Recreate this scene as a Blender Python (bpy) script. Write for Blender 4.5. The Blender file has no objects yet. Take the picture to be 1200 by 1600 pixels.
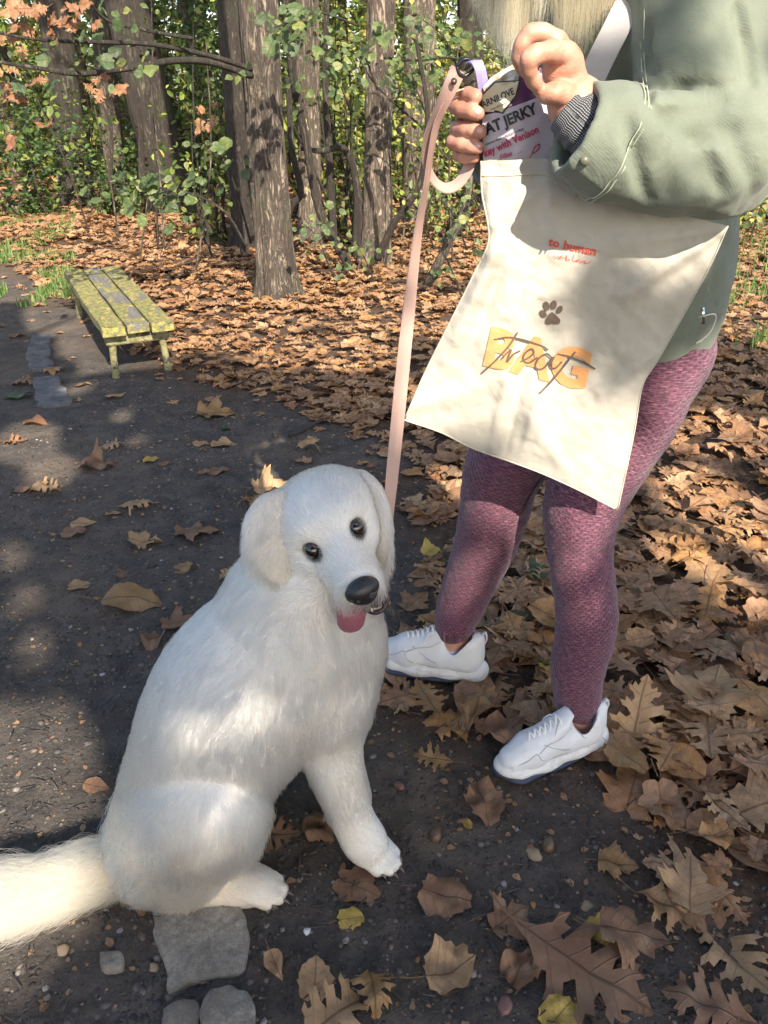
import bpy, bmesh, math, random
import numpy as np
from mathutils import Vector, Matrix, geometry, noise

random.seed(7)
rng = np.random.default_rng(7)
sc = bpy.context.scene
col = sc.collection

# ---------------------------------------------------------------- camera, sky, sun, exposure
CAM_H, PITCH, FPX = 1.35, math.radians(29.0), 1200.0
cam_d = bpy.data.cameras.new('camera')
cam = bpy.data.objects.new('camera', cam_d)
col.objects.link(cam)
cam.location = (0, 0, CAM_H)
cam.rotation_euler = (math.pi / 2 - PITCH, 0, 0)
cam_d.sensor_fit = 'VERTICAL'
cam_d.sensor_height = 24.0
cam_d.lens = 24.0 * FPX / 1600.0
cam_d.clip_start = 0.02
cam_d.clip_end = 3000
sc.camera = cam
sc.render.resolution_x, sc.render.resolution_y = 768, 1024

SUN_EL, SUN_AZ = math.radians(36), math.radians(20)      # azimuth: from straight behind the camera towards the right
SUN_DIR = Vector((math.cos(SUN_EL) * math.sin(SUN_AZ), -math.cos(SUN_EL) * math.cos(SUN_AZ), math.sin(SUN_EL)))
sun_d = bpy.data.lights.new('sun', 'SUN')
sun_d.energy = 5.0
sun_d.angle = math.radians(0.55)
sun_d.color = (1.0, 0.89, 0.74)
sun = bpy.data.objects.new('sun', sun_d)
col.objects.link(sun)
sun.rotation_euler = SUN_DIR.to_track_quat('Z', 'Y').to_euler()
sun.location = SUN_DIR * 50

world = bpy.data.worlds.new('World')
sc.world = world
world.use_nodes = True
wn, wl = world.node_tree.nodes, world.node_tree.links
wn.clear()
sky = wn.new('ShaderNodeTexSky')
sky.sky_type = 'NISHITA'
sky.sun_disc = False
sky.sun_elevation = SUN_EL
sky.sun_rotation = math.atan2(SUN_DIR.x, SUN_DIR.y)
sky.dust_density = 2.0
sky.ozone_density = 0.8
bg = wn.new('ShaderNodeBackground')
bg.inputs['Strength'].default_value = 0.14
wo = wn.new('ShaderNodeOutputWorld')
wl.new(sky.outputs[0], bg.inputs['Color'])
wl.new(bg.outputs[0], wo.inputs['Surface'])

sc.view_settings.view_transform = 'Standard'
sc.view_settings.look = 'None'
sc.view_settings.gamma = 1.0
sc.view_settings.use_curve_mapping = False
sc.view_settings.exposure = 1.24
sc.render.engine = 'CYCLES'
sc.cycles.use_denoising = True
sc.cycles.max_bounces = 8
sc.cycles.diffuse_bounces = 4
sc.cycles.glossy_bounces = 3
sc.cycles.transmission_bounces = 6
sc.cycles.transparent_max_bounces = 8
sc.cycles.sample_clamp_indirect = 6.0

# ---------------------------------------------------------------- geometry helpers
CF = Vector((0, math.cos(PITCH), -math.sin(PITCH)))
CU = Vector((0, math.sin(PITCH), math.cos(PITCH)))
CR = Vector((1, 0, 0))
CAM = Vector((0, 0, CAM_H))

def ray(px, py):
    return CF + CR * ((px - 600) / FPX) + CU * ((800 - py) / FPX)

def PY(px, py, y):                      # the point seen at that pixel in the vertical plane y
    r = ray(px, py)
    return CAM + r * (y / r.y)

def PZ(px, py, z=0.0):                  # the point seen at that pixel at height z
    r = ray(px, py)
    return CAM + r * ((z - CAM_H) / r.z)

def PD(px, py, d):                      # the point seen at that pixel at depth d
    return CAM + ray(px, py) * d

def tag(o, label=None, cat=None, group=None, kind=None):
    if label: o['label'] = label
    if cat: o['category'] = cat
    if group: o['group'] = group
    if kind: o['kind'] = kind
    return o

def empty(name, loc=(0, 0, 0), label=None, cat=None, group=None, rz=0.0):
    o = bpy.data.objects.new(name, None)
    col.objects.link(o)
    o.empty_display_size = 0.05
    o.location = loc
    o.rotation_euler = (0, 0, rz)
    tag(o, label, cat, group)
    return o

def put(name, data, mat=None, parent=None, smooth=True):
    """links data as one object; world-space data under a parent keeps its place"""
    o = bpy.data.objects.new(name, data)
    col.objects.link(o)
    if mat is not None:
        data.materials.clear() if hasattr(data.materials, 'clear') else None
        data.materials.append(mat)
    if parent is not None:
        o.parent = parent
        m = Matrix.Translation(parent.location) @ parent.rotation_euler.to_matrix().to_4x4()
        if parent.parent is not None:
            q = parent.parent
            m = Matrix.Translation(q.location) @ q.rotation_euler.to_matrix().to_4x4() @ parent.matrix_parent_inverse @ m
        o.matrix_parent_inverse = m.inverted()
    return o

def me_from(v, f, name='m', smooth=True):
    me = bpy.data.meshes.new(name)
    v = np.asarray(v, dtype=np.float32).reshape(-1, 3)
    if isinstance(f, np.ndarray) and f.ndim == 2:
        n, k = f.shape
        me.vertices.add(len(v)); me.vertices.foreach_set('co', v.ravel())
        me.loops.add(n * k); me.loops.foreach_set('vertex_index', f.astype(np.int32).ravel())
        me.polygons.add(n); me.polygons.foreach_set('loop_start', np.arange(0, n * k, k, dtype=np.int32))
        me.update(calc_edges=True)
    else:
        me.from_pydata([tuple(map(float, p)) for p in v], [], [tuple(map(int, q)) for q in f])
        me.update()
    if smooth:
        me.polygons.foreach_set('use_smooth', np.ones(len(me.polygons), dtype=bool))
    return me

def fattr(me, name, vals):
    a = me.attributes.new(name, 'FLOAT', 'POINT')
    a.data.foreach_set('value', np.asarray(vals, dtype=np.float32))

def cattr(me, name, vals):
    a = me.attributes.new(name, 'FLOAT_COLOR', 'POINT')
    c = np.ones((len(vals), 4), dtype=np.float32); c[:, :3] = vals
    a.data.foreach_set('color', c.ravel())

def uvattr(me, uv_per_vert):
    layer = me.uv_layers.new(name='UVMap')
    li = np.empty(len(me.loops), dtype=np.int32); me.loops.foreach_get('vertex_index', li)
    layer.data.foreach_set('uv', np.asarray(uv_per_vert, dtype=np.float32)[li].ravel())

# value noise, vectorised
def _h(ix, iy, iz, s):
    n = (ix * 374761393 + iy * 668265263 + iz * 2147483647 + s * 1274126177) & 0xffffffff
    n = ((n ^ (n >> 13)) * 1274126177) & 0xffffffff
    n = (n ^ (n >> 16)) & 0xffffffff
    return n.astype(np.float64) / 4294967295.0

def vnoise(x, y, z=0.0, s=0):
    x, y, z = np.broadcast_arrays(np.asarray(x, float), np.asarray(y, float), np.asarray(z, float))
    ix, iy, iz = np.floor(x), np.floor(y), np.floor(z)
    fx, fy, fz = x - ix, y - iy, z - iz
    ix, iy, iz = ix.astype(np.int64), iy.astype(np.int64), iz.astype(np.int64)
    fx, fy, fz = [t * t * (3 - 2 * t) for t in (fx, fy, fz)]
    r = 0
    for a in (0, 1):
        for b in (0, 1):
            for c in (0, 1):
                w = (fx if a else 1 - fx) * (fy if b else 1 - fy) * (fz if c else 1 - fz)
                r = r + w * _h(ix + a, iy + b, iz + c, s)
    return r * 2 - 1

def fbm(x, y, z=0.0, s=0, o=4):
    r, a = 0, 1.0
    for i in range(o):
        r = r + a * vnoise(np.asarray(x) * 2 ** i, np.asarray(y) * 2 ** i, np.asarray(z) * 2 ** i, s + i)
        a *= 0.5
    return r

def catmull(pts, n):
    """resample a chain of tuples (any length) with n steps per segment"""
    P = np.array(pts, float)
    Q = np.vstack([2 * P[0] - P[1], P, 2 * P[-1] - P[-2]])
    out = []
    for i in range(1, len(Q) - 2):
        for k in range(n):
            t = k / n
            a, b, c, d = Q[i - 1], Q[i], Q[i + 1], Q[i + 2]
            out.append(0.5 * ((2 * b) + (-a + c) * t + (2 * a - 5 * b + 4 * c - d) * t * t + (-a + 3 * b - 3 * c + d) * t ** 3))
    out.append(P[-1])
    return np.array(out)

def tube(path, radii, seg=8, cap=True, squash=None, up=None):
    """verts, faces, uv of a tube; squash scales the second cross-section axis"""
    P = np.asarray(path, float); n = len(P)
    radii = np.broadcast_to(np.asarray(radii, float), (n,))
    T = np.gradient(P, axis=0); T /= np.linalg.norm(T, axis=1)[:, None] + 1e-12
    ref = np.array(up if up is not None else (0, 0, 1.0))
    if abs(T[0] @ ref) > 0.95 and up is None: ref = np.array((1.0, 0, 0))
    N = np.empty_like(P)
    a = np.cross(T[0], ref); a /= np.linalg.norm(a); N[0] = a
    for i in range(1, n):
        a = N[i - 1] - T[i] * (N[i - 1] @ T[i]); N[i] = a / (np.linalg.norm(a) + 1e-12)
    B = np.cross(T, N)
    th = np.linspace(0, 2 * np.pi, seg, endpoint=False)
    sq = 1.0 if squash is None else squash
    V = P[:, None, :] + radii[:, None, None] * (np.cos(th)[None, :, None] * N[:, None, :] + sq * np.sin(th)[None, :, None] * B[:, None, :])
    V = V.reshape(-1, 3)
    i = np.arange(n - 1)[:, None] * seg; j = np.arange(seg)[None, :]; j2 = (j + 1) % seg
    F = np.stack([i + j, i + j2, i + seg + j2, i + seg + j], -1).reshape(-1, 4)
    F = [tuple(q) for q in F]
    if cap:
        F.append(tuple(range(seg))[::-1]); F.append(tuple(range((n - 1) * seg, n * seg)))
    return V, F

class MB:
    """collects pieces into one mesh"""
    def __init__(s): s.v, s.f, s.n, s.t = [], [], 0, []
    def add(s, v, f, tint=0.0):
        v = np.asarray(v, float).reshape(-1, 3)
        s.f += [tuple(int(i) + s.n for i in q) for q in f]
        s.v.append(v); s.n += len(v); s.t.append(np.full(len(v), tint))
    def mesh(s, name='m', smooth=True):
        me = me_from(np.vstack(s.v), s.f, name, smooth)
        fattr(me, 'tint', np.concatenate(s.t))
        return me

def box_vf(c, sx, sy, sz, rot=None, bev=0.0):
    bm = bmesh.new(); bmesh.ops.create_cube(bm, size=1)
    for v in bm.verts: v.co = Vector((v.co.x * sx, v.co.y * sy, v.co.z * sz))
    if bev: bmesh.ops.bevel(bm, geom=list(bm.edges), offset=bev, segments=2, affect='EDGES')
    M = Matrix.Translation(c) @ (rot.to_4x4() if rot is not None else Matrix())
    V = [tuple(M @ v.co) for v in bm.verts]; bm.verts.index_update()
    F = [tuple(v.index for v in f.verts) for f in bm.faces]
    bm.free()
    return V, F

# ---------------------------------------------------------------- signed distance sculpting
class SDF:
    def __init__(s, lo, hi, h):
        s.lo = np.array(lo, float); s.h = h
        s.n = np.maximum(2, np.ceil((np.array(hi, float) - s.lo) / h).astype(int) + 1)
        s.F = np.full(s.n, 10.0, dtype=np.float32)
    def _reg(s, lo, hi):
        a = np.clip(np.floor((lo - s.lo) / s.h).astype(int), 0, s.n)
        b = np.clip(np.ceil((hi - s.lo) / s.h).astype(int) + 1, 0, s.n)
        if np.any(b <= a): return None
        sl = tuple(slice(a[i], b[i]) for i in range(3))
        g = [s.lo[i] + s.h * np.arange(a[i], b[i]) for i in range(3)]
        X = np.meshgrid(*g, indexing='ij', sparse=True)
        return sl, X
    def _op(s, sl, D, k, mode):
        A = s.F[sl]
        if mode == 'add':
            h = np.maximum(k - np.abs(A - D), 0) / max(k, 1e-9)
            s.F[sl] = np.minimum(A, D) - h * h * k * 0.25
        else:
            D = -D
            h = np.maximum(k - np.abs(A - D), 0) / max(k, 1e-9)
            s.F[sl] = np.maximum(A, D) + h * h * k * 0.25
    def cone(s, a, b, ra, rb, k=0.02, mode='add', sq=None):
        """tapered capsule; sq=(axis, factor) flattens it along an axis"""
        a, b = np.array(a, float), np.array(b, float)
        m = max(ra, rb) * (1 if sq is None else max(1, sq[1])) + k + 2 * s.h
        r = s._reg(np.minimum(a, b) - m, np.maximum(a, b) + m)
        if r is None: return
        sl, (X, Y, Z) = r
        d = b - a; L = d @ d + 1e-12
        px, py, pz = X - a[0], Y - a[1], Z - a[2]
        t = np.clip((px * d[0] + py * d[1] + pz * d[2]) / L, 0, 1)
        qx, qy, qz = px - t * d[0], py - t * d[1], pz - t * d[2]
        if sq is not None:
            ax = np.array(sq[0], float); ax /= np.linalg.norm(ax)
            w = qx * ax[0] + qy * ax[1] + qz * ax[2]
            e = 1.0 / sq[1] - 1.0
            qx, qy, qz = qx + w * e * ax[0], qy + w * e * ax[1], qz + w * e * ax[2]
            D = (np.sqrt(qx * qx + qy * qy + qz * qz) - (ra + (rb - ra) * t)) * min(1, sq[1])
        else:
            D = np.sqrt(qx * qx + qy * qy + qz * qz) - (ra + (rb - ra) * t)
        s._op(sl, D, k, mode)
    def ell(s, c, R, k=0.02, rot=None, mode='add'):
        c, R = np.array(c, float), np.array(R, float)
        m = R.max() + k + 2 * s.h
        r = s._reg(c - m, c + m)
        if r is None: return
        sl, (X, Y, Z) = r
        P = np.stack(np.broadcast_arrays(X - c[0], Y - c[1], Z - c[2]), -1)
        if rot is not None: P = P @ np.array(rot, float)      # columns of rot are the local axes
        k0 = np.sqrt(((P / R) ** 2).sum(-1)); k1 = np.sqrt(((P / R ** 2) ** 2).sum(-1)) + 1e-9
        s._op(sl, k0 * (k0 - 1) / k1, k, mode)
    def chain(s, pts, k=0.01, n=6, mode='add', sq=None):
        C = catmull(pts, n)
        for p, q in zip(C[:-1], C[1:]): s.cone(p[:3], q[:3], max(p[3], 1e-4), max(q[3], 1e-4), k, mode, sq)
    def displace(s, fn, band):
        """adds fn(x,y,z) to the field close to the surface"""
        idx = np.nonzero(np.abs(s.F) < band)
        p = [s.lo[i] + s.h * idx[i] for i in range(3)]
        s.F[idx] += fn(*p)
    def mesh(s, smooth_it=2):
        F = s.F; S = F < 0; n = np.array(F.shape); cn = n - 1
        tot = int(np.prod(cn)); acc = np.zeros((3, tot)); cnt = np.zeros(tot)
        quads = []
        for ax in range(3):
            sl0 = [slice(None)] * 3; sl1 = [slice(None)] * 3
            sl0[ax] = slice(0, -1); sl1[ax] = slice(1, None)
            A, B = F[tuple(sl0)], F[tuple(sl1)]
            I = np.nonzero(S[tuple(sl0)] != S[tuple(sl1)])
            if len(I[0]) == 0: continue
            a, b = A[I].astype(float), B[I].astype(float)
            t = np.clip(a / (a - b), 0.02, 0.98)
            P = [s.lo[i] + s.h * (I[i] + (t if i == ax else 0)) for i in range(3)]
            o1, o2 = (ax + 1) % 3, (ax + 2) % 3
            cells, ok = [], np.ones(len(t), bool)
            for d1, d2 in ((-1, -1), (0, -1), (0, 0), (-1, 0)):
                c = [I[0].copy(), I[1].copy(), I[2].copy()]
                c[o1] = c[o1] + d1; c[o2] = c[o2] + d2
                good = (c[o1] >= 0) & (c[o1] < cn[o1]) & (c[o2] >= 0) & (c[o2] < cn[o2])
                ok &= good
                lin = (c[0] * cn[1] + c[1]) * cn[2] + c[2]
                lin = np.where(good, lin, 0)
                w = good.astype(float)
                for i in range(3): acc[i] += np.bincount(lin, P[i] * w, tot)
                cnt += np.bincount(lin, w, tot)
                cells.append(lin)
            q = np.stack(cells, -1)
            neg = a < 0
            q = np.where(neg[:, None], q, q[:, ::-1])
            quads.append(q[ok])
        used = np.nonzero(cnt > 0)[0]
        mp = np.full(tot, -1, dtype=np.int64); mp[used] = np.arange(len(used))
        V = (acc[:, used] / cnt[used]).T
        Q = mp[np.vstack(quads)]
        Q = Q[(Q >= 0).all(1)]
        for _ in range(smooth_it):
            ac = np.zeros_like(V); ct = np.zeros(len(V))
            for i in range(4):
                u, w = Q[:, i], Q[:, (i + 1) % 4]
                for j in range(3):
                    ac[:, j] += np.bincount(u, V[w, j], len(V)) + np.bincount(w, V[u, j], len(V))
                ct += np.bincount(u, minlength=len(V)) + np.bincount(w, minlength=len(V))
            V = 0.5 * V + 0.5 * ac / np.maximum(ct, 1)[:, None]
        return V, Q

def vnormals(V, Q):
    fn = np.cross(V[Q[:, 2]] - V[Q[:, 0]], V[Q[:, 3]] - V[Q[:, 1]])
    N = np.zeros_like(V)
    for i in range(4):
        for j in range(3): N[:, j] += np.bincount(Q[:, i], fn[:, j], len(V))
    return N / (np.linalg.norm(N, axis=1)[:, None] + 1e-12)

# ---------------------------------------------------------------- materials
def mat(name, build=None, color=(0.5, 0.5, 0.5), rough=0.6, **kw):
    m = bpy.data.materials.new(name); m.use_nodes = True
    nt = m.node_tree; b = nt.nodes['Principled BSDF']
    b.inputs['Base Color'].default_value = (*color, 1); b.inputs['Roughness'].default_value = rough
    for k, v in kw.items():
        b.inputs[k.replace('_', ' ')].default_value = v
    if build: build(nt, b)
    return m

class NT:
    """short-hand for node building"""
    def __init__(s, nt): s.nt = nt; s.N = nt.nodes; s.L = nt.links
    def n(s, t, **kw):
        o = s.N.new('ShaderNode' + t)
        for k, v in kw.items():
            if k in o.inputs.keys(): s.i(o, k, v)
            else: setattr(o, k, v)
        return o
    def i(s, node, key, v):
        if hasattr(v, 'is_linked') or isinstance(v, bpy.types.NodeSocket): s.L.new(v, node.inputs[key])
        else: node.inputs[key].default_value = v
    def coord(s, w='Object'): return s.n('TexCoord').outputs[w]
    def attr(s, name, out='Fac'): 
        a = s.n('Attribute'); a.attribute_name = name; return a.outputs[out]
    def map(s, vec, scale=(1, 1, 1), loc=(0, 0, 0), rot=(0, 0, 0)):
        m = s.n('Mapping'); s.L.new(vec, m.inputs['Vector'])
        m.inputs['Scale'].default_value = scale; m.inputs['Location'].default_value = loc; m.inputs['Rotation'].default_value = rot
        return m.outputs[0]
    def noise(s, vec, scale=5, detail=4, rough=0.5, dist=0.0, out='Fac'):
        m = s.n('TexNoise'); s.L.new(vec, m.inputs['Vector'])
        m.inputs['Scale'].default_value = scale; m.inputs['Detail'].default_value = detail
        m.inputs['Roughness'].default_value = rough; m.inputs['Distortion'].default_value = dist
        return m.outputs[out]
    def vor(s, vec, scale=5, feature='F1', out='Distance', rnd=1.0):
        m = s.n('TexVoronoi'); m.feature = feature; s.L.new(vec, m.inputs['Vector'])
        m.inputs['Scale'].default_value = scale; m.inputs['Randomness'].default_value = rnd
        return m.outputs[out]
    def ramp(s, fac, stops, interp='LINEAR'):
        r = s.n('ValToRGB'); s.L.new(fac, r.inputs[0]); r.color_ramp.interpolation = interp
        e = r.color_ramp.elements
        while len(e) > 1: e.remove(e[-1])
        for k, (p, c) in enumerate(stops):
            c = (c, c, c) if isinstance(c, (int, float)) else c
            x = e[0] if k == 0 else e.new(p)
            x.position = p; x.color = (*c, 1)
        return r.outputs[0]
    def mix(s, fac, a, b, mode='MIX'):
        m = s.n('Mix'); m.data_type = 'RGBA'; m.blend_type = mode
        for k, v in ((0, fac), (6, a), (7, b)):
            if isinstance(v, bpy.types.NodeSocket): s.L.new(v, m.inputs[k])
            elif k == 0: m.inputs[0].default_value = v
            else: m.inputs[k].default_value = (*v, 1) if len(v) == 3 else v
        return m.outputs[2]
    def math(s, op, a, b=0.0, c=0.0):
        m = s.n('Math'); m.operation = op
        for k, v in enumerate((a, b, c)):
            if isinstance(v, bpy.types.NodeSocket): s.L.new(v, m.inputs[k])
            else: m.inputs[k].default_value = v
        return m.outputs[0]
    def bump(s, h, strength=0.3, dist=0.01, normal=None):
        b = s.n('Bump'); s.L.new(h, b.inputs['Height'])
        b.inputs['Strength'].default_value = strength; b.inputs['Distance'].default_value = dist
        if normal is not None: s.L.new(normal, b.inputs['Normal'])
        return b.outputs[0]
    def sep(s, vec):
        m = s.n('SeparateXYZ'); s.L.new(vec, m.inputs[0]); return m.outputs
# ================================================================ ground
edge_px = [(-200, 330), (20, 425), (95, 468), (140, 503), (185, 540), (290, 590), (400, 612), (500, 655), (590, 700), (640, 760), (655, 860), (635, 960), (595, 1050), (640, 1120), (735, 1175), (800, 1225), (900, 1250), (985, 1295), (1005, 1370), (1060, 1440), (1215, 1500), (1500, 1620)]
EDGE = np.array([tuple(PZ(a, b))[:2] for a, b in edge_px])
POLY = np.vstack([EDGE, [(6, .4), (60, 0), (60, 90), (-90, 90), (-60, 22)]])
def litter_dist(x, y):
    """signed distance to the edge of the leaf litter, positive inside it"""
    x, y = np.asarray(x, float), np.asarray(y, float)
    d = np.full(x.shape, 1e9); inside = np.zeros(x.shape, bool)
    n = len(POLY)
    for i in range(n):
        a, b = POLY[i], POLY[(i + 1) % n]
        e = b - a
        t = np.clip(((x - a[0]) * e[0] + (y - a[1]) * e[1]) / (e @ e), 0, 1)
        if i < len(EDGE) - 1: d = np.minimum(d, np.hypot(x - a[0] - t * e[0], y - a[1] - t * e[1]))
        c = ((a[1] > y) != (b[1] > y)) & (x < (b[0] - a[0]) * (y - a[1]) / (b[1] - a[1] + 1e-12) + a[0])
        inside ^= c
    return np.where(inside, d, -d)
def ground_z(x, y):
    x, y = np.asarray(x, float), np.asarray(y, float)
    r = np.hypot(x, y)
    far = np.clip((r - 3) / 6, 0, 1)
    z = .05 * far * fbm(x * .5, y * .5, 0, 40, 3)
    z = z + .006 * fbm(x * 3.1, y * 3.1, 0, 41, 2)
    z = z + .0045 * fbm(x * 14, y * 14, 0, 42, 3) * np.clip(1.5 - r / 8, 0, 1)
    z = z + .012 * np.clip(litter_dist(x, y) / .5, 0, 1)
    return z - .002
def steps(near_lo, near_hi, h, far_lo, far_hi, g=1.09):
    a = list(np.arange(near_lo, near_hi + h, h)); s = h
    while a[-1] < far_hi: s *= g; a.append(a[-1] + s)
    s = h
    while a[0] > far_lo: s *= g; a.insert(0, a[0] - s)
    return np.array(a)
gx, gy = steps(-1.6, 1.5, .0125, -400, 400), steps(.45, 3.4, .0125, -60, 700)
GX, GY = np.meshgrid(gx, gy, indexing='ij')
GZ = ground_z(GX, GY)
near = (np.hypot(GX, GY - 1) < 4.5)
GZ[near] += .0035 * vnoise(GX[near] * 42, GY[near] * 42, 0, 50) + .0022 * vnoise(GX[near] * 75, GY[near] * 75, 0, 51)
LD = litter_dist(GX, GY)
nx, ny = GX.shape
ii = (np.arange(nx - 1)[:, None] * ny + np.arange(ny - 1)[None, :]).ravel()
gf = np.stack([ii, ii + ny, ii + ny + 1, ii + 1], -1)
gme = me_from(np.stack([GX, GY, GZ], -1).reshape(-1, 3), gf, 'ground')
fattr(gme, 'litter', np.clip(LD.ravel() * 2.5 + .5 + .5 * fbm(GX.ravel() * 2, GY.ravel() * 2, 0, 61, 3), 0, 1))
def m_ground(nt, b):
    n = NT(nt); o = n.coord('Object')
    big = n.noise(o, 1.3, 5, .6); fine = n.noise(o, 95, 5, .7); mid = n.noise(o, 11, 5, .65)
    stones = n.vor(o, 120, 'F1'); stc = n.vor(o, 120, 'F1', 'Color'); st2 = n.vor(o, 58, 'F1'); st2c = n.vor(o, 58, 'F1', 'Color')
    dirt = n.ramp(mid, [(.30, (.030, .025, .023)), (.5, (.062, .051, .043)), (.72, (.120, .095, .074))])
    dirt = n.mix(n.ramp(big, [(.48, 0.0), (.68, .55)]), dirt, (.195, .140, .098))
    dirt = n.mix(n.math('MULTIPLY', n.ramp(fine, [(.45, 0.0), (.75, 1.0)]), .5), dirt, (.13, .115, .10))
    h = n.sep(stc); pick = n.ramp(h[0], [(.66, 0.0), (.70, 1.0)])
    grain = n.math('MULTIPLY', pick, n.ramp(stones, [(.28, 1.0), (.42, 0.0)]))
    gcol = n.ramp(h[1], [(0, (.035, .033, .034)), (.45, (.075, .068, .062)), (.75, (.14, .11, .085)), (.93, (.22, .19, .16)), (1, (.33, .31, .29))])
    dirt = n.mix(grain, dirt, gcol)
    h2 = n.sep(st2c); pick2 = n.ramp(h2[0], [(.80, 0.0), (.84, 1.0)])
    grain2 = n.math('MULTIPLY', pick2, n.ramp(st2, [(.25, 1.0), (.40, 0.0)]))
    dirt = n.mix(grain2, dirt, n.ramp(h2[1], [(0, (.045, .042, .042)), (.6, (.10, .085, .072)), (1, (.19, .16, .13))]))
    lit = n.ramp(n.noise(o, 26, 4, .6), [(.3, (.035, .020, .012)), (.55, (.085, .047, .025)), (.75, (.15, .085, .045))])
    c = n.mix(n.attr('litter'), dirt, lit)
    nt.links.new(c, b.inputs['Base Color'])
    hh = n.math('ADD', n.math('MULTIPLY', grain, .5), n.math('ADD', n.math('MULTIPLY', grain2, .9), n.math('MULTIPLY', fine, .9)))
    nt.links.new(n.bump(hh, 1.0, .010), b.inputs['Normal'])
M_ground = mat('packed_dark_dirt', m_ground, rough=.92)
tag(put('ground', gme, M_ground), kind='structure')

# ================================================================ leaves
def outline(kind, r):
    """closed outline in (u along the midrib, v across), length 1"""
    if kind == 'oak':
        side = []
        for sgn in (1, -1):
            p = [(0.0, .012)]
            k = 4; base = .13 + .03 * r.random()
            for i in range(k):
                t = base + i * (.74 / k) + .03 * r.normal() * .4
                w = (.26, .43, .38, .24)[i] * (1 + .12 * r.normal())
                sw = (.075, .10, .085, .075)[i] * (1 + .3 * r.random())
                p += [(t, sw), (t + .075, w * .62), (t + .085, w * .86), (t + .155, w), (t + .145, w * .74), (t + .205, w * .70), (t + .160, w * .42)]
            p += [(.93, .06), (.955, .085)]
            side.append([(a, b * sgn) for a, b in p])
        return side[0] + [(1.04, 0)] + side[1][::-1]
    if kind == 'maple':
        side = []
        for sgn in (1, -1):
            p = [(0, .015), (-.03, .16), (.02, .30), (.10, .27), (.16, .33), (.20, .26), (.30, .40), (.42, .58), (.45, .47), (.56, .50), (.52, .38), (.58, .30), (.55, .20), (.68, .24), (.80, .27), (.80, .18), (.90, .13)]
            side.append([(a + .012 * r.normal(), b * sgn * (1 + .06 * r.normal())) for a, b in p])
        return side[0] + [(1.05, 0)] + side[1][::-1]
    if kind == 'round':
        th_ = np.linspace(0, 2 * np.pi, 30, endpoint=False); out = []
        for t in th_[::-1]:
            rr = .45 * (1 + .07 * r.normal() + .16 * math.exp(-((abs(math.pi - t)) / .35) ** 2) - .10 * math.exp(-(min(t, 2 * math.pi - t) / .3) ** 2))
            out.append((.5 - rr * math.cos(t) * (1.05), rr * math.sin(t) * .92))
        return out
    if kind == 'ovate':
        out = []
        for sgn in (1, -1):
            p = [(0, .02), (.06, .17), (.2, .27), (.38, .31), (.55, .28), (.7, .21), (.85, .11), (.94, .05)]
            out.append([(a, b * sgn * (1 + .05 * r.normal())) for a, b in p])
        return out[0] + [(1.05, 0)] + out[1][::-1]
    if kind == 'broad':
        out = []
        for sgn in (1, -1):
            p = [(0, .02), (.05, .12), (.13, .22), (.22, .25), (.30, .27), (.34, .25), (.46, .285), (.52, .27), (.62, .255), (.69, .21), (.74, .23), (.80, .15), (.9, .10)]
            out.append([(a, b * sgn * (1 + .06 * r.normal())) for a, b in p])
        return out[0] + [(1.03, 0)] + out[1][::-1]

def leaf_vf(kind, r, curl=1.0, grid=.13, stem=True):
    o = outline(kind, r)
    pts = [Vector(p) for p in o]; n = len(pts)
    edges = [(i, (i + 1) % n) for i in range(n)]
    extra = []
    for u in np.arange(.08, 1.0, grid):
        extra.append(Vector((u, 0)))
        for v in np.arange(grid, .5, grid):
            for s_ in (-1, 1): extra.append(Vector((u + .01 * r.normal(), v * s_)))
    # keep interior points only
    def inside(p):
        c = False
        for i in range(n):
            a, b_ = pts[i], pts[(i + 1) % n]
            if (a.y > p.y) != (b_.y > p.y) and p.x < (b_.x - a.x) * (p.y - a.y) / (b_.y - a.y) + a.x: c = not c
        return c
    extra = [p for p in extra if inside(p) and min((p - q).length for q in pts) > grid * .33]
    vv, ee, ff, *_ = geometry.delaunay_2d_cdt(pts + extra, edges, [list(range(n))], 1, 1e-5)
    V = np.array([(p.x, p.y, 0) for p in vv]); UV = V[:, :2].copy()
    u, v = V[:, 0], V[:, 1]
    c1, c2, c3, c4 = r.normal(size=4); ph = r.random() * 6
    z = curl * ((.20 + .35 * c1) * v * v * 1.1 + .22 * c2 * (u - .5) ** 2 + .10 * c3 * (u - .5) * v + .045 * np.sin(u * 9 + ph) * (np.abs(v) * 3) + .03 * np.sin(v * 14 + ph * 2 + u * 5))
    z += curl * .05 * vnoise(u * 5, v * 5, ph, 7) + max(curl - 1, 0) * .07 * vnoise(u * 7, v * 7, ph, 9) - .02 * curl * np.exp(-(v / .05) ** 2)
    # edges roll up or down
    e = np.clip(np.abs(v) - .22, 0, 1); z += curl * .8 * c4 * e * e
    V[:, 2] = z
    V[:, 0] *= 1 - .06 * curl * abs(c2)
    F = [tuple(f) for f in ff if len(f) >= 3]
    if stem:
        z0 = z[np.argmin(u ** 2 + v ** 2)]
        k = len(V); L = .22 + .15 * r.random(); bx = .08 * r.normal()
        V = np.vstack([V, [(.02, -.010, z0), (.02, .010, z0), (-L * .5, -.009 + bx * .4, z0 + .02), (-L * .5, .009 + bx * .4, z0 + .02), (-L, -.010 + bx, z0 + .05), (-L, .012 + bx, z0 + .05)]])
        UV = np.vstack([UV, [(0, 0)] * 6]); F += [(k, k + 2, k + 3, k + 1), (k + 2, k + 4, k + 5, k + 3)]
    V[:, 0] -= .5
    return V, F, UV

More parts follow.
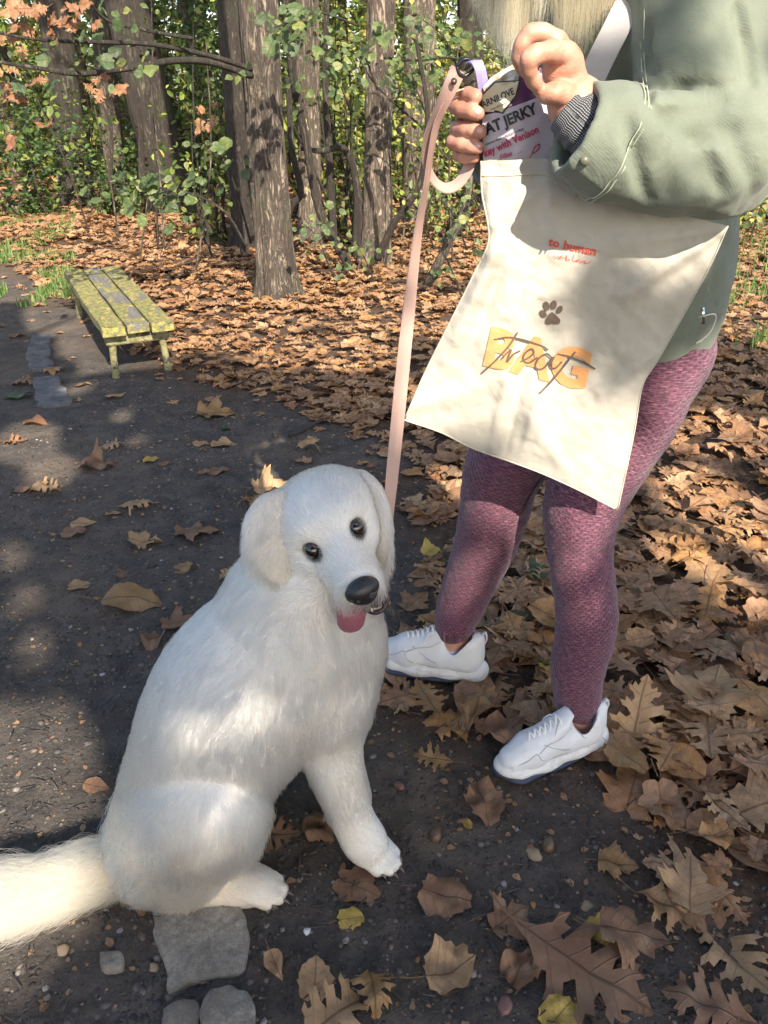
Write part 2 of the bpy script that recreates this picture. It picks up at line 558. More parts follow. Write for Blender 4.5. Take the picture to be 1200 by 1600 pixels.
def m_dry(nt, b):
    n = NT(nt)
    uv = n.n('UVMap').outputs[0]; s = n.sep(uv)
    rnd = n.math('FRACT', n.math('ADD', n.sep(n.n('ObjectInfo').outputs['Color'])[0], n.attr('tint')))
    base = n.ramp(rnd, [(0, (0.316, 0.181, 0.105)), (.14, (0.421, 0.234, 0.123)), (.30, (0.526, 0.316, 0.170)), (.42, (0.246, 0.123, 0.064)), (.56, (0.445, 0.234, 0.111)), (.70, (0.585, 0.380, 0.211)), (.82, (0.398, 0.181, 0.073)), (.92, (0.550, 0.292, 0.105)), (1, (0.351, 0.234, 0.146))])
    o = n.coord('Object')
    sp = n.noise(n.map(uv, (1, 1, 1)), 7, 5, .65)
    base = n.mix(n.ramp(sp, [(.38, .55), (.62, 0.0)]), base, (.10, .062, .040))
    base = n.mix(n.ramp(n.noise(uv, 3.1, 3), [(.5, 0.0), (.75, .45)]), base, (.40, .27, .16))
    av = n.math('ABSOLUTE', s[1])
    mid = n.ramp(av, [(.006, 1.0), (.020, 0.0)])
    w = n.math('SUBTRACT', s[0], n.math('MULTIPLY', av, .85))
    sv = n.math('ABSOLUTE', n.math('SUBTRACT', n.math('FRACT', n.math('MULTIPLY', w, 7.0)), .5))
    side = n.ramp(sv, [(.0, 1.0), (.055, 0.0)])
    vein = n.math('MAXIMUM', mid, n.math('MULTIPLY', side, .55))
    c = n.mix(n.math('MULTIPLY', vein, .62), base, (.12, .07, .04))
    c = n.mix(n.ramp(n.noise(uv, 30, 4, .8), [(.56, 0.0), (.66, .55)]), c, (.10, .06, .035))
    nt.links.new(c, b.inputs['Base Color'])
    nt.links.new(n.bump(n.math('ADD', vein, n.math('MULTIPLY', sp, .8)), .5, .0025), b.inputs['Normal'])
    tr = n.n('BsdfTranslucent'); nt.links.new(c, tr.inputs['Color'])
    mx = n.n('MixShader'); mx.inputs[0].default_value = .16
    nt.links.new(b.outputs[0], mx.inputs[1]); nt.links.new(tr.outputs[0], mx.inputs[2])
    nt.links.new(mx.outputs[0], nt.nodes['Material Output'].inputs['Surface'])
M_dry = mat('dry_leaf', m_dry, rough=.55)
M_dry.node_tree.nodes['Principled BSDF'].inputs['Specular IOR Level'].default_value = .35
def tinted_leaf(name, stops, trans=.2, rough=.5):
    def f(nt, b):
        n = NT(nt); uv = n.n('UVMap').outputs[0]; s = n.sep(uv)
        rnd = n.math('FRACT', n.math('ADD', n.sep(n.n('ObjectInfo').outputs['Color'])[0], n.attr('tint')))
        c = n.ramp(rnd, stops)
        av = n.math('ABSOLUTE', s[1])
        w = n.math('SUBTRACT', s[0], n.math('MULTIPLY', av, .7))
        sv = n.math('ABSOLUTE', n.math('SUBTRACT', n.math('FRACT', n.math('MULTIPLY', w, 6.0)), .5))
        vein = n.math('MAXIMUM', n.ramp(av, [(.005, 1.0), (.02, 0.0)]), n.math('MULTIPLY', n.ramp(sv, [(0, 1.0), (.07, 0.0)]), .5))
        c = n.mix(n.ramp(n.noise(uv, 5, 6, .7), [(.35, .6), (.62, 0.0)]), c, n.mix(.6, c, (.08, .05, .03)))
        c = n.mix(n.ramp(n.noise(uv, 2.2, 4), [(.5, 0.0), (.72, .4)]), c, n.mix(.5, c, (.55, .42, .26)))
        c = n.mix(n.math('MULTIPLY', vein, .6), c, n.mix(.75, c, (.09, .055, .03)))
        c = n.mix(n.ramp(n.noise(uv, 9, 4), [(.62, 0.0), (.75, .6)]), c, (.12, .07, .03))
        nt.links.new(c, b.inputs['Base Color'])
        tr = n.n('BsdfTranslucent'); nt.links.new(c, tr.inputs['Color'])
        mx = n.n('MixShader'); mx.inputs[0].default_value = trans
        nt.links.new(b.outputs[0], mx.inputs[1]); nt.links.new(tr.outputs[0], mx.inputs[2])
        nt.links.new(mx.outputs[0], nt.nodes['Material Output'].inputs['Surface'])
        nt.links.new(n.bump(n.math('ADD', vein, n.noise(uv, 11, 6, .7)), .6, .004), b.inputs['Normal'])
    return mat(name, f, rough=rough)
M_yellow = tinted_leaf('yellow_leaf', [(0, (.52, .36, .07)), (.5, (.60, .40, .09)), (1, (.50, .33, .12))])
M_green = tinted_leaf('green_leaf', [(0, (.035, .085, .028)), (.4, (.060, .125, .036)), (.8, (.11, .18, .045)), (1, (.24, .28, .07))], .3, .45)
M_rust = tinted_leaf('rust_leaf', [(0, (.30, .145, .065)), (.5, (.25, .105, .045)), (1, (.36, .20, .09))])
M_tan = tinted_leaf('tan_leaf', [(0, (.46, .28, .14)), (.5, (.52, .33, .17)), (1, (.41, .245, .12))])
M_brown = tinted_leaf('brown_leaf', [(0, (.25, .130, .070)), (.5, (.30, .165, .092)), (1, (.21, .112, .062))])
M_ochre = tinted_leaf('ochre_leaf', [(0, (.33, .185, .07)), (.5, (.36, .21, .08)), (1, (.30, .16, .06))])

lr = np.random.default_rng(21)
VARS = []
for k in range(16):
    kind = ('oak', 'oak', 'maple', 'oak', 'round', 'oak', 'maple', 'oak', 'ovate', 'oak', 'maple', 'oak', 'oak', 'maple', 'oak', 'round')[k]
    VARS.append((kind, *leaf_vf(kind, lr, 0.8 if k % 3 else 1.4, .13, True)))
LOW = [leaf_vf(k, lr, 1.2, .4, False) for k in ('oak', 'maple', 'oak', 'ovate', 'oak')]
def leaf_mesh(V, F, UV, name='leaf'):
    me = me_from(V, F, name, True); uvattr(me, UV); fattr(me, 'tint', np.zeros(len(V))); return me
VMESH = [leaf_mesh(V, F, UV) for _, V, F, UV in VARS]
for m_ in VMESH: m_.materials.append(M_dry)

def rots(n, r, tilt):
    """random rotation matrices: spin about z then tilt"""
    a = r.random(n) * 2 * np.pi; t = np.abs(r.normal(size=n)) * tilt; b = r.random(n) * 2 * np.pi
    ca, sa = np.cos(a), np.sin(a)
    Rz = np.zeros((n, 3, 3)); Rz[:, 0, 0] = ca; Rz[:, 0, 1] = -sa; Rz[:, 1, 0] = sa; Rz[:, 1, 1] = ca; Rz[:, 2, 2] = 1
    kx, ky = np.cos(b), np.sin(b); ct, st = np.cos(t), np.sin(t)
    Rt = np.zeros((n, 3, 3))
    Rt[:, 0, 0] = ct + kx * kx * (1 - ct); Rt[:, 0, 1] = kx * ky * (1 - ct); Rt[:, 0, 2] = ky * st
    Rt[:, 1, 0] = kx * ky * (1 - ct); Rt[:, 1, 1] = ct + ky * ky * (1 - ct); Rt[:, 1, 2] = -kx * st
    Rt[:, 2, 0] = -ky * st; Rt[:, 2, 1] = kx * st; Rt[:, 2, 2] = ct
    return Rt @ Rz

def scatter_mesh(name, variants, vi, pos, R, size, tint, mat_):
    """one mesh of many leaves (used only for leaf masses nobody could count)"""
    Vs, Fs, Us, Ts, off = [], [], [], [], 0
    for k, (V, F, UV) in enumerate(variants):
        m = np.nonzero(vi == k)[0]
        if len(m) == 0: continue
        tri = []
        for f in F:
            for j in range(1, len(f) - 1): tri.append((f[0], f[j], f[j + 1]))
        tri = np.array(tri)
        W = np.einsum('nij,vj->nvi', R[m], V) * size[m][:, None, None] + pos[m][:, None, :]
        Vs.append(W.reshape(-1, 3)); Us.append(np.tile(UV, (len(m), 1))); Ts.append(np.repeat(tint[m], len(V)))
        Fs.append((tri[None] + (np.arange(len(m)) * len(V))[:, None, None] + off).reshape(-1, 3)); off += len(m) * len(V)
    me = me_from(np.vstack(Vs), np.vstack(Fs), name, True)
    uvattr(me, np.vstack(Us)); fattr(me, 'tint', np.concatenate(Ts)); me.materials.append(mat_)
    return me

def in_view(x, y, z=0.0, mx=60):
    x, y = np.asarray(x), np.asarray(y); w = z - CAM_H
    d = y * CF.y + w * CF.z; u = y * CU.y + w * CU.z
    d = np.where(d < .05, .05, d)
    px, py = 600 + x / d * FPX, 800 - u / d * FPX
    return (px > -mx) & (px < 1200 + mx) & (py > -mx) & (py < 1600 + mx) & (y > .2), px, py, d

# ---- litter: dense in the wood, thinning over the path
lr = np.random.default_rng(5)
N0 = 60000
lx, ly = lr.random(N0) * 12 - 5.0, lr.random(N0) * 9.3 + .3
ld = litter_dist(lx, ly)
clump = fbm(lx * 1.6, ly * 1.6, 0, 71, 3)
dens = np.where(ld > 0, np.clip(.62 + ld * 1.3, 0, 1) * np.clip(1.0 + .25 * clump, .5, 1.2), .08 * np.exp(ld / .32))
dens = dens * np.clip(1.25 - ly / 14, .5, 1)
sel = (lr.random(N0) < dens * .60)
# thin strip seen between feet and the path stays sparse
lx, ly, ld = lx[sel], ly[sel], ld[sel]
vis, lpx, lpy, ldep = in_view(lx, ly)
k_ = vis | (lr.random(len(lx)) < .35)
lx, ly, ld, vis, ldep = lx[k_], ly[k_], ld[k_], vis[k_], ldep[k_]
# keep leaves out from under the shoes and dog
bad = np.zeros(len(lx), bool)
for fx, fy, fr in [(*PZ(860, 1180)[:2], .075), (*PZ(680, 1060)[:2], .075), (*PZ(810, 1200)[:2], .05), (*PZ(915, 1155)[:2], .05), (*PZ(300, 1330)[:2], .30), (*PZ(560, 1300)[:2], .12)]:
    bad |= np.hypot(lx - fx, ly - fy) < fr
lx, ly, ld, vis, ldep = [a[~bad] for a in (lx, ly, ld, vis, ldep)]
n = len(lx)
inl = np.clip(ld / .4, 0, 1)
lz = ground_z(lx, ly) + .006 + lr.random(n) ** 1.5 * (.006 + .045 * inl)
LR = rots(n, lr, .17)
flat = ld < 0
LR[flat] = rots(int(flat.sum()), lr, .10)
lsz = np.clip(.118 * (1 + .28 * lr.normal(size=n)), .05, .21)
lsz = lsz * np.where(flat, .62, 1) * np.clip(1.25 - .13 * ly, .62, 1.12)
lvi = lr.integers(0, len(VARS), n)
ltint = lr.random(n)
POS = np.stack([lx, ly, lz], -1)
score = np.where(vis, lsz / ldep, 0) * np.where(ly < 3.2, 1, .6)
top = np.argsort(-score)[:255]
is_top = np.zeros(n, bool); is_top[top] = True
rest = ~is_top & (ly < 5.2)
fm = scatter_mesh('leaf_litter', [(V, F, UV) for _, V, F, UV in VARS], lvi[rest], POS[rest], LR[rest], lsz[rest], ltint[rest], M_dry)
tag(put('leaf_litter', fm), 'thick carpet of dry brown oak and maple leaves under the trees', 'leaf litter', kind='stuff')
rest2 = ~is_top & (ly >= 5.2)
fm = scatter_mesh('distant_leaf_litter', LOW, lvi[rest2] % len(LOW), POS[rest2], LR[rest2], lsz[rest2] * 1.35, ltint[rest2], M_dry)
tag(put('distant_leaf_litter', fm), 'brown leaf carpet reaching back between the trunks', 'leaf litter', kind='stuff')
# far floor of the wood
m_ = 9000
fx_, fy_ = lr.random(m_) * 34 - 17, 9 + lr.random(m_) ** 1.6 * 17
fz_ = ground_z(fx_, fy_) + .01
LOW2 = [leaf_vf('ovate', lr, 1.2, .6, False) for _ in range(3)]
fm = scatter_mesh('forest_floor_leaves', LOW2, lr.integers(0, 3, m_), np.stack([fx_, fy_, fz_], -1), rots(m_, lr, .5), .20 + .08 * lr.random(m_), lr.random(m_), M_dry)
tag(put('forest_floor_leaves', fm), 'far leaf covered floor deep inside the wood', 'leaf litter', kind='stuff')
KN = {'oak': 'oak', 'maple': 'maple', 'round': 'poplar', 'ovate': 'oval'}
for i in top:
    kind = VARS[lvi[i]][0]
    o = bpy.data.objects.new('fallen_leaf', VMESH[lvi[i]]); col.objects.link(o)
    o.matrix_world = Matrix.Translation(POS[i]) @ Matrix(LR[i].tolist()).to_4x4() @ Matrix.Diagonal((lsz[i], lsz[i], lsz[i], 1))
    x, y = lx[i], ly[i]; tt = float(ltint[i]); o.color = (tt, tt, tt, 1)
    cw = 'pinkish' if tt < .1 else 'warm brown' if tt < .25 else 'tan' if tt < .4 else 'dark brown' if tt < .53 else 'mid brown' if tt < .66 else 'pale straw' if tt < .78 else 'reddish brown' if tt < .88 else 'ochre brown' if tt < .96 else 'grey brown'
    sw = 'large' if lsz[i] > .14 else 'small' if lsz[i] < .085 else 'medium'
    _, px, py, _ = in_view(x, y); px, py = float(px), float(py)
    if ld[i] < 0: where = 'on bare dark soil ' + ('in the foreground' if py > 1150 else 'beyond the dog' if px < 600 else 'by the sneakers')
    elif px > 930: where = ('right of the near sneaker' if py > 1000 else 'right of the leggings')
    elif py > 1100: where = 'before the near sneaker'
    elif px > 640: where = 'around the two sneakers'
    else: where = 'between bench and dog'
    zone = ('left' if px < 400 else 'centre' if px < 800 else 'right') if ld[i] < 0 else ('near' if py > 1000 else 'middle' if py > 780 else 'far')
    sd_ = -LR[i][:, 0]; sw2 = ('stalk ' + ('right' if sd_[0] > 0 else 'left')) if abs(sd_[0]) > abs(sd_[1]) else ('stalk away' if sd_[1] > 0 else 'stalk towards us')
    tag(o, f'{sw} {cw} {KN[kind]} leaf {where}, {zone} part, {sw2}', 'leaf', f'{sw} {cw} {KN[kind]} leaves {where}, {zone} part, {sw2}')
# ================================================================ trees
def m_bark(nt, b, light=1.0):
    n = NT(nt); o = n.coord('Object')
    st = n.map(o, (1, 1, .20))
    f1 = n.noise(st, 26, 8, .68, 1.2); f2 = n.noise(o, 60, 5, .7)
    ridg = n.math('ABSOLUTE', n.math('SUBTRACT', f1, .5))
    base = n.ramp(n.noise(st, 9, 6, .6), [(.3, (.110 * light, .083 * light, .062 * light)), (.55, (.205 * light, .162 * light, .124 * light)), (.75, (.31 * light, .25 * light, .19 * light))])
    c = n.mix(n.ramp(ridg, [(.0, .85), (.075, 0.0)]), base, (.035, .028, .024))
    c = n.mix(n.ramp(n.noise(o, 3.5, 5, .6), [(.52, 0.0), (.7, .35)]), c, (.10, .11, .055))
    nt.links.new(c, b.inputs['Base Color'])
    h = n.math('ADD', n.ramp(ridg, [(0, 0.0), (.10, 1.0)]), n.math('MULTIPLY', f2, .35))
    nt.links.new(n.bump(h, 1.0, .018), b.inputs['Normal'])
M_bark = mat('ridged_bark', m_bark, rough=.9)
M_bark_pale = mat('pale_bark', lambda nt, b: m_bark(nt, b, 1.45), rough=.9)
M_bark_shaded = mat('dark_shaded_bark', lambda nt, b: m_bark(nt, b, .40), rough=.9)  # bark colour darkened in place of shade on the leaning trunk
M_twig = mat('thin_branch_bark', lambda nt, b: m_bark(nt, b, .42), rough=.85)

def trunk_mesh(path, rads, seg=48, rough_=.10, seed=0, flare=True, dz=.03):
    """trunk with ridged bark relief; path is a list of points from the foot up"""
    C = catmull([(*p, r) for p, r in zip(path, rads)], max(3, int(np.linalg.norm(np.array(path[-1]) - np.array(path[0])) / dz / (len(path) - 1))))
    P, r = C[:, :3], C[:, 3]
    V, F = tube(P, r, seg, True)
    n = len(P); V = V.reshape(n, seg, 3); D = V - P[:, None, :]; D /= np.linalg.norm(D, axis=-1)[..., None] + 1e-9
    th = np.linspace(0, 2 * np.pi, seg, endpoint=False)[None, :]; z = P[:, 2][:, None]
    cx, cy = np.cos(th), np.sin(th)
    a = .55 * fbm(cx * 5.5 + z * .25, cy * 5.5, z * 1.3, seed, 3) + .45 * (1 - 2 * np.abs(vnoise(cx * 9 + z * .5, cy * 9, z * 2.2, seed + 5)))
    lum = .6 * vnoise(cx * 1.2, cy * 1.2, z * .9, seed + 9)
    fl = .55 * np.exp(-np.maximum(z - P[0, 2], 0) / .16) * (1 + .5 * np.sin(th * 4 + seed)) * (1 if flare else 0)
    V = V + D * (r[:, None, None] * (rough_ * a + .07 * lum + fl)[..., None])
    return V.reshape(-1, 3), F

def leafquads(P, R, size, fold=.25):
    """folded six-vertex leaves; returns verts, tris, uv"""
    base = np.array([(-.5, 0, 0), (-.15, .28, fold * .28), (.25, .24, fold * .24), (.5, 0, -.06), (.25, -.24, fold * .24), (-.15, -.28, fold * .28)])
    uv = np.array([(0, 0), (.35, .28), (.75, .24), (1, 0), (.75, -.24), (.35, -.28)])
    tri = np.array([(0, 2, 1), (0, 3, 2), (0, 4, 3), (0, 5, 4)])
    n = len(P)
    W = np.einsum('nij,vj->nvi', R, base) * size[:, None, None] + P[:, None, :]
    T = tri[None] + (np.arange(n) * 6)[:, None, None]
    return W.reshape(-1, 3), T.reshape(-1, 3), np.tile(uv, (n, 1))
def leaf_cloud(name, P, size, r, mat_, parent=None, tilt=.9, tint=None):
    n = len(P)
    V, F, UV = leafquads(P, rots(n, r, tilt), np.broadcast_to(size, (n,)) * (1 + .25 * r.normal(size=n)).clip(.4, 1.7))
    me = me_from(V, F, name, False); uvattr(me, UV)
    t = r.random(n) if tint is None else tint
    fattr(me, 'tint', np.repeat(t, 6))
    return put(name, me, mat_, parent)
def m_canopy(stops, trans=.35):
    def f(nt, b):
        n = NT(nt); c = n.ramp(n.attr('tint'), stops)
        nt.links.new(c, b.inputs['Base Color'])
        tr = n.n('BsdfTranslucent'); nt.links.new(n.mix(.25, c, (.5, .6, .08), 'ADD') if False else c, tr.inputs['Color'])
        mx = n.n('MixShader'); mx.inputs[0].default_value = trans
        nt.links.new(b.outputs[0], mx.inputs[1]); nt.links.new(tr.outputs[0], mx.inputs[2])
        nt.links.new(mx.outputs[0], nt.nodes['Material Output'].inputs['Surface'])
    return f
M_can_g = mat('green_foliage', m_canopy([(0, (.045, .085, .022)), (.35, (.10, .16, .034)), (.65, (.20, .26, .050)), (.85, (.38, .40, .09)), (1, (.52, .42, .12))]), rough=.5)
M_can_y = mat('yellow_green_foliage', m_canopy([(0, (.08, .12, .03)), (.35, (.17, .21, .05)), (.7, (.36, .37, .10)), (.9, (.58, .52, .16)), (1, (.40, .24, .08))], .45), rough=.5)
M_can_o = mat('autumn_orange_foliage', m_canopy([(0, (.25, .12, .05)), (.4, (.38, .19, .08)), (.7, (.42, .24, .10)), (1, (.22, .24, .07))], .35), rough=.5)
M_can_d = mat('deep_green_foliage', m_canopy([(0, (.028, .060, .020)), (.5, (.058, .110, .030)), (.8, (.11, .17, .040)), (1, (.26, .28, .07))], .3), rough=.5)

# spots kept sunlit by cutting leaves out of the crowns: (pixel, plane y or None for the ground, radius)
LIT = [(20, 1400, .95, .07), (120, 1375, .95, .045), (190, 1290, .93, .03), (205, 1340, .90, .03),
       (345, 1148, .92, .022), (420, 1122, .93, .022), (290, 1155, .94, .018), (385, 1130, .95, .02),
       (385, 1265, .86, .022), (345, 1300, .86, .018), (315, 1340, .87, .015), (400, 1385, .93, .015),
       (65, 1215, None, .07), (20, 1275, None, .075), (75, 1165, None, .05), (0, 1190, None, .08), (-60, 1230, None, .12), (70, 1280, None, .05), (40, 1235, None, .08),
       (40, 690, None, .13), (80, 735, None, .09), (20, 870, None, .03), (40, 940, None, .03), (52, 1010, None, .03),
       (190, 650, None, .04), (215, 690, None, .03), (120, 600, None, .08),
       (115, 440, 4.9, .35), (160, 480, 4.2, .28), (210, 490, 4.1, .26), (245, 545, 4.1, .10), (150, 550, 3.95, .10),
       (360, 520, None, .28), (440, 475, None, .22), (520, 475, None, .18), (420, 545, None, .25), (520, 555, None, .22), (300, 500, None, .22), (570, 500, None, .15), (640, 620, None, .08), (480, 440, None, .15), (590, 560, None, .12),
       (430, 440, 5.4, .16), (438, 360, 5.3, .16), (440, 290, 5.3, .15), (425, 215, 5.3, .12), (445, 140, 5.3, .08),
       (490, 260, 6.5, .2), (490, 140, 6.5, .2), (590, 30, 6.5, .25), (600, 200, 6.5, .2), (660, 330, 8.5, .3), (655, 220, 8.5, .3), (262, 170, 9.3, .3),
       (820, 310, 1.25, .09), (790, 430, 1.25, .06), (730, 470, 1.25, .05), (760, 570, 1.25, .09), (690, 630, 1.25, .07), (850, 680, 1.25, .09), (920, 750, 1.25, .06), (960, 700, 1.25, .05),
       (1010, 395, 1.25, .055), (1095, 390, 1.25, .05), (980, 640, 1.25, .03), (800, 640, 1.25, .06),
       (1110, 60, 1.2, .07), (1120, 170, 1.15, .06), (955, 215, 1.1, .06), (1060, 250, 1.1, .06), (1150, 250, 1.15, .04),
       (870, 90, 1.15, .05), (830, 70, 1.15, .04), (880, 140, 1.1, .04), (780, 230, 1.2, .05), (700, 150, 1.25, .03),
       (1050, 620, 1.35, .06), (1010, 720, 1.33, .05), (1070, 560, 1.4, .03), (940, 830, 1.3, .05), (920, 880, 1.28, .035), (945, 950, 1.25, .03), (890, 760, 1.3, .03),
       (735, 880, 1.5, .035), (720, 940, 1.5, .025), (760, 830, 1.5, .02),
       (640, 450, 1.3, .05), (625, 600, 1.3, .07), (660, 320, 1.3, .05), (615, 700, 1.25, .03),
       (1150, 480, None, .45), (1160, 420, None, .5), (1180, 540, None, .15), (1100, 790, None, .16), (1165, 700, None, .22), (1050, 700, None, .10), (1180, 850, None, .10), (1040, 870, None, .07), (700, 760, None, .07), (1130, 940, None, .05),
       (60, 330, None, .5), (250, 380, None, .3), (330, 360, None, .4), (680, 400, None, .3), (700, 500, None, .2),
       (840, 40, 1.35, .10), (900, 20, 1.35, .10)]
LQ = np.array([tuple(PY(a, b, y) if y else PZ(a, b, 0)) for a, b, y, r in LIT]); LRAD = np.array([q[3] for q in LIT])
SD = np.array(SUN_DIR)
def shade_mask(P, r, grow_=1.0):
    """which leaves stay: the gaps follow the sun from the lit spots"""
    keep = np.ones(len(P), bool)
    for q, rad in zip(LQ, LRAD):
        rad = rad + ((.045 if q[1] < 1.45 else .02) if q[2] < .01 and q[1] < 2.6 else 0); w = P - q; t = w @ SD; d = np.linalg.norm(w - t[:, None] * SD, axis=1)
        keep &= ~((t > 1.2) & (d < (rad + (.018 if q[1] < 2.2 else .04) if q[1] < 5.0 else rad * 1.5 + .12)))
    return keep

def crown_points(n, c, R, r, gap=.0, s=0, sc_=.8):
    P = []
    while sum(len(p) for p in P) < n:
        q = r.normal(size=(n, 3)); q /= np.linalg.norm(q, axis=1)[:, None]
        q *= (r.random(n) ** .45)[:, None]; q = q * np.array(R) + np.array(c)
        m = fbm(q[:, 0] * sc_, q[:, 1] * sc_, q[:, 2] * sc_, s, 3) > gap
        P.append(q[m])
    return np.concatenate(P)[:n]

def tree(label, foot, head, r0, r1, matb, crown=None, crown_mat=None, n_leaf=9000, lsize=.12, seed=0, seg=40, bends=None, name='broadleaf_tree', group=None, gap=-.1, culled=True, dz=.04, limbs=4, rough_=.10):
    foot, head = Vector(foot), Vector(head)
    foot.z = float(ground_z(foot.x, foot.y)) - .04
    t = empty(name, foot, label, 'tree', group)
    rr = np.random.default_rng(seed + 300)
    path = [foot]
    for f, off in (bends or [(.35, (0, 0)), (.7, (0, 0))]):
        p = foot.lerp(head, f); path.append(Vector((p.x + off[0], p.y + off[1], p.z)))
    path.append(head)
    ns = len(path); rads = [r0 + (r1 - r0) * i / (ns - 1) for i in range(ns)]
    V, F = trunk_mesh([tuple(p) for p in path], rads, seg, rough_, seed, dz=dz)
    put('trunk', me_from(V, F, 'trunk'), matb, t)
    if crown is not None:
        c, R = Vector(crown[0]), crown[1]
        for i in range(limbs):
            a = rr.random() * 6.28; s_ = head + (foot - head) * (.05 + .22 * rr.random())
            e = c + Vector((math.cos(a) * R[0] * .7, math.sin(a) * R[1] * .7, R[2] * (.5 * rr.random() - .1)))
            m_ = s_.lerp(e, .5) + Vector((0, 0, .3))
            v, f = tube(catmull([tuple(s_), tuple(m_), tuple(e)], 5), np.linspace(r1 * .6, .015, 11), 7)
            put('limb', me_from(v, f, 'limb'), matb, t)
        P = crown_points(n_leaf, c, R, rr, gap, seed + 31)
        if culled: P = P[shade_mask(P, rr)]
        tag(leaf_cloud('crown', P, lsize, rr, crown_mat, t), kind='stuff')
    return t

def up_from(px0, py0, px1, py1, y=None, z1=3.2, z0=0.0):
    """foot on the ground below a pixel, and the same trunk continued up to height z1"""
    a = PZ(px0, py0, z0); b = PY(px1, py1, a.y if y is None else y)
    return a, a + (b - a) * ((z1 - a.z) / (b.z - a.z))
# trunks seen in the photograph
a, h = up_from(436, 468, 398, 0, z1=7.0)
MAIN_Y = a.y
tree('thick grey trunk with ridged bark in the middle, first behind the bench', a, h, .118, .125, M_bark, ((h.x, h.y, 8.2), (2.6, 2.6, 2.2)), M_can_y, 3200, .20, 1, 72, [(.15, (.0, 0)), (.45, (.03, 0))], dz=.02, rough_=.13)
a, h = up_from(388, 392, 362, 0, z1=7.5)
tree('dark narrow trunk half hidden left of the thick grey trunk', a, h, .125, .11, M_bark_shaded, ((h.x - .5, h.y, 8.5), (2.4, 2.2, 2)), M_can_g, 2000, .22, 2, 40)
a, h = up_from(272, 332, 198, 0, z1=8)
tree('massive dark leaning trunk in the shade on the left', a, h, .24, .23, M_bark_shaded, ((h.x, h.y, 9), (3, 3, 2.4)), M_can_g, 2600, .24, 3, 56, dz=.06)
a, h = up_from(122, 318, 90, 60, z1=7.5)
tree('dark trunk rising behind leaves at the far left', a, h, .19, .15, M_bark_shaded, ((h.x, h.y, 8.5), (2.6, 2.6, 2)), M_can_y, 1600, .24, 4, 32)
a, h = up_from(184, 312, 160, 60, z1=7)
tree('slim brown trunk between the far left trunk and the massive leaning one', a, h, .13, .10, M_bark, None, seed=5, seg=28)
a, h = up_from(487, 385, 478, 0, z1=7)
tree('pale sunlit trunk just right of the thick grey trunk', a, h, .105, .10, M_bark_pale, ((h.x, h.y, 8), (2, 2.4, 2)), M_can_y, 1500, .22, 6, 40)
a, h = up_from(586, 415, 596, 0, z1=7.5)
tree('scaly straight trunk left of the leash, sunlit at the top', a, h, .105, .105, M_bark_pale, ((h.x, h.y, 8.4), (2.4, 2.4, 2)), M_can_g, 2200, .22, 7, 44, dz=.03)
a, h = up_from(652, 345, 655, 0, z1=8)
tree('blurred pale trunk right behind the leash loop', a, h, .165, .15, M_bark_pale, ((h.x, h.y, 9), (3, 3, 2)), M_can_y, 1800, .24, 8, 36)
a, h = up_from(742, 320, 735, 0, z1=8)
tree('dark trunk behind the hands and treat bag', a, h, .15, .13, M_bark_shaded, ((h.x, h.y, 9), (3, 3, 2)), M_can_g, 1800, .24, 9, 32)
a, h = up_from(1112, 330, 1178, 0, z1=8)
tree('trunk hidden behind the jacket sleeve at the right', a, h, .15, .12, M_bark_shaded, ((h.x + .5, h.y, 9), (3, 3, 2)), M_can_g, 1800, .24, 10, 32)
a, h = up_from(985, 330, 1000, 0, z1=8)
tree('trunk concealed by the tote bag and jacket', a, h, .15, .12, M_bark, None, seed=11, seg=28)
br = np.random.default_rng(77)
# slim trunks deeper in the wood, told apart by where they stand
deep = [(30, 262, 14, .10), (62, 255, 16, .07), (146, 262, 14, .08), (205, 250, 18, .10), (310, 258, 15, .09), (335, 250, 18, .12), (350, 262, 14, .06), (530, 262, 14, .07), (548, 250, 18, .10), (622, 258, 16, .08),
        (690, 262, 14, .07), (708, 250, 19, .12), (415, 252, 17, .08), (505, 250, 18, .06), (1160, 262, 14, .08), (1195, 252, 17, .10), (-60, 262, 15, .12), (1290, 262, 15, .12), (80, 240, 22, .12), (285, 240, 23, .12), (570, 240, 22, .10), (665, 240, 24, .12)]
for i, (px, py, y, r_) in enumerate(deep):
    x = (px - 600) / FPX * (y * CF.y + CAM_H * .485) ; f = Vector((x, y, 0)); hh = f + Vector((br.normal() * .6, 0, 7))
    V, F = trunk_mesh([tuple(f), tuple(f.lerp(hh, .5) + Vector((br.normal() * .1, 0, 0))), tuple(hh)], [r_, r_ * .85, r_ * .7], 16, .1, 60 + i, dz=.12)
    t = empty('slim_tree', f, f"{('pale', 'dark', 'brown')[i % 3]} slim trunk {('far', 'deep')[i % 2]} in the wood, {('at the left edge', 'left of the leaning trunk', 'between leaning and thick trunk', 'right of the thick trunk', 'near the leash', 'behind the woman', 'at the right edge')[min(6, int(max(px, 0) / 175))]}", 'tree', 'slim trees deep in the wood')
    put('trunk', me_from(V, F, 'trunk'), (M_bark_pale, M_bark_shaded, M_bark)[i % 3], t)
    P = crown_points(260, (hh.x, hh.y, 6.5), (2, 2, 2.2), br, -.1, i)
    tag(leaf_cloud('crown', P[shade_mask(P, br)], .26, br, (M_can_g, M_can_y)[i % 2], t), kind='stuff')

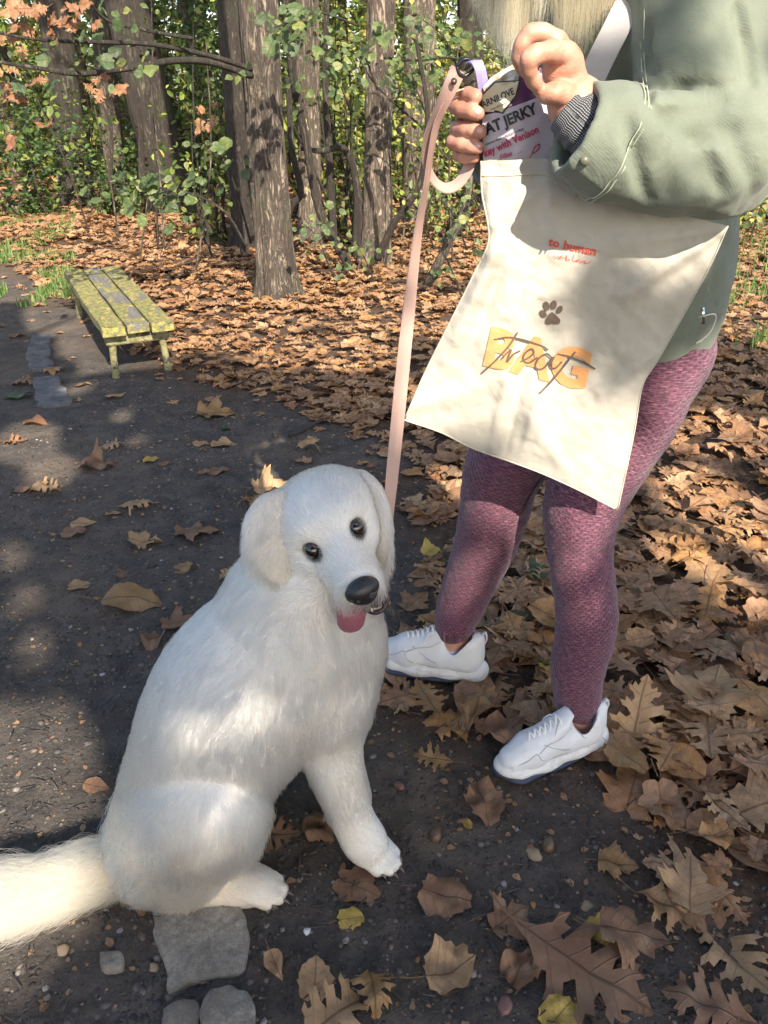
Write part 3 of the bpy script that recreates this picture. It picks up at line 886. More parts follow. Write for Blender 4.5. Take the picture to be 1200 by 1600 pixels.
# unseen trees behind the photographer: crowns placed and shaped to throw the shade
for i, (x, y, cx, cy, cz, R, n_, ls) in enumerate([(3.9, -5.4, 1.9, -4.0, 4.3, (2.6, 2.9, 1.0), 46000, .095), (6.0, -2.4, 3.9, -1.9, 4.5, (2.5, 1.9, 1.0), 15000, .10), (-2.6, -5.2, -1.1, -4.0, 4.5, (1.6, 2.5, .9), 16000, .10), (-1.9, -1.6, .5, -2.5, 4.5, (2.0, 2.1, .9), 26000, .10), (1.0, -11, 1.8, -9.6, 7.6, (3.4, 2.6, 1.8), 8000, .14)]):
    tree(('unseen low branched oak on the right behind the photographer, crown shaped for shade', 'unseen second oak further right of the photographer, crown shaped for shade', 'unseen oak on the left behind the photographer, crown shaped for shade', 'unseen young oak leaning over the path beside the photographer, crown shaped for shade', 'unseen tall oak at the back behind the photographer, crown shaped for shade')[i],
         (x, y, 0), (x + (cx - x) * .3, y + (cy - y) * .3, cz - .9), .20, .13, M_bark, ((cx, cy, cz), R), M_can_y, n_, ls, 20 + i, 28, gap=-.75, name='shade_oak', dz=.15, limbs=6)

# ---- far wood that reads as one mass
P = np.stack([br.random(62000) * 44 - 22, 17 + br.random(62000) ** .8 * 15, br.random(62000) ** .9 * 7.5], -1)
g = fbm(P[:, 0] * .45, P[:, 1] * .3, P[:, 2] * .55, 91, 3)
P = P[(g > -.22)]
tag(leaf_cloud('far_wood', P, .28, br, M_can_y), 'yellow green mass of far trees and bushes closing the view', 'far trees', kind='stuff')
# ---- understory shrubs
def shrub(px, pyb, y, w, h, n_, ls, m, label, seed, z0=.0, nst=6, gap=-.1, name='understory_shrub', thin=.7):
    rr = np.random.default_rng(seed + 900)
    dep = y * CF.y + (CAM_H - h / 2) * .485
    x = (px - 600) / FPX * dep
    t = empty(name, (x, y, 0), label, 'shrub', 'shrubs between the trunks')
    C, Rr = np.array((x, y, z0 + h * .55)), np.array((w / 2, min(w / 2, .8), h * .55))
    mb = MB(); ends = []
    for i in range(nst):
        a = rr.random() * 6.28; e = C + rr.normal(size=3) * Rr * .55; e[2] = abs(e[2])
        s_ = np.array((x + .12 * rr.normal(), y + .12 * rr.normal(), 0)); m_ = (s_ + e) / 2 + rr.normal(size=3) * .10
        pth = catmull([tuple(s_), tuple(m_), tuple(e)], 6)
        v, f = tube(pth, np.linspace(.014 + .008 * rr.random(), .004, len(pth)), 6); mb.add(v, f)
        ends.append(pth)
        for k in range(3):
            j = rr.integers(5, len(pth) - 1); e2 = pth[j] + rr.normal(size=3) * np.array((.35, .25, .2)) * h * .35
            v, f = tube(catmull([tuple(pth[j]), tuple((pth[j] + e2) / 2 + rr.normal(size=3) * .03), tuple(e2)], 4), np.linspace(.006, .002, 9), 5); mb.add(v, f)
            ends.append(np.array([pth[j], (pth[j] + e2) / 2, e2]))
    put('stems', mb.mesh(), M_twig, t)
    P = crown_points(n_, C, Rr * 1.1, rr, gap, seed, 2.0)
    if ends:                                          # half of the leaves sit on the twigs
        k = n_ // 2; E = np.concatenate(ends); P[:k] = E[rr.integers(0, len(E), k)] + rr.normal(size=(k, 3)) * .09
    P = P[P[:, 2] > .05]; P = P[shade_mask(P, rr)] if y < 6 else P
    tag(leaf_cloud('foliage', P, ls, rr, m, t, 1.0), kind='stuff')
    return t
SH = [(20, 9.5, 2.2, 1.5, 900, .10, M_can_d, 'dark green low bush at the far left edge'),
      (90, 13, 3.5, 3.2, 1300, .13, M_can_g, 'tall leafy bush behind the far left trunk'),
      (190, 12.5, 2.2, 2.4, 700, .12, M_can_y, 'yellowish bush glowing behind the slim brown trunk'),
      (170, 9.6, 1.6, .9, 600, .09, M_can_d, 'low green bush in front of the slim brown trunk'),
      (300, 10.5, 1.8, 2.6, 1100, .11, M_can_d, 'dense dark bush between the leaning and the thick trunk'),
      (330, 7.8, 1.0, 1.5, 320, .09, M_can_g, 'leafy bush left of the narrow dark trunk'),
      (350, 14, 3.0, 3.4, 1200, .14, M_can_g, 'high green bush deep behind the thick trunk'),
      (470, 9.5, 1.4, 2.6, 520, .10, M_can_g, 'green bush behind the pale sunlit trunk'),
      (530, 8.2, 1.5, 2.3, 620, .10, M_can_g, 'bright leafed bush between pale and scaly trunk'),
      (560, 13, 3.0, 3.4, 1100, .13, M_can_y, 'yellow green bush far behind the scaly trunk'),
      (640, 11, 2.2, 2.8, 750, .11, M_can_g, 'bush behind the leash loop'),
      (700, 7.6, 1.4, 1.6, 520, .085, M_can_g, 'bush with small leaves below the leash loop'),
      (720, 12.5, 2.5, 3.0, 900, .12, M_can_y, 'light bush behind the hand holding the leash'),
      (1185, 9.0, 1.4, 2.2, 900, .10, M_can_g, 'green bush at the right edge beside the sleeve'),
      (1150, 12, 3.0, 3.2, 900, .12, M_can_d, 'dark bush behind the jacket at the right'),
      (950, 9.5, 3.0, 2.4, 900, .12, M_can_g, 'bush hidden behind the woman'),
      (240, 16, 3.0, 3.8, 900, .15, M_can_y, 'pale bush far behind the leaning trunk'),
      (450, 17, 4.0, 3.8, 900, .15, M_can_y, 'pale bush far back right of the thick trunk'),
      (20, 17, 4.0, 3.8, 900, .15, M_can_g, 'far bush at the upper left corner'),
      (-160, 13, 3.6, 3.2, 900, .13, M_can_g, 'tall bush beyond the left edge of the path'),
      (-430, 13, 4.0, 3.4, 900, .14, M_can_y, 'yellowish tall bush further left beyond the path'),
      (-700, 12, 4.0, 3.4, 900, .14, M_can_g, 'green tall bush furthest left beyond the path')]
for i, (px, y, w, h_, n_, ls, m, lab) in enumerate(SH): shrub(px, 0, y, w, h_, int(n_ * 1.8), ls * .74, m, lab, i)

# ---- thin stems of the thicket right of the thick trunk
def stem(pxs, r0, r1, lab, m=M_twig, name='sapling', group=None, seg=8):
    P = [tuple(PY(a, b, y)) for a, b, y in pxs]
    C = catmull(P, 8); v, f = tube(C, np.linspace(r0, r1, len(C)), seg)
    t = empty(name, Vector(P[0]), lab, 'sapling', group)
    put('trunk', me_from(v, f, 'trunk'), m, t); return t, C
GS = 'thin crooked saplings in the thicket'
st_ = []
st_.append(stem([(545, 415, 6.0), (500, 330, 6.0), (478, 220, 6.0), (455, 100, 5.9), (440, -60, 5.8)], .034, .024, 'dark leaning sapling crossing behind the thick trunk', M_bark_shaded, group=GS))
st_.append(stem([(440, 415, 6.4), (452, 330, 6.3), (470, 300, 6.3), (456, 230, 6.3), (450, 120, 6.3)], .03, .02, 'crooked sapling hugging the thick trunk on its right', M_twig, group=GS))
st_.append(stem([(522, 380, 6.3), (515, 250, 6.3), (508, 120, 6.2), (512, -40, 6.2)], .030, .018, 'slim upright sapling midway between pale and scaly trunk', M_twig, group=GS))
st_.append(stem([(556, 400, 6.1), (558, 300, 6.1), (540, 235, 6.1), (500, 236, 6.1), (470, 232, 6.1)], .035, .014, 'sapling bent sideways at half height left of the scaly trunk', M_bark_shaded, group=GS))
st_.append(stem([(590, 405, 6.0), (615, 350, 5.9), (655, 290, 5.8), (668, 180, 5.7), (650, 60, 5.7)], .030, .012, 'dark sapling curving away to the right of the scaly trunk', M_twig, group=GS))
st_.append(stem([(668, 445, 5.6), (700, 380, 5.6), (730, 310, 5.6), (738, 180, 5.6)], .035, .02, 'greyish leaning sapling right of the leash', M_bark, group=GS))
st_.append(stem([(600, 430, 6.6), (612, 330, 6.6), (606, 200, 6.6)], .010, .005, 'hair thin stem right against the scaly trunk', M_twig, group=GS))
st_.append(stem([(700, 250, 6.5), (660, 200, 6.5), (620, 165, 6.5), (585, 130, 6.4), (560, 90, 6.4)], .010, .004, 'thin side shoot crossing in front of the scaly trunk', M_twig, group=GS))
st_.append(stem([(222, 290, 8.5), (218, 180, 8.5), (205, 115, 8.5)], .035, .02, 'black thin sapling in front of the massive leaning trunk', M_twig, group=GS))
st_.append(stem([(172, 290, 8.8), (174, 205, 8.8), (155, 150, 8.8)], .02, .012, 'black thin sapling left of the massive leaning trunk', M_twig, group=GS))
rb = np.random.default_rng(404)
for i in range(26):                                   # bare shoots that rise from the leaf carpet
    px = rb.choice([rb.uniform(470, 760), rb.uniform(130, 400), rb.uniform(1120, 1200)], p=[.6, .25, .15]); y = rb.uniform(6.3, 9)
    g_ = Vector(((px - 600) / FPX * (y * CF.y + 1.2 * .485), y, 0)); e = g_ + Vector((rb.normal() * .25, rb.normal() * .2, rb.uniform(.5, 2.2)))
    C = catmull([tuple(g_), tuple(g_.lerp(e, .5) + Vector((rb.normal() * .06, 0, 0))), tuple(e)], 6); v, f = tube(C, np.linspace(.010, .004, len(C)), 6)
    o = put('bare_shoot', me_from(v, f), (M_twig, M_bark)[i % 2]); zz = 'left of the thick trunk' if px < 420 else 'between thick trunk and leash' if px < 620 else 'right of the leash' if px < 900 else 'at the right edge'; hh_ = 'knee high' if e.z < .9 else 'waist high' if e.z < 1.5 else 'tall'
    tag(o, f"{hh_} thin {('dark', 'greyish')[i % 2]} bare shoot rising from the leaves {zz}", 'shoot', f"{hh_} {('dark', 'greyish')[i % 2]} shoots {zz}")

# ---- leafy twigs close enough to show single leaves
OV = [leaf_vf('ovate', br, 1.0, .3, True) for _ in range(3)]
OVR = [leaf_vf('round', br, .8, .3, True) for _ in range(3)]
def mesh_leaf(kind, k, m, cache={}):
    key = (kind, k, m.name)
    if key not in cache:
        V, F, UV = (OV if kind == 'ovate' else OVR if kind == 'round' else [VARS[0][1:], VARS[1][1:], VARS[6][1:]])[k]
        V = V.copy(); V[:, 0] += .5
        cache[key] = leaf_mesh(V, F, UV); cache[key].materials.append(m)
    return cache[key]
def twig_leaves(parent, pts, size, kind, m, r, face=.8, cnt=1):
    for p in pts:
        for _ in range(cnt):
            o = bpy.data.objects.new('leaf', mesh_leaf(kind, int(r.integers(0, 3)), m)); col.objects.link(o)
            nrm = Vector((r.normal() * .5, -face + r.normal() * .3, .6 + .3 * r.normal())).normalized()
            d = Vector((r.normal(), r.normal() * .4, -.4 + .4 * r.normal())); d = (d - nrm * d.dot(nrm)).normalized(); s_ = nrm.cross(d)
            z_ = size * (1 + .25 * r.normal())
            M = Matrix.Translation(Vector(p) + d * .015) @ Matrix(((d.x, s_.x, nrm.x), (d.y, s_.y, nrm.y), (d.z, s_.z, nrm.z))).to_4x4() @ Matrix.Diagonal((z_, z_, z_, 1))
            o.parent = parent; o.matrix_parent_inverse = Matrix.Translation(-parent.location); o.matrix_basis = M
            o.color = (r.random(),) * 3 + (1,)
tl = np.random.default_rng(31)
def leafy(pxs, r0, r1, leaves, size, kind, m, lab, seg=7, spread=10, name='leafy_branch', cat='branch'):
    P = [tuple(PY(a, b, y)) for a, b, y in pxs]; C = catmull(P, 8)
    t = empty(name, Vector(P[0]), lab, cat)
    v, f = tube(C, np.linspace(r0, r1, len(C)), seg); put('stem', me_from(v, f, 'stem'), M_twig, t)
    for (a, b, y) in leaves:
        pass
    pts = [tuple(PY(a + tl.normal() * spread * .3, b + tl.normal() * spread * .3, y + tl.normal() * .05)) for a, b, y in leaves]
    size *= .68 if kind == 'round' else .66
    pts += [tuple(Vector(p) + Vector((tl.normal() * .05, tl.normal() * .05, tl.normal() * .04))) for p in pts]
    twig_leaves(t, pts[:len(leaves)], size, kind, m, tl)
    twig_leaves(t, pts[len(leaves):], size * .8, 'ovate' if kind == 'round' else kind, m, tl)
    return t
# low sprig with big green leaves left of the dark narrow trunk
y_ = 5.3
lv_ = [(140, 290, y_), (125, 297, y_), (152, 318, y_), (178, 300, y_), (190, 312, y_), (205, 300, y_), (215, 285, y_), (228, 305, y_), (195, 335, y_), (215, 332, y_), (228, 300, y_), (240, 290, y_), (252, 310, y_), (262, 300, y_), (275, 318, y_), (268, 325, y_), (285, 300, y_), (300, 285, y_), (128, 268, y_), (196, 272, y_), (230, 268, y_), (245, 272, y_), (310, 312, y_), (268, 343, y_), (288, 335, y_), (180, 285, y_), (208, 318, y_), (255, 290, y_)]
leafy([(385, 385, 5.5), (350, 330, 5.4), (290, 300, 5.35), (210, 290, 5.3), (125, 280, 5.25)], .010, .003, lv_, .115, 'round', M_green, 'low twig with big round green leaves reaching left over the carpet')
lv_ = [(300, 222, 6), (318, 230, 6), (330, 240, 6), (340, 225, 6), (352, 235, 6), (322, 255, 6), (340, 258, 6), (300, 260, 6), (360, 250, 6), (312, 240, 6), (345, 275, 6), (375, 280, 6), (365, 290, 6), (310, 275, 6), (330, 285, 6), (383, 307, 6)]
leafy([(392, 380, 6.2), (370, 300, 6.1), (345, 245, 6.0), (300, 222, 6)], .010, .003, lv_, .12, 'round', M_green, 'upright twig with green leaves in front of the narrow dark trunk')
lv_ = [(425 + tl.normal() * 22, 30 + tl.normal() * 16, 4.6) for _ in range(6)] + [(455 + tl.normal() * 25, 45 + tl.normal() * 20, 4.9) for _ in range(22)] + [(480, 90, 5), (372, 110, 4.8), (380, 100, 4.8), (495, 28, 5)]
leafy([(560, 40, 5.6), (500, 20, 5.2), (455, 35, 4.9), (420, 45, 4.7)], .008, .003, lv_, .10, 'round', M_green, 'green leaf cluster hanging before the top of the thick trunk')
for (cx, cy, n_, s_, y_, sz, lab) in [(560, 80, 18, 26, 5.6, .10, 'loose green leaves in front of the top of the scaly trunk'), (520, 120, 14, 30, 5.9, .10, 'green leaves midway between thick and scaly trunk'), (640, 60, 16, 28, 6.2, .10, 'green leaves above the leash loop'),
                              (690, 60, 14, 26, 6.0, .10, 'green leaves left of the blond hair'), (640, 130, 12, 24, 6.2, .11, 'green leaves left of the leash hand'), (490, 370, 16, 22, 5.5, .075, 'small green leaves at the foot of the pale sunlit trunk'),
                              (560, 395, 12, 18, 5.9, .08, 'green leaves at the foot of the scaly trunk'), (700, 330, 24, 30, 5.7, .075, 'green leaves below the leash loop'), (690, 400, 14, 28, 5.4, .07, 'green leaves between leash and tote bag, low'),
                              (720, 270, 14, 20, 5.7, .08, 'green leaves behind the lower end of the leash loop'), (1185, 60, 26, 26, 5.6, .09, 'green leaves at the right edge beside the sleeve, high'), (1190, 330, 14, 14, 6.2, .08, 'green leaves at the right edge below the elbow')]:
    lv_ = [(cx + tl.normal() * s_, cy + tl.normal() * s_, y_ + tl.normal() * .2) for _ in range(n_)]
    leafy([(cx + 30, cy + 60, y_ + .1), (cx + 5, cy, y_), (cx - 30, cy - 30, y_)], .007, .002, lv_, sz, 'round', M_green, lab)
# the two long dark branches crossing the upper left with green and orange leaves
y_ = 3.7
b1 = leafy([(392, 118, 5.3), (330, 98, 4.9), (270, 95, 4.4), (190, 108, 4.0), (120, 115, 3.7), (50, 105, 3.6), (-60, 88, 3.5)], .022, .005,
      [(30, 85, y_), (50, 95, y_), (20, 120, y_), (45, 150, y_), (100, 112, y_), (140, 60, y_), (110, 55, y_), (160, 85, y_), (80, 62, y_), (205, 110, y_), (215, 105, y_), (150, 98, y_), (18, 170, y_), (60, 180, y_), (70, 120, y_), (185, 100, y_), (5, 75, y_)], .085, 'round', M_green, 'long dark branch crossing the upper left with scattered green leaves')
leafy([(392, 108, 5.3), (330, 88, 4.9), (240, 70, 4.4), (160, 66, 4.0), (60, 62, 3.7), (-60, 40, 3.5)], .016, .004,
      [(20, 25, y_), (45, 30, y_), (60, 15, y_), (85, 35, y_), (35, 60, y_), (120, 25, y_), (70, 55, y_), (5, 50, y_), (50, 130, y_), (15, 140, y_), (42, 185, y_), (22, 200, y_), (110, 10, y_), (165, 140, y_), (180, 135, y_), (170, 128, y_), (5, 110, y_), (28, 148, y_), (40, 8, y_), (80, 8, y_), (128, 20, y_), (62, 40, y_), (100, 30, y_), (55, 125, y_)], .11, 'oak', M_rust, 'upper dark branch at the left carrying orange oak leaves')
leafy([(300, 60, 4.6), (230, 48, 4.4), (165, 30, 4.2), (125, -20, 4.0)], .010, .004, [(175, 12, 4.2), (158, 5, 4.2), (170, 40, 4.2), (190, 60, 4.3), (150, 35, 4.2), (230, 20, 4.3)], .085, 'round', M_green, 'short branch from the top left corner with a few green leaves')
leafy([(600, 90, 6.0), (650, 95, 5.9), (700, 90, 5.8), (745, 100, 5.7)], .008, .003, [(610, 95, 5.9), (640, 88, 5.9), (670, 110, 5.8), (700, 80, 5.8), (720, 60, 5.8), (745, 60, 5.8), (738, 55, 5.8)], .09, 'round', M_green, 'horizontal twig above the leash clip')
leafy([(300, 160, 7.0), (310, 175, 7.0), (325, 170, 7.0)], .005, .003, [(320, 170, 7), (328, 182, 7), (335, 170, 7)], .16, 'oak', M_rust, 'pair of hanging orange leaves between leaning and thick trunk')

# ---- grass at the left edge of the path and in the wood on the right
gr = np.random.default_rng(12)
def grass(px0, py0, px1, py1, n_, h_, lab, name='grass_tuft'):
    V, F, T = [], [], []
    k = 0
    for i in range(n_):
        px, py = gr.uniform(px0, px1), gr.uniform(py0, py1); c = PZ(px, py, 0); z = float(ground_z(c.x, c.y))
        if vnoise(c.x * 3, c.y * 3, 0, 17) < -.2: continue
        a = gr.random() * 6.28; w = .004 + .003 * gr.random(); hh = h_ * (.5 + gr.random()); d = Vector((math.cos(a), math.sin(a), 0)); s_ = Vector((-d.y, d.x, 0)) * w; ln = gr.random() * .9
        for t_ in (0, .5, 1):
            p = Vector((c.x, c.y, z)) + d * hh * ln * t_ * t_ + Vector((0, 0, hh * t_ * (1 - .35 * ln * t_)))
            V += [tuple(p - s_ * (1 - t_)), tuple(p + s_ * (1 - t_))]
        F += [(k, k + 1, k + 3, k + 2), (k + 2, k + 3, k + 5, k + 4)]; T += [gr.random()] * 6; k += 6
    me = me_from(V, F, name); fattr(me, 'tint', T); tag(put(name, me, M_grass), lab, 'grass', kind='stuff')
M_grass = mat('grass_blades', m_canopy([(0, (.06, .13, .03)), (.6, (.12, .22, .05)), (.9, (.22, .28, .08)), (1, (.35, .30, .14))], .3), rough=.5)
grass(-60, 330, 120, 470, 8000, .07, 'short green grass bordering the path at the left edge')
grass(15, 445, 75, 480, 260, .07, 'small bright tuft of grass left of the bench')
grass(1120, 330, 1260, 560, 1500, .16, 'sunlit straw coloured grass at the right edge')
grass(90, 285, 420, 340, 900, .12, 'grass growing between leaves under the saplings')

# ================================================================ the bench
def m_plank(nt, b):
    n = NT(nt); o = n.coord('Object'); w_ = n.map(o, (1, 1, 1))
    g = n.noise(n.map(o, (30, 1.6, 30)), 3, 6, .6)
    gz = n.noise(n.map(o, (7, 3, 7)), 1.3, 5, .62, .6)
    paint = n.ramp(g, [(.3, (.20, .155, .045)), (.5, (.34, .27, .080)), (.75, (.38, .34, .16))])
    grey = n.ramp(g, [(.3, (.075, .072, .062)), (.6, (.15, .14, .125)), (.8, (.22, .205, .18))])
    moss = n.ramp(n.noise(o, 40, 5, .7), [(.35, (.085, .105, .022)), (.7, (.24, .26, .06))])
    c = n.mix(n.ramp(n.noise(o, 13, 7, .75), [(.42, 0.0), (.56, .85)]), paint, moss)
    c = n.mix(n.ramp(n.noise(o, 34, 6, .75), [(.46, 0.0), (.58, .85)]), c, (.085, .08, .062))
    c = n.mix(n.ramp(n.math('ADD', gz, n.attr('tint')), [(.555, 0.0), (.60, 1.0)]), c, grey)
    nt.links.new(c, b.inputs['Base Color'])
    nt.links.new(n.bump(n.math('ADD', g, n.noise(o, 50, 4)), .7, .004), b.inputs['Normal'])
M_plank = mat('mossy_yellow_plank', m_plank, rough=.85)
def m_leg(nt, b):
    n = NT(nt); o = n.coord('Object')
    c = n.ramp(n.noise(o, 14, 5, .7), [(.38, (.12, .11, .045)), (.5, (.24, .22, .11)), (.60, (.05, .045, .035))])
    nt.links.new(c, b.inputs['Base Color']); nt.links.new(n.bump(n.noise(o, 60, 4), .5, .003), b.inputs['Normal'])
M_bleg = mat('mossy_bench_leg', m_leg, rough=.85)
BZ = .29
f0, f1 = PZ(157, 512, BZ), PZ(272, 500, BZ); k0, k1 = PZ(97, 421, BZ), PZ(188, 417, BZ)
bc = (f0 + f1 + k0 + k1) / 4; bd = ((k0 + k1) - (f0 + f1)).normalized(); ang = math.atan2(bd.y, bd.x) - math.pi / 2
BL = ((k0 + k1) - (f0 + f1)).length / 2; bs = Vector((math.cos(ang), math.sin(ang), 0)); BW = abs((f1 - f0).dot(bs))
bench = empty('park_bench', (bc.x, bc.y, 0), 'low weathered bench of three mossy yellow planks beside the path', 'bench', rz=ang)
def bench_piece(name, V, F, m, lab=None, tint=0.0):
    me = me_from(V, F, name, False); fattr(me, 'tint', np.full(len(V), tint)); o = bpy.data.objects.new(name, me); col.objects.link(o); me.materials.append(m); o.parent = bench
    if lab: o['label'] = lab
    return o
for i, (lab, tn) in enumerate([('yellow mossy plank on the path side', -.12), ('middle plank with a large bare grey patch', .085), ('greenish plank on the side of the trees', .0)]):
    w = BW / 3 - .010; L = BL + (.0, -.02, .015)[i]
    nx_, ny_ = 8, 60; V, F = [], []
    prof = [(-w / 2, -.05), (-w / 2, -.006), (-w / 2 + .007, 0)] + [(-w / 2 + w * t, 0) for t in (.2, .4, .6, .8)] + [(w / 2 - .007, 0), (w / 2, -.006), (w / 2, -.05)]
    for j in range(ny_ + 1):
        y = -L / 2 + L * j / ny_
        for (a_, z_) in prof:
            nn = .0022 * float(vnoise(a_ * 90, y * 9, i * 3, 5)) + .004 * float(vnoise(a_ * 12, y * 3, i, 6)) if z_ > -.01 else 0
            e_ = .006 * float(vnoise(a_ * 40, i * 5, 0, 9)) if j in (0, ny_) else 0
            V.append((a_ + .003 * float(vnoise(y * 8, i, 0, 3)), y + e_, z_ + nn))
    m_p = len(prof)
    for j in range(ny_):
        for q in range(m_p): F.append((j * m_p + q, j * m_p + (q + 1) % m_p, (j + 1) * m_p + (q + 1) % m_p, (j + 1) * m_p + q))
    F += [tuple(range(m_p))[::-1], tuple(range(ny_ * m_p, (ny_ + 1) * m_p))]
    o = bench_piece('plank', V, F, M_plank, lab, tn); o.location = ((i - 1) * (BW / 3), (0, .01, -.012)[i], BZ)
for sy in (-1, 1):
    V, F = box_vf((0, sy * (BL / 2 - .10), BZ - .085), BW - .04, .07, .06, bev=.006); bench_piece('crossbar', V, F, M_bleg)
    for sx in (-1, 1):
        x0, y0 = sx * (BW / 2 - .055), sy * (BL / 2 - .10)
        v, f = tube([(x0, y0, BZ - .115), (x0 + sx * .006, y0, .12), (x0 + sx * .012, y0, -.03)], [.020, .017, .021], 12)
        bench_piece('leg', v, f, M_bleg)
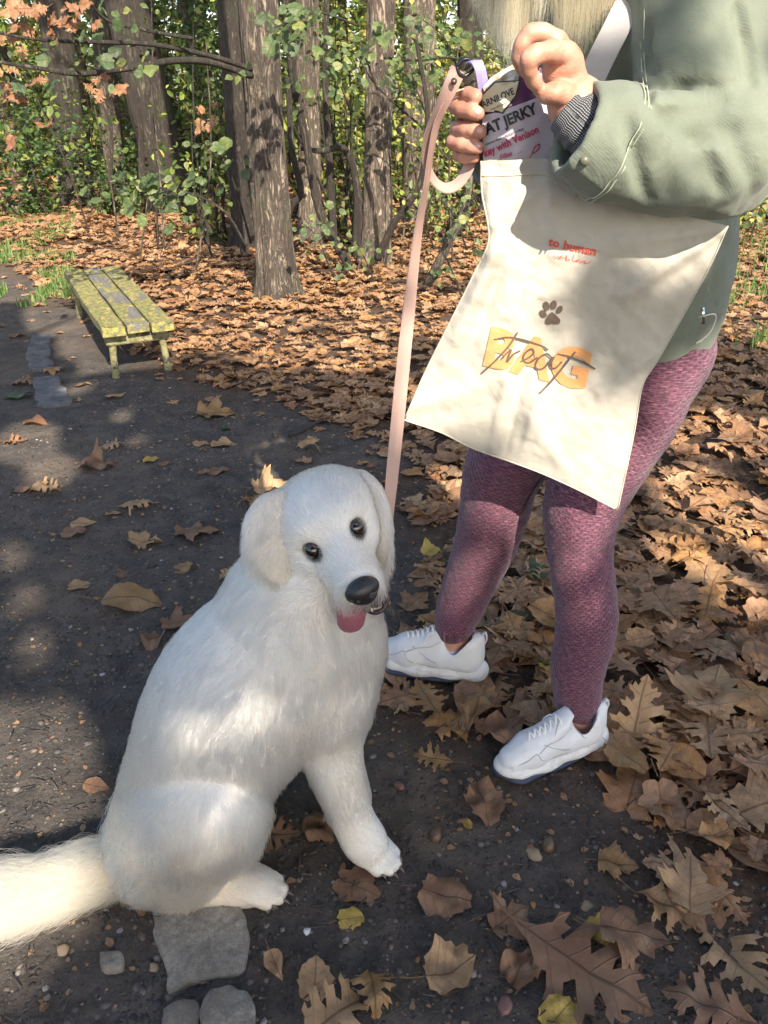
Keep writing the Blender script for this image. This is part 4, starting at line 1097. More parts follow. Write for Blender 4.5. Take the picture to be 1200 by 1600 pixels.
# ================================================================ leaves one can single out (pixel of the photograph, size in px, spin, kind, colour)
HERO = [
 (212, 940, 108, -4, 'broad', M_ochre, 'large ochre leaf with a toothed edge lying left of the dog on the path', .6),
 (1110, 1090, 120, 60, 'maple', M_tan, 'pale tan maple leaf on top of the carpet at the right edge', .7),
 (995, 1140, 130, 75, 'oak', M_tan, 'light brown leaf standing up against the heel of the near sneaker', 1.2),
 (905, 1510, 225, -35, 'oak', M_brown, 'big dark brown oak leaf with long points, largest one at the bottom', .9),
 (1145, 1490, 150, -70, 'oak', M_tan, 'pale oak leaf upside down near the bottom right corner', .8),
 (1110, 1575, 140, 160, 'oak', M_brown, 'curled brown oak leaf cut by the bottom edge of the photo', 1.6),
 (525, 1590, 150, 40, 'oak', M_tan, 'tan oak leaf with sharp lobes at the bottom centre below the stones', 1.2),
 (585, 1555, 105, -80, 'oak', M_ochre, 'folded brown leaf with holes standing at the bottom centre', 2.0),
 (705, 1515, 88, 20, 'round', M_tan, 'crumpled rounded leaf with dark veins low in the bottom centre', 1.8),
 (812, 1515, 62, 50, 'round', M_brown, 'small curled round leaf with a pale rim left of the big oak leaf', 2.2),
 (693, 1402, 82, -10, 'round', M_brown, 'brown diamond shaped leaf with a long stalk in front of the dog', 1.3),
 (800, 1430, 70, 30, 'maple', M_brown, 'dull brown ragged leaf at the tip of a long stalk', 1.0),
 (755, 1258, 72, 100, 'round', M_brown, 'crinkled round brown leaf below the near sneaker', 2.0),
 (731, 1282, 24, 100, 'ovate', M_yellow, 'tiny pale yellow leaf under the crinkled round leaf', 1.0),
 (873, 1585, 66, 40, 'round', M_yellow, 'crumpled bright yellow leaf at the bottom edge', 1.6),
 (547, 1432, 40, 10, 'round', M_yellow, 'small yellow leaf in front of the front paw', 1.2),
 (555, 1380, 70, -30, 'round', M_brown, 'faded greyish leaf pressed flat beside the front paw', .6),
 (505, 1290, 66, 20, 'round', M_brown, 'curled brown leaf between the front and hind paws', 2.2),
 (430, 1300, 90, 0, 'oak', M_brown, 'dark leaf in the shade under the dog belly', .8),
 (430, 1505, 50, -60, 'ovate', M_tan, 'small folded tan leaf right of the stone slab', 2.2),
 (492, 1530, 62, 90, 'round', M_tan, 'rounded leaf with a yellow edge above the tan oak leaf', 1.0),
 (678, 1182, 62, 170, 'oak', M_ochre, 'small orange oak leaf between the dog and the near sneaker', .8),
 (668, 1105, 92, 110, 'oak', M_ochre, 'orange maple like leaf under the far sneaker', 1.0),
 (745, 1120, 95, 65, 'oak', M_ochre, 'long twisted tan leaf pointing at the near sneaker', 1.9),
 (790, 1160, 90, 35, 'ovate', M_brown, 'folded brown leaf touching the toe of the near sneaker', 2.2),
 (868, 1100, 1, 0, 'ovate', M_brown, '', 1),
 (674, 873, 34, 40, 'round', M_yellow, 'small golden yellow leaf left of the far leg', 1.2),
 (845, 905, 52, 20, 'maple', M_green, 'yellow green maple leaf between the two legs', .9),
 (812, 978, 58, -5, 'ovate', M_green, 'dark green oval leaf between the two sneakers', .6),
 (857, 1055, 36, -60, 'round', M_yellow, 'curled orange yellow leaf just left of the near ankle', 1.8),
 (662, 922, 34, 30, 'ovate', M_rust, 'small orange leaf near the dog muzzle', .8),
 (975, 1195, 66, -50, 'round', M_ochre, 'yellow brown leaf with dark veins right of the near heel', .8),
 (968, 1347, 62, -15, 'maple', M_ochre, 'crinkled golden leaf on the bare soil at the right', 1.6),
 (940, 1450, 50, -20, 'round', M_yellow, 'pale yellow scrap of leaf above the big oak leaf', 1.8),
 (1045, 1420, 105, -40, 'oak', M_tan, 'long dry leaf with rolled edges between two oak leaves', 1.6),
 (990, 1470, 105, -15, 'maple', M_brown, 'weathered grey brown leaf behind the big oak leaf', 1.2),
 (1075, 1395, 100, 70, 'maple', M_tan, 'tan leaf at the border of carpet and bare soil', 1.0),
 (310, 828, 70, 10, 'maple', M_brown, 'pinkish brown maple leaf on the path left of the dog head', 1.3),
 (230, 845, 56, 5, 'maple', M_tan, 'pale folded leaf on the path above the ochre leaf', 1.4),
 (355, 895, 40, 60, 'oak', M_tan, 'small pale oak leaf beside the dog shoulder', 1.2),
 (285, 885, 34, 10, 'round', M_ochre, 'small orange leaf left of the dog shoulder', .8),
 (283, 968, 58, 15, 'maple', M_brown, 'mauve brown leaf half way down the dog back', .7),
 (245, 1000, 44, 0, 'round', M_brown, 'crumpled round leaf close to the dog back', 1.8),
 (122, 913, 34, 30, 'round', M_tan, 'pale round leaf with a stalk left of the ochre leaf', 1.0),
 (188, 893, 30, -60, 'oak', M_brown, 'tiny star shaped leaf above the ochre leaf', .6),
 (150, 1225, 44, -10, 'ovate', M_brown, 'pink brown leaf tip peeking out behind the dog rump', .8),
 (212, 788, 60, 5, 'oak', M_tan, 'pale leaf in the middle of the path below the stick shadow', 1.2),
 (178, 800, 30, 5, 'ovate', M_tan, 'small leaf touching the pale leaf in mid path', 1.2),
 (130, 815, 40, 20, 'ovate', M_tan, 'long oval leaf on the left of the path', 1.0),
 (112, 828, 36, 5, 'round', M_brown, 'rounded brown leaf on the left of the path', .8),
 (153, 727, 52, 0, 'maple', M_brown, 'brown maple leaf half way to the bench', 1.6),
 (72, 768, 60, 5, 'oak', M_tan, 'pale rolled leaf at the left edge of the path', 1.6),
 (38, 762, 44, 0, 'ovate', M_brown, 'brown leaf beside the pale rolled leaf at the left', 1.2),
 (172, 695, 46, 0, 'oak', M_tan, 'thin pale leaf left of the yellow one', 1.4),
 (237, 717, 28, 30, 'ovate', M_yellow, 'light yellow leaf at the end of the stick shadow', 1.2),
 (258, 722, 24, 30, 'ovate', M_brown, 'small brown leaf beside the light yellow leaf', 1.2),
 (340, 645, 62, 0, 'maple', M_ochre, 'orange brown maple leaf beyond the dog, right of the path centre', 1.2),
 (352, 668, 16, 30, 'round', M_green, 'tiny green leaf under the orange brown maple leaf', .8),
 (350, 692, 42, 0, 'ovate', M_tan, 'pale leaf lying below the tiny green leaf', 1.4),
 (314, 691, 28, 0, 'ovate', M_tan, 'small pale leaf left of a larger pale one', 1.4),
 (405, 645, 22, 0, 'ovate', M_ochre, 'small oval orange leaf on dark soil', .8),
 (340, 733, 28, 0, 'round', M_brown, 'small brown leaf left of the dog crown', .8),
 (484, 697, 40, 60, 'maple', M_tan, 'crumpled tan leaf above the dog crown', 1.6),
 (430, 765, 66, 20, 'maple', M_tan, 'tan maple leaf right behind the dog ear', 1.3),
 (395, 785, 50, -60, 'oak', M_ochre, 'curled orange leaf left of the tan maple leaf', 1.8),
 (58, 660, 44, 0, 'ovate', M_rust, 'orange leaf in the sun patch at the left edge', 1.3),
 (20, 688, 44, 10, 'oak', M_rust, 'bright orange oak leaf at the left edge of the path', 1.3),
 (87, 578, 32, 10, 'maple', M_ochre, 'star shaped orange leaf beside the row of stones', 1.0),
 (130, 600, 30, 0, 'ovate', M_ochre, 'orange leaf near the foot of the bench', 1.2),
 (182, 618, 34, 20, 'ovate', M_tan, 'pale upturned leaf in front of the bench', 1.4),
 (30, 618, 48, 5, 'ovate', M_green, 'pale green leaf on the left of the row of stones', 1.2),
 (38, 597, 50, 10, 'oak', M_brown, 'flat brown leaf behind the pale green leaf', 1.2),
 (25, 523, 24, 10, 'round', M_brown, 'round brown leaf at the left end of the row of stones', 1.2),
 (545, 1085, 1, 0, 'oak', M_brown, '', 1),
]
hr_ = np.random.default_rng(99)
for (px, py, s, spin, kind, m, lab, curl) in HERO:
    if not lab: continue
    c = PZ(px, py, .012)
    g = float(ground_z(c.x, c.y)); c = PZ(px, py, g + .012)
    d = (c - CAM).dot(CF)
    size = s * d / FPX / (1.0 if kind in ('oak', 'broad', 'ovate', 'maple') else .92)
    dh = Vector((c.x, c.y)).length; fore = 1.0
    V, F, UV = leaf_vf(kind, hr_, curl, .085 if s > 60 else .12, True)
    me = leaf_mesh(V, F, UV); me.materials.append(m)
    o = bpy.data.objects.new('fallen_leaf', me); col.objects.link(o)
    tilt = Matrix.Rotation(.10 * hr_.normal(), 4, 'X') @ Matrix.Rotation(.10 * hr_.normal(), 4, 'Y')
    if 'standing up' in lab: tilt = Matrix.Rotation(.9, 4, 'X')
    zoff = -min(V[:, 2].min(), 0) * size * .75 + .003
    if litter_dist(c.x, c.y) > 0: zoff += .035
    o.matrix_world = Matrix.Translation((c.x, c.y, g + zoff)) @ tilt @ Matrix.Rotation(math.radians(spin), 4, 'Z') @ Matrix.Diagonal((size, size, size, 1))
    tag(o, lab, 'leaf')

# ================================================================ stones, acorns, gravel
def m_stone(nt, b):
    n = NT(nt); o = n.coord('Object')
    c = n.ramp(n.noise(o, 48, 9, .85), [(.35, (.15, .13, .105)), (.5, (.28, .25, .205)), (.62, (.42, .38, .32))])
    c = n.mix(n.ramp(n.vor(o, 190), [(.0, .6), (.35, 0.0)]), c, (.10, .095, .09))
    c = n.mix(n.ramp(n.noise(o, 5, 4), [(.45, 0.0), (.65, .6)]), c, (.13, .10, .075))
    nt.links.new(c, b.inputs['Base Color'])
    nt.links.new(n.bump(n.noise(o, 60, 8, .8), .9, .006), b.inputs['Normal'])
M_stone = mat('rough_granite', m_stone, rough=.9)
def slab(pxs, z, thick, lab, group=None, seed=0, m=M_stone):
    P = [PZ(a, b, z) for a, b in pxs]; c = sum(P, Vector()) / len(P)
    # fine rounded outline
    Q = catmull([tuple(p) for p in P] + [tuple(P[0])], 10)[:-1]
    k = len(Q); V, F = [], []
    rr = [(1.0, -thick), (1.0, -.006), (.985, -.002), (.95, 0), (.75, 0), (.5, .001), (.25, 0)]
    for f, dz in rr:
        for j, q in enumerate(Q):
            p = Vector(q); w = c + (p - c) * f
            nn = .004 * vnoise(w.x * 30, w.y * 30, seed, 3) + .0025 * vnoise(w.x * 80, w.y * 80, seed, 4)
            w = w + (p - c).normalized() * .006 * float(vnoise(w.x * 45, w.y * 45, dz * 60, 8)) * (f > .8)
            V.append((w.x, w.y, z + dz + (float(nn) if dz > -.02 else 0)))
    for i in range(len(rr) - 1):
        for j in range(k): F.append((i * k + j, i * k + (j + 1) % k, (i + 1) * k + (j + 1) % k, (i + 1) * k + j))
    V.append((c.x, c.y, z)); F += [((len(rr) - 1) * k + j, (len(rr) - 1) * k + (j + 1) % k, len(V) - 1) for j in range(k)]
    o = put('paving_stone', me_from(V, F, 'stone'), m); tag(o, lab, 'stone', group); return o
slab([(238, 1410), (300, 1405), (365, 1400), (388, 1440), (386, 1490), (372, 1515), (300, 1532), (266, 1545), (258, 1510), (240, 1460)], .011, .06, 'big squarish grey stone slab under the dog hind paw', seed=1)
slab([(330, 1545), (375, 1540), (395, 1575), (392, 1660), (318, 1665), (312, 1590)], .014, .06, 'right half of the grey stone at the bottom edge', seed=2)
slab([(255, 1575), (285, 1560), (308, 1570), (312, 1625), (305, 1660), (255, 1660)], .013, .06, 'left half of the grey stone at the bottom edge', seed=3)
slab([(155, 1487), (185, 1486), (192, 1500), (186, 1512), (158, 1512)], .012, .04, 'small flat beige stone under the tail', seed=4)
def m_bstone(nt, b):
    n = NT(nt); o = n.coord('Object')
    c = n.ramp(n.noise(o, 14, 6, .7), [(.3, (.055, .055, .060)), (.5, (.10, .10, .105)), (.7, (.17, .165, .16))])
    nt.links.new(c, b.inputs['Base Color']); nt.links.new(n.bump(n.noise(o, 50, 6, .7), .7, .006), b.inputs['Normal'])
M_bstone = mat('bluish_kerb_stone', m_bstone, rough=.85)
for i, q in enumerate([[(50, 524), (75, 522), (77, 532), (48, 535)], [(45, 538), (74, 536), (77, 556), (42, 560)], [(46, 563), (80, 560), (82, 572), (48, 576)], [(52, 590), (86, 586), (92, 600), (54, 604)], [(55, 606), (95, 602), (104, 618), (58, 624)], [(60, 626), (104, 620), (108, 628), (62, 634)]]):
    slab([(a, b) for a, b in q], .009, .07, ('first', 'second', 'third', 'fourth', 'fifth', 'nearest')[i] + ' flat bluish stone from the back in the row on the left', 'flat stones in a row on the left of the path', seed=10 + i, m=M_bstone)

def pebble_vf(r, sub=1):
    bm = bmesh.new(); bmesh.ops.create_icosphere(bm, subdivisions=sub, radius=1)
    sx, sy, sz = 1, .6 + .35 * r.random(), .38 + .25 * r.random(); p = r.random() * 9
    V = np.array([v.co[:] for v in bm.verts]); V *= (1 + .38 * vnoise(V[:, 0] * 1.7 + p, V[:, 1] * 1.3, V[:, 2] * 1.3, 4))[:, None]
    V *= (sx, sy, sz); bm.verts.index_update(); F = [tuple(v.index for v in f.verts) for f in bm.faces]; bm.free()
    return V, F, np.zeros((len(V), 2))
def m_peb(nt, b):
    n = NT(nt); t = n.attr('tint'); o = n.coord('Object')
    c = n.ramp(t, [(0, (.030, .028, .028)), (.35, (.055, .049, .046)), (.6, (.095, .08, .068)), (.78, (.15, .11, .085)), (.9, (.20, .175, .15)), (.97, (.32, .30, .27)), (1, (.45, .43, .40))])
    c = n.mix(n.ramp(n.noise(o, 140, 3), [(.4, 0.0), (.7, .5)]), c, (.04, .035, .033))
    nt.links.new(c, b.inputs['Base Color']); nt.links.new(n.bump(n.noise(o, 300, 3), .4, .001), b.inputs['Normal'])
M_peb = mat('gravel_stone', m_peb, rough=.8)
pv = [pebble_vf(hr_, 1) for _ in range(6)]
m_ = 50000
qx = hr_.random(m_) * 3.0 - 1.55; qy = .5 + hr_.random(m_) ** 1.3 * 3.6
vis_, a_, b_, dd = in_view(qx, qy)
okp = vis_ & (litter_dist(qx, qy) < .35) & (hr_.random(m_) < np.clip(.60 + .5 * fbm(qx * 3, qy * 3, 0, 88, 2), .1, 1))
qx, qy = qx[okp], qy[okp]; m_ = len(qx)
qs = .0016 + .0078 * hr_.random(m_) ** 4.0
qs *= np.where(qx < -.35, 1.25, 1) * np.where(qy > 2, .8, 1)
pos = np.stack([qx, qy, ground_z(qx, qy) - qs * .12], -1)
fm = scatter_mesh('path_gravel', pv, hr_.integers(0, 6, m_), pos, rots(m_, hr_, .35), qs, np.clip(hr_.random(m_) * .93 + (qs > .008) * .1, 0, 1), M_peb)
tag(put('path_gravel', fm), 'small dark gravel and crumbs of soil trodden into the path', 'gravel', kind='stuff')
# twigs and crumbs
tb_ = MB()
for i in range(1000):
    px, py = hr_.random() * 1200, 700 + hr_.random() * 900
    c = PZ(px, py, .008)
    if litter_dist(c.x, c.y) > .2: continue
    L = .01 + .035 * hr_.random() ** 2; a = hr_.random() * 6.28; z = float(ground_z(c.x, c.y)) + .004
    p = [(c.x + L * t * math.cos(a) + .004 * hr_.normal() * t, c.y + L * t * math.sin(a), z + .003 * hr_.random()) for t in (-.5, 0, .5)]
    v, f = tube(p, .0008 + .0009 * hr_.random(), 5); tb_.add(v, f, hr_.random() * .7)
tag(put('soil_crumbs', tb_.mesh(), M_peb), 'bits of twig and bark scattered over the bare soil', 'twigs', kind='stuff')
fr = np.random.default_rng(808); m_ = 7000
qx = fr.random(m_) * 3.0 - 1.4; qy = .5 + fr.random(m_) * 3.2; okf = (litter_dist(qx, qy) < .1) & (fr.random(m_) < np.clip(.42 + litter_dist(qx, qy) * .20 + .3 * fbm(qx * 2, qy * 2, 0, 93, 2) + .25 * (qx > .1), .04, 1)); qx, qy = qx[okf], qy[okf]; m_ = len(qx)
fm = scatter_mesh('leaf_fragments', LOW2, fr.integers(0, 3, m_), np.stack([qx, qy, ground_z(qx, qy) + .003], -1), rots(m_, fr, .18), .006 + .018 * fr.random(m_) ** 2.5, fr.random(m_), M_dry)
tag(put('leaf_fragments', fm), 'crumbled bits of dry leaf trodden into the bare soil', 'leaf crumbs', kind='stuff')
M_white_pebble = mat('white_quartz', color=(.62, .62, .60), rough=.5)
M_redpeb = mat('reddish_stone', color=(.17, .085, .075), rough=.6)
M_tanpeb = mat('tan_stone', color=(.26, .19, .12), rough=.8)
M_acorn = mat('acorn_shell', lambda nt, b: nt.links.new(NT(nt).ramp(NT(nt).noise(NT(nt).coord(), 60, 3), [(.3, (.06, .035, .02)), (.7, (.15, .09, .05))]), b.inputs['Base Color']), rough=.45)
for px, py, s, m, nm, lab, cat in [
  (974, 1422, 18, M_white_pebble, 'pebble', 'bright white pebble on the soil above the big oak leaf', 'pebble'),
  (479, 1447, 14, M_white_pebble, 'pebble', 'off white pebble between stone slab and yellow leaf', 'pebble'),
  (790, 1565, 30, M_redpeb, 'pebble', 'reddish round stone at the bottom left of the big oak leaf', 'pebble'),
  (624, 1222, 18, M_redpeb, 'pebble', 'dark red pebble on the soil right of the dog chest', 'pebble'),
  (835, 1330, 26, M_tanpeb, 'pebble', 'tan split nut shell in the middle of the bare soil', 'pebble'),
  (918, 1410, 22, M_tanpeb, 'pebble', 'ochre pebble left of the white one', 'pebble'),
  (857, 1317, 20, M_acorn, 'acorn', 'round acorn lying below the near sneaker on bare soil', 'acorn'),
  (548 + 212, 992, 14, M_acorn, 'acorn', 'left one of two acorns behind the far heel', 'acorn'),
  (782, 992, 15, M_acorn, 'acorn', 'right one of two acorns behind the far heel', 'acorn'),
  (681, 1300, 20, M_acorn, 'acorn', 'dark empty acorn cup left of the crinkled leaf', 'acorn'),
  (238, 1508 - 3, 16, M_tanpeb, 'pebble', 'grey beige pebble left of the stone slab', 'pebble'),
  (97, 1478, 20, M_tanpeb, 'pebble', 'brownish pebble below the tail', 'pebble')]:
    c = PZ(px, py, .01); c.z = float(ground_z(c.x, c.y)) + .004; r = s * (c - CAM).dot(CF) / FPX / 2
    if nm == 'acorn':
        c.z += .03 if litter_dist(c.x, c.y) > 0 else .002
        bm = bmesh.new(); bmesh.ops.create_uvsphere(bm, u_segments=16, v_segments=12, radius=r)
        for v in bm.verts:
            if v.co.z < -r * .25: v.co.x *= 1.10; v.co.y *= 1.10
            v.co.z *= 1.15
            if v.co.z > r * 1.05: v.co.z += r * .18
        me = bpy.data.meshes.new('acorn'); bm.to_mesh(me); bm.free(); me.polygons.foreach_set('use_smooth', [True] * len(me.polygons))
        o = put('acorn', me, m); o.rotation_euler = (1.1, .3, px)
    else:
        V, F, _ = pebble_vf(hr_, 2); o = put('pebble', me_from(V * r, F), m); o.rotation_euler = (0, 0, px)
    o.location = c; tag(o, lab, cat)
# the stick lying behind the dog
p = [tuple(PZ(a, b, .02)) for a, b in ((452, 680), (470, 673), (490, 662), (505, 655))]
v, f = tube(catmull(p, 5), np.linspace(.011, .007, 16), 10)
tag(put('stick', me_from(v, f), mat('damp_wood', color=(.035, .028, .024), rough=.8)), 'short dark stick on the soil beyond the dog crown', 'stick')
# ================================================================ the woman
person = empty('person', (.50, 1.42, 0), 'woman in sage green jacket and mauve leggings standing on the leaves beside the dog', 'person')
def pp(a, b, y): return tuple(PY(a, b, y))
def pch(pts): return [(*pp(a, b, y), r) for a, b, y, r in pts]
def m_skin(nt, b):
    n = NT(nt); o = n.coord('Object')
    c = n.ramp(n.noise(o, 48, 5, .6), [(.3, (.40, .175, .115)), (.55, (.49, .255, .18)), (.7, (.54, .31, .23))])
    nt.links.new(c, b.inputs['Base Color']); nt.links.new(n.bump(n.math('ADD', n.noise(o, 420, 3), n.math('MULTIPLY', n.noise(n.map(o, (1, 1, 3)), 130, 4, .7), 1.2)), .35, .0015), b.inputs['Normal'])
M_skin = mat('skin', m_skin, rough=.5, Subsurface_Weight=.15, Subsurface_Radius=(.012, .004, .002), Subsurface_Scale=.6)
def twill(name, c0, c1, sc_=900, bump=.25, wr=.0):
    def f(nt, b):
        n = NT(nt); o = n.coord('Object')
        c = n.mix(n.ramp(n.noise(o, 7, 5, .6), [(.35, 0.0), (.65, 1.0)]), c0, c1)
        c = n.mix(n.math('MULTIPLY', n.noise(o, 260, 3), .35), c, tuple(x * .72 for x in c0))
        nt.links.new(c, b.inputs['Base Color'])
        w1 = n.n('TexWave'); w1.inputs['Scale'].default_value = sc_ / 6.3; w1.bands_direction = 'DIAGONAL'; nt.links.new(o, w1.inputs['Vector'])
        h = n.math('ADD', n.math('MULTIPLY', w1.outputs[1], .3), n.noise(o, sc_ * .5, 3))
        nb = n.bump(h, bump, .0012)
        if wr: nb = n.bump(n.noise(n.map(o, (1, 1, 1)), 26, 4, .5, .8), wr, .012, nb)
        nt.links.new(nb, b.inputs['Normal'])
    return f
M_jacket = mat('sage_cotton_jacket', twill('j', (.135, .160, .122), (.178, .203, .155), 1100, .3, .28), rough=.85, Sheen_Weight=.15)
M_thread = mat('jacket_stitching', color=(.36, .39, .30), rough=.8)

# ---- body: one continuous skin, hands sculpted finer and merged into the same mesh
B = SDF((.05, 1.0, .02), (.80, 1.75, 2.02), .006)
near_leg = [(903, 1125, 1.325, .036), (902, 1050, 1.345, .046), (917, 965, 1.365, .054), (906, 860, 1.39, .055), (913, 780, 1.40, .068), (953, 690, 1.42, .084), (985, 620, 1.43, .094), (1000, 545, 1.44, .105)]
far_leg = [(706, 1010, 1.55, .031), (720, 945, 1.57, .044), (740, 895, 1.57, .051), (758, 850, 1.56, .058), (772, 800, 1.55, .064), (788, 730, 1.54, .073), (840, 640, 1.52, .092), (925, 550, 1.52, .105)]
for ch in (near_leg, far_leg): B.chain(pch(ch), .02, 4)
B.chain(pch([(985, 560, 1.47, .12), (985, 420, 1.45, .115), (985, 300, 1.43, .110), (985, 150, 1.41, .125), (985, 20, 1.40, .115)]), .04, 4)
nk = PY(960, -40, 1.40); hd_c = Vector((nk.x - .06, nk.y - .05, nk.z + .20))
B.cone(nk, hd_c, .060, .052, .03)
B.chain([(*PY(985, -25, 1.30), .06), (*PY(985, -25, 1.50), .06)], .05, 2)
# head, looking down and to the left at the packet
fw = Vector((-.80, -.30, -.52)).normalized(); sd = fw.cross(Vector((0, 0, 1))).normalized(); uh = sd.cross(fw).normalized()
HM = np.array([[sd.x, uh.x, fw.x], [sd.y, uh.y, fw.y], [sd.z, uh.z, fw.z]])
def fl(x, y, z): return np.array(hd_c) + HM @ np.array((x, y, z))
B.ell(fl(0, .02, -.01), (.072, .092, .088), .02, HM); B.ell(fl(0, -.05, .035), (.052, .065, .055), .03, HM)
B.ell(fl(0, -.095, .060), (.022, .018, .020), .02, HM)
B.cone(fl(0, .005, .090), fl(0, -.030, .112), .009, .013, .012)
for s_ in (-1, 1):
    B.ell(fl(s_ * .031, .004, .085), (.016, .010, .012), .010, HM, 'sub'); B.ell(fl(s_ * .074, -.01, -.005), (.010, .030, .018), .010, HM)
B.ell(fl(0, -.062, .096), (.024, .007, .010), .008, HM); B.cone(fl(-.020, -.062, .104), fl(.020, -.062, .104), .0015, .0015, .004, 'sub')
# arms inside the sleeves
B.chain(pch([(1075, -40, 1.28, .052), (1098, 120, 1.20, .046), (1128, 262, 1.16, .040), (1010, 225, 1.13, .036), (915, 175, 1.13, .027), (893, 156, 1.13, .0255)]), .02, 4)
B.chain(pch([(900, -30, 1.50, .052), (880, 120, 1.50, .044), (880, 290, 1.44, .038), (800, 235, 1.34, .030), (748, 200, 1.275, .026)]), .02, 4)
bv, bq = B.mesh(2)
Hh = SDF(np.array(PY(850, 105, 1.12)) - (.085, .075, .095), np.array(PY(850, 105, 1.12)) + (.085, .075, .095), .0022)
def finger(G, pts, k, n=6):
    C = catmull(pch(pts), n); m = (len(C) - 1)
    for i in range(len(C)):
        f_ = (i % n) / n; C[i, 3] *= 1.03 - .15 * math.sin(math.pi * f_) ** 2
    for p, q in zip(C[:-1], C[1:]): G.cone(p[:3], q[:3], p[3], q[3], k)
def hch(pts, k=.006, n=5): finger(Hh, pts, k)
Hh.cone(pp(905, 172, 1.132), pp(893, 152, 1.130), .0265, .0255, .01)
Hh.cone(pp(893, 154, 1.13), pp(880, 108, 1.122), .0245, .0265, .012, sq=((0.2, 1, .2), .72))
Hh.cone(pp(884, 94, 1.118), pp(868, 72, 1.134), .0165, .0145, .010)
hch([(886, 84, 1.112, .0140), (862, 80, 1.092, .0118), (838, 85, 1.080, .0108), (827, 93, 1.078, .0100), (826, 108, 1.084, .0092), (834, 126, 1.096, .0086), (845, 142, 1.108, .0074)], .0035)   # index
hch([(872, 66, 1.128, .0128), (848, 52, 1.124, .0106), (829, 53, 1.122, .0102), (816, 70, 1.122, .0094), (811, 90, 1.128, .0086), (817, 110, 1.136, .0072)], .0035)   # middle
hch([(866, 70, 1.145, .0118), (842, 60, 1.146, .0096), (828, 72, 1.150, .0090), (824, 94, 1.156, .0082), (830, 112, 1.160, .0072)], .0035)   # ring
hch([(868, 84, 1.158, .0105), (848, 78, 1.166, .0085), (836, 90, 1.170, .0078), (834, 106, 1.173, .0070)], .0035)                             # little
hch([(890, 150, 1.122, .0155), (876, 146, 1.106, .0125), (864, 144, 1.100, .0102), (852, 150, 1.106, .0084)], .005)                            # thumb
Hh.cone(pp(858, 112, 1.090), pp(862, 128, 1.092), .0035, .0035, .010, 'sub')
hv, hq = Hh.mesh(1)
R2 = SDF(np.array(PY(732, 190, 1.25)) - (.085, .10, .09), np.array(PY(732, 190, 1.25)) + (.085, .10, .09), .0022)
def rch(pts, k=.0035, n=5): finger(R2, [(a, b, y, r * .9) for a, b, y, r in pts], .0035)
R2.cone(pp(752, 205, 1.285), pp(744, 190, 1.262), .026, .025, .01)
R2.cone(pp(744, 215, 1.262), pp(740, 172, 1.258), .024, .024, .012)
rch([(738, 160, 1.262, .0120), (720, 158, 1.252, .0105), (712, 166, 1.235, .0105), (722, 172, 1.212, .0100), (738, 174, 1.198, .0095), (748, 178, 1.196, .0085)])   # index
rch([(738, 190, 1.262, .0125), (720, 196, 1.250, .0110), (715, 200, 1.232, .0105), (728, 203, 1.212, .0100), (742, 205, 1.200, .0095), (751, 207, 1.198, .0085)])   # middle
rch([(738, 212, 1.262, .0120), (716, 218, 1.252, .0105), (708, 222, 1.235, .0105), (722, 226, 1.214, .0098), (738, 229, 1.202, .0092), (748, 231, 1.200, .0082)])   # ring
rch([(742, 232, 1.264, .0105), (724, 240, 1.254, .0090), (716, 243, 1.240, .0085), (728, 246, 1.222, .0082), (742, 247, 1.214, .0075)])                              # little
rch([(744, 168, 1.252, .0130), (728, 152, 1.240, .0115), (732, 148, 1.218, .0105), (744, 151, 1.200, .0095)])                                                       # thumb
rv, rq = R2.mesh(1)
V = np.vstack([bv, hv, rv]); Q = np.vstack([bq, hq + len(bv), rq + len(bv) + len(hv)])
put('body', me_from(V, Q, 'body'), M_skin, person)
M_nail = mat('pink_nail', color=(.62, .32, .30), rough=.2)
for (a, b_, y, nx_) in ((750, 175, 1.188, -.2), (752, 205, 1.191, -.2), (749, 229, 1.193, -.2)):
    bm = bmesh.new(); bmesh.ops.create_uvsphere(bm, u_segments=12, v_segments=8, radius=1)
    c = PY(a - 3, b_, y)
    for v in bm.verts: v.co = Vector((v.co.x * .0060, v.co.y * .0022, v.co.z * .0048)) + c
    me = bpy.data.meshes.new('nail'); bm.to_mesh(me); bm.free(); me.polygons.foreach_set('use_smooth', [True] * len(me.polygons)); put('fingernail', me, M_nail, person)
M_iris = mat('eye_white', color=(.7, .68, .65), rough=.1)
for s_ in (-1, 1):
    bm = bmesh.new(); bmesh.ops.create_uvsphere(bm, u_segments=16, v_segments=12, radius=.0115)
    me = bpy.data.meshes.new('eye'); bm.to_mesh(me); bm.free(); me.transform(Matrix.Translation(Vector(fl(s_ * .031, .003, .078)))); put('eye', me, M_iris, person)

# ---- leggings
def fatten(ch, d, lo=None): return [(a, b, y, r + d) for a, b, y, r in ch]
L_ = SDF((.02, 1.15, .05), (.80, 1.75, 1.06), .0055)
nl = fatten([(904, 1108, 1.33, .034)] + near_leg[1:], .0075); fl_ = fatten([(707, 984, 1.552, .031)] + far_leg[1:], .0085)
for ch in (nl, fl_): L_.chain(pch(ch), .018, 5)
L_.chain(pch([(965, 560, 1.48, .125), (985, 470, 1.46, .120)]), .03, 3)
L_.ell(pp(1030, 545, 1.46), (.10, .11, .09), .04)
for (a, b_, y, r) in ((904, 1118, 1.328, .030), (707, 994, 1.55, .026)):                     # open at the ankle
    L_.cone(pp(a, b_ + 30, y - .0), pp(a, b_ - 16, y + .005), r + .0035, r + .004, .002, 'sub')
L_.displace(lambda x, y, z: .0016 * vnoise(x * 22, y * 22, z * 60, 3) + .0012 * vnoise(x * 60, y * 60, z * 120, 4) * np.exp(-((z - .50) / .10) ** 2) * 2, .02)
lv2, lq2 = L_.mesh(1)
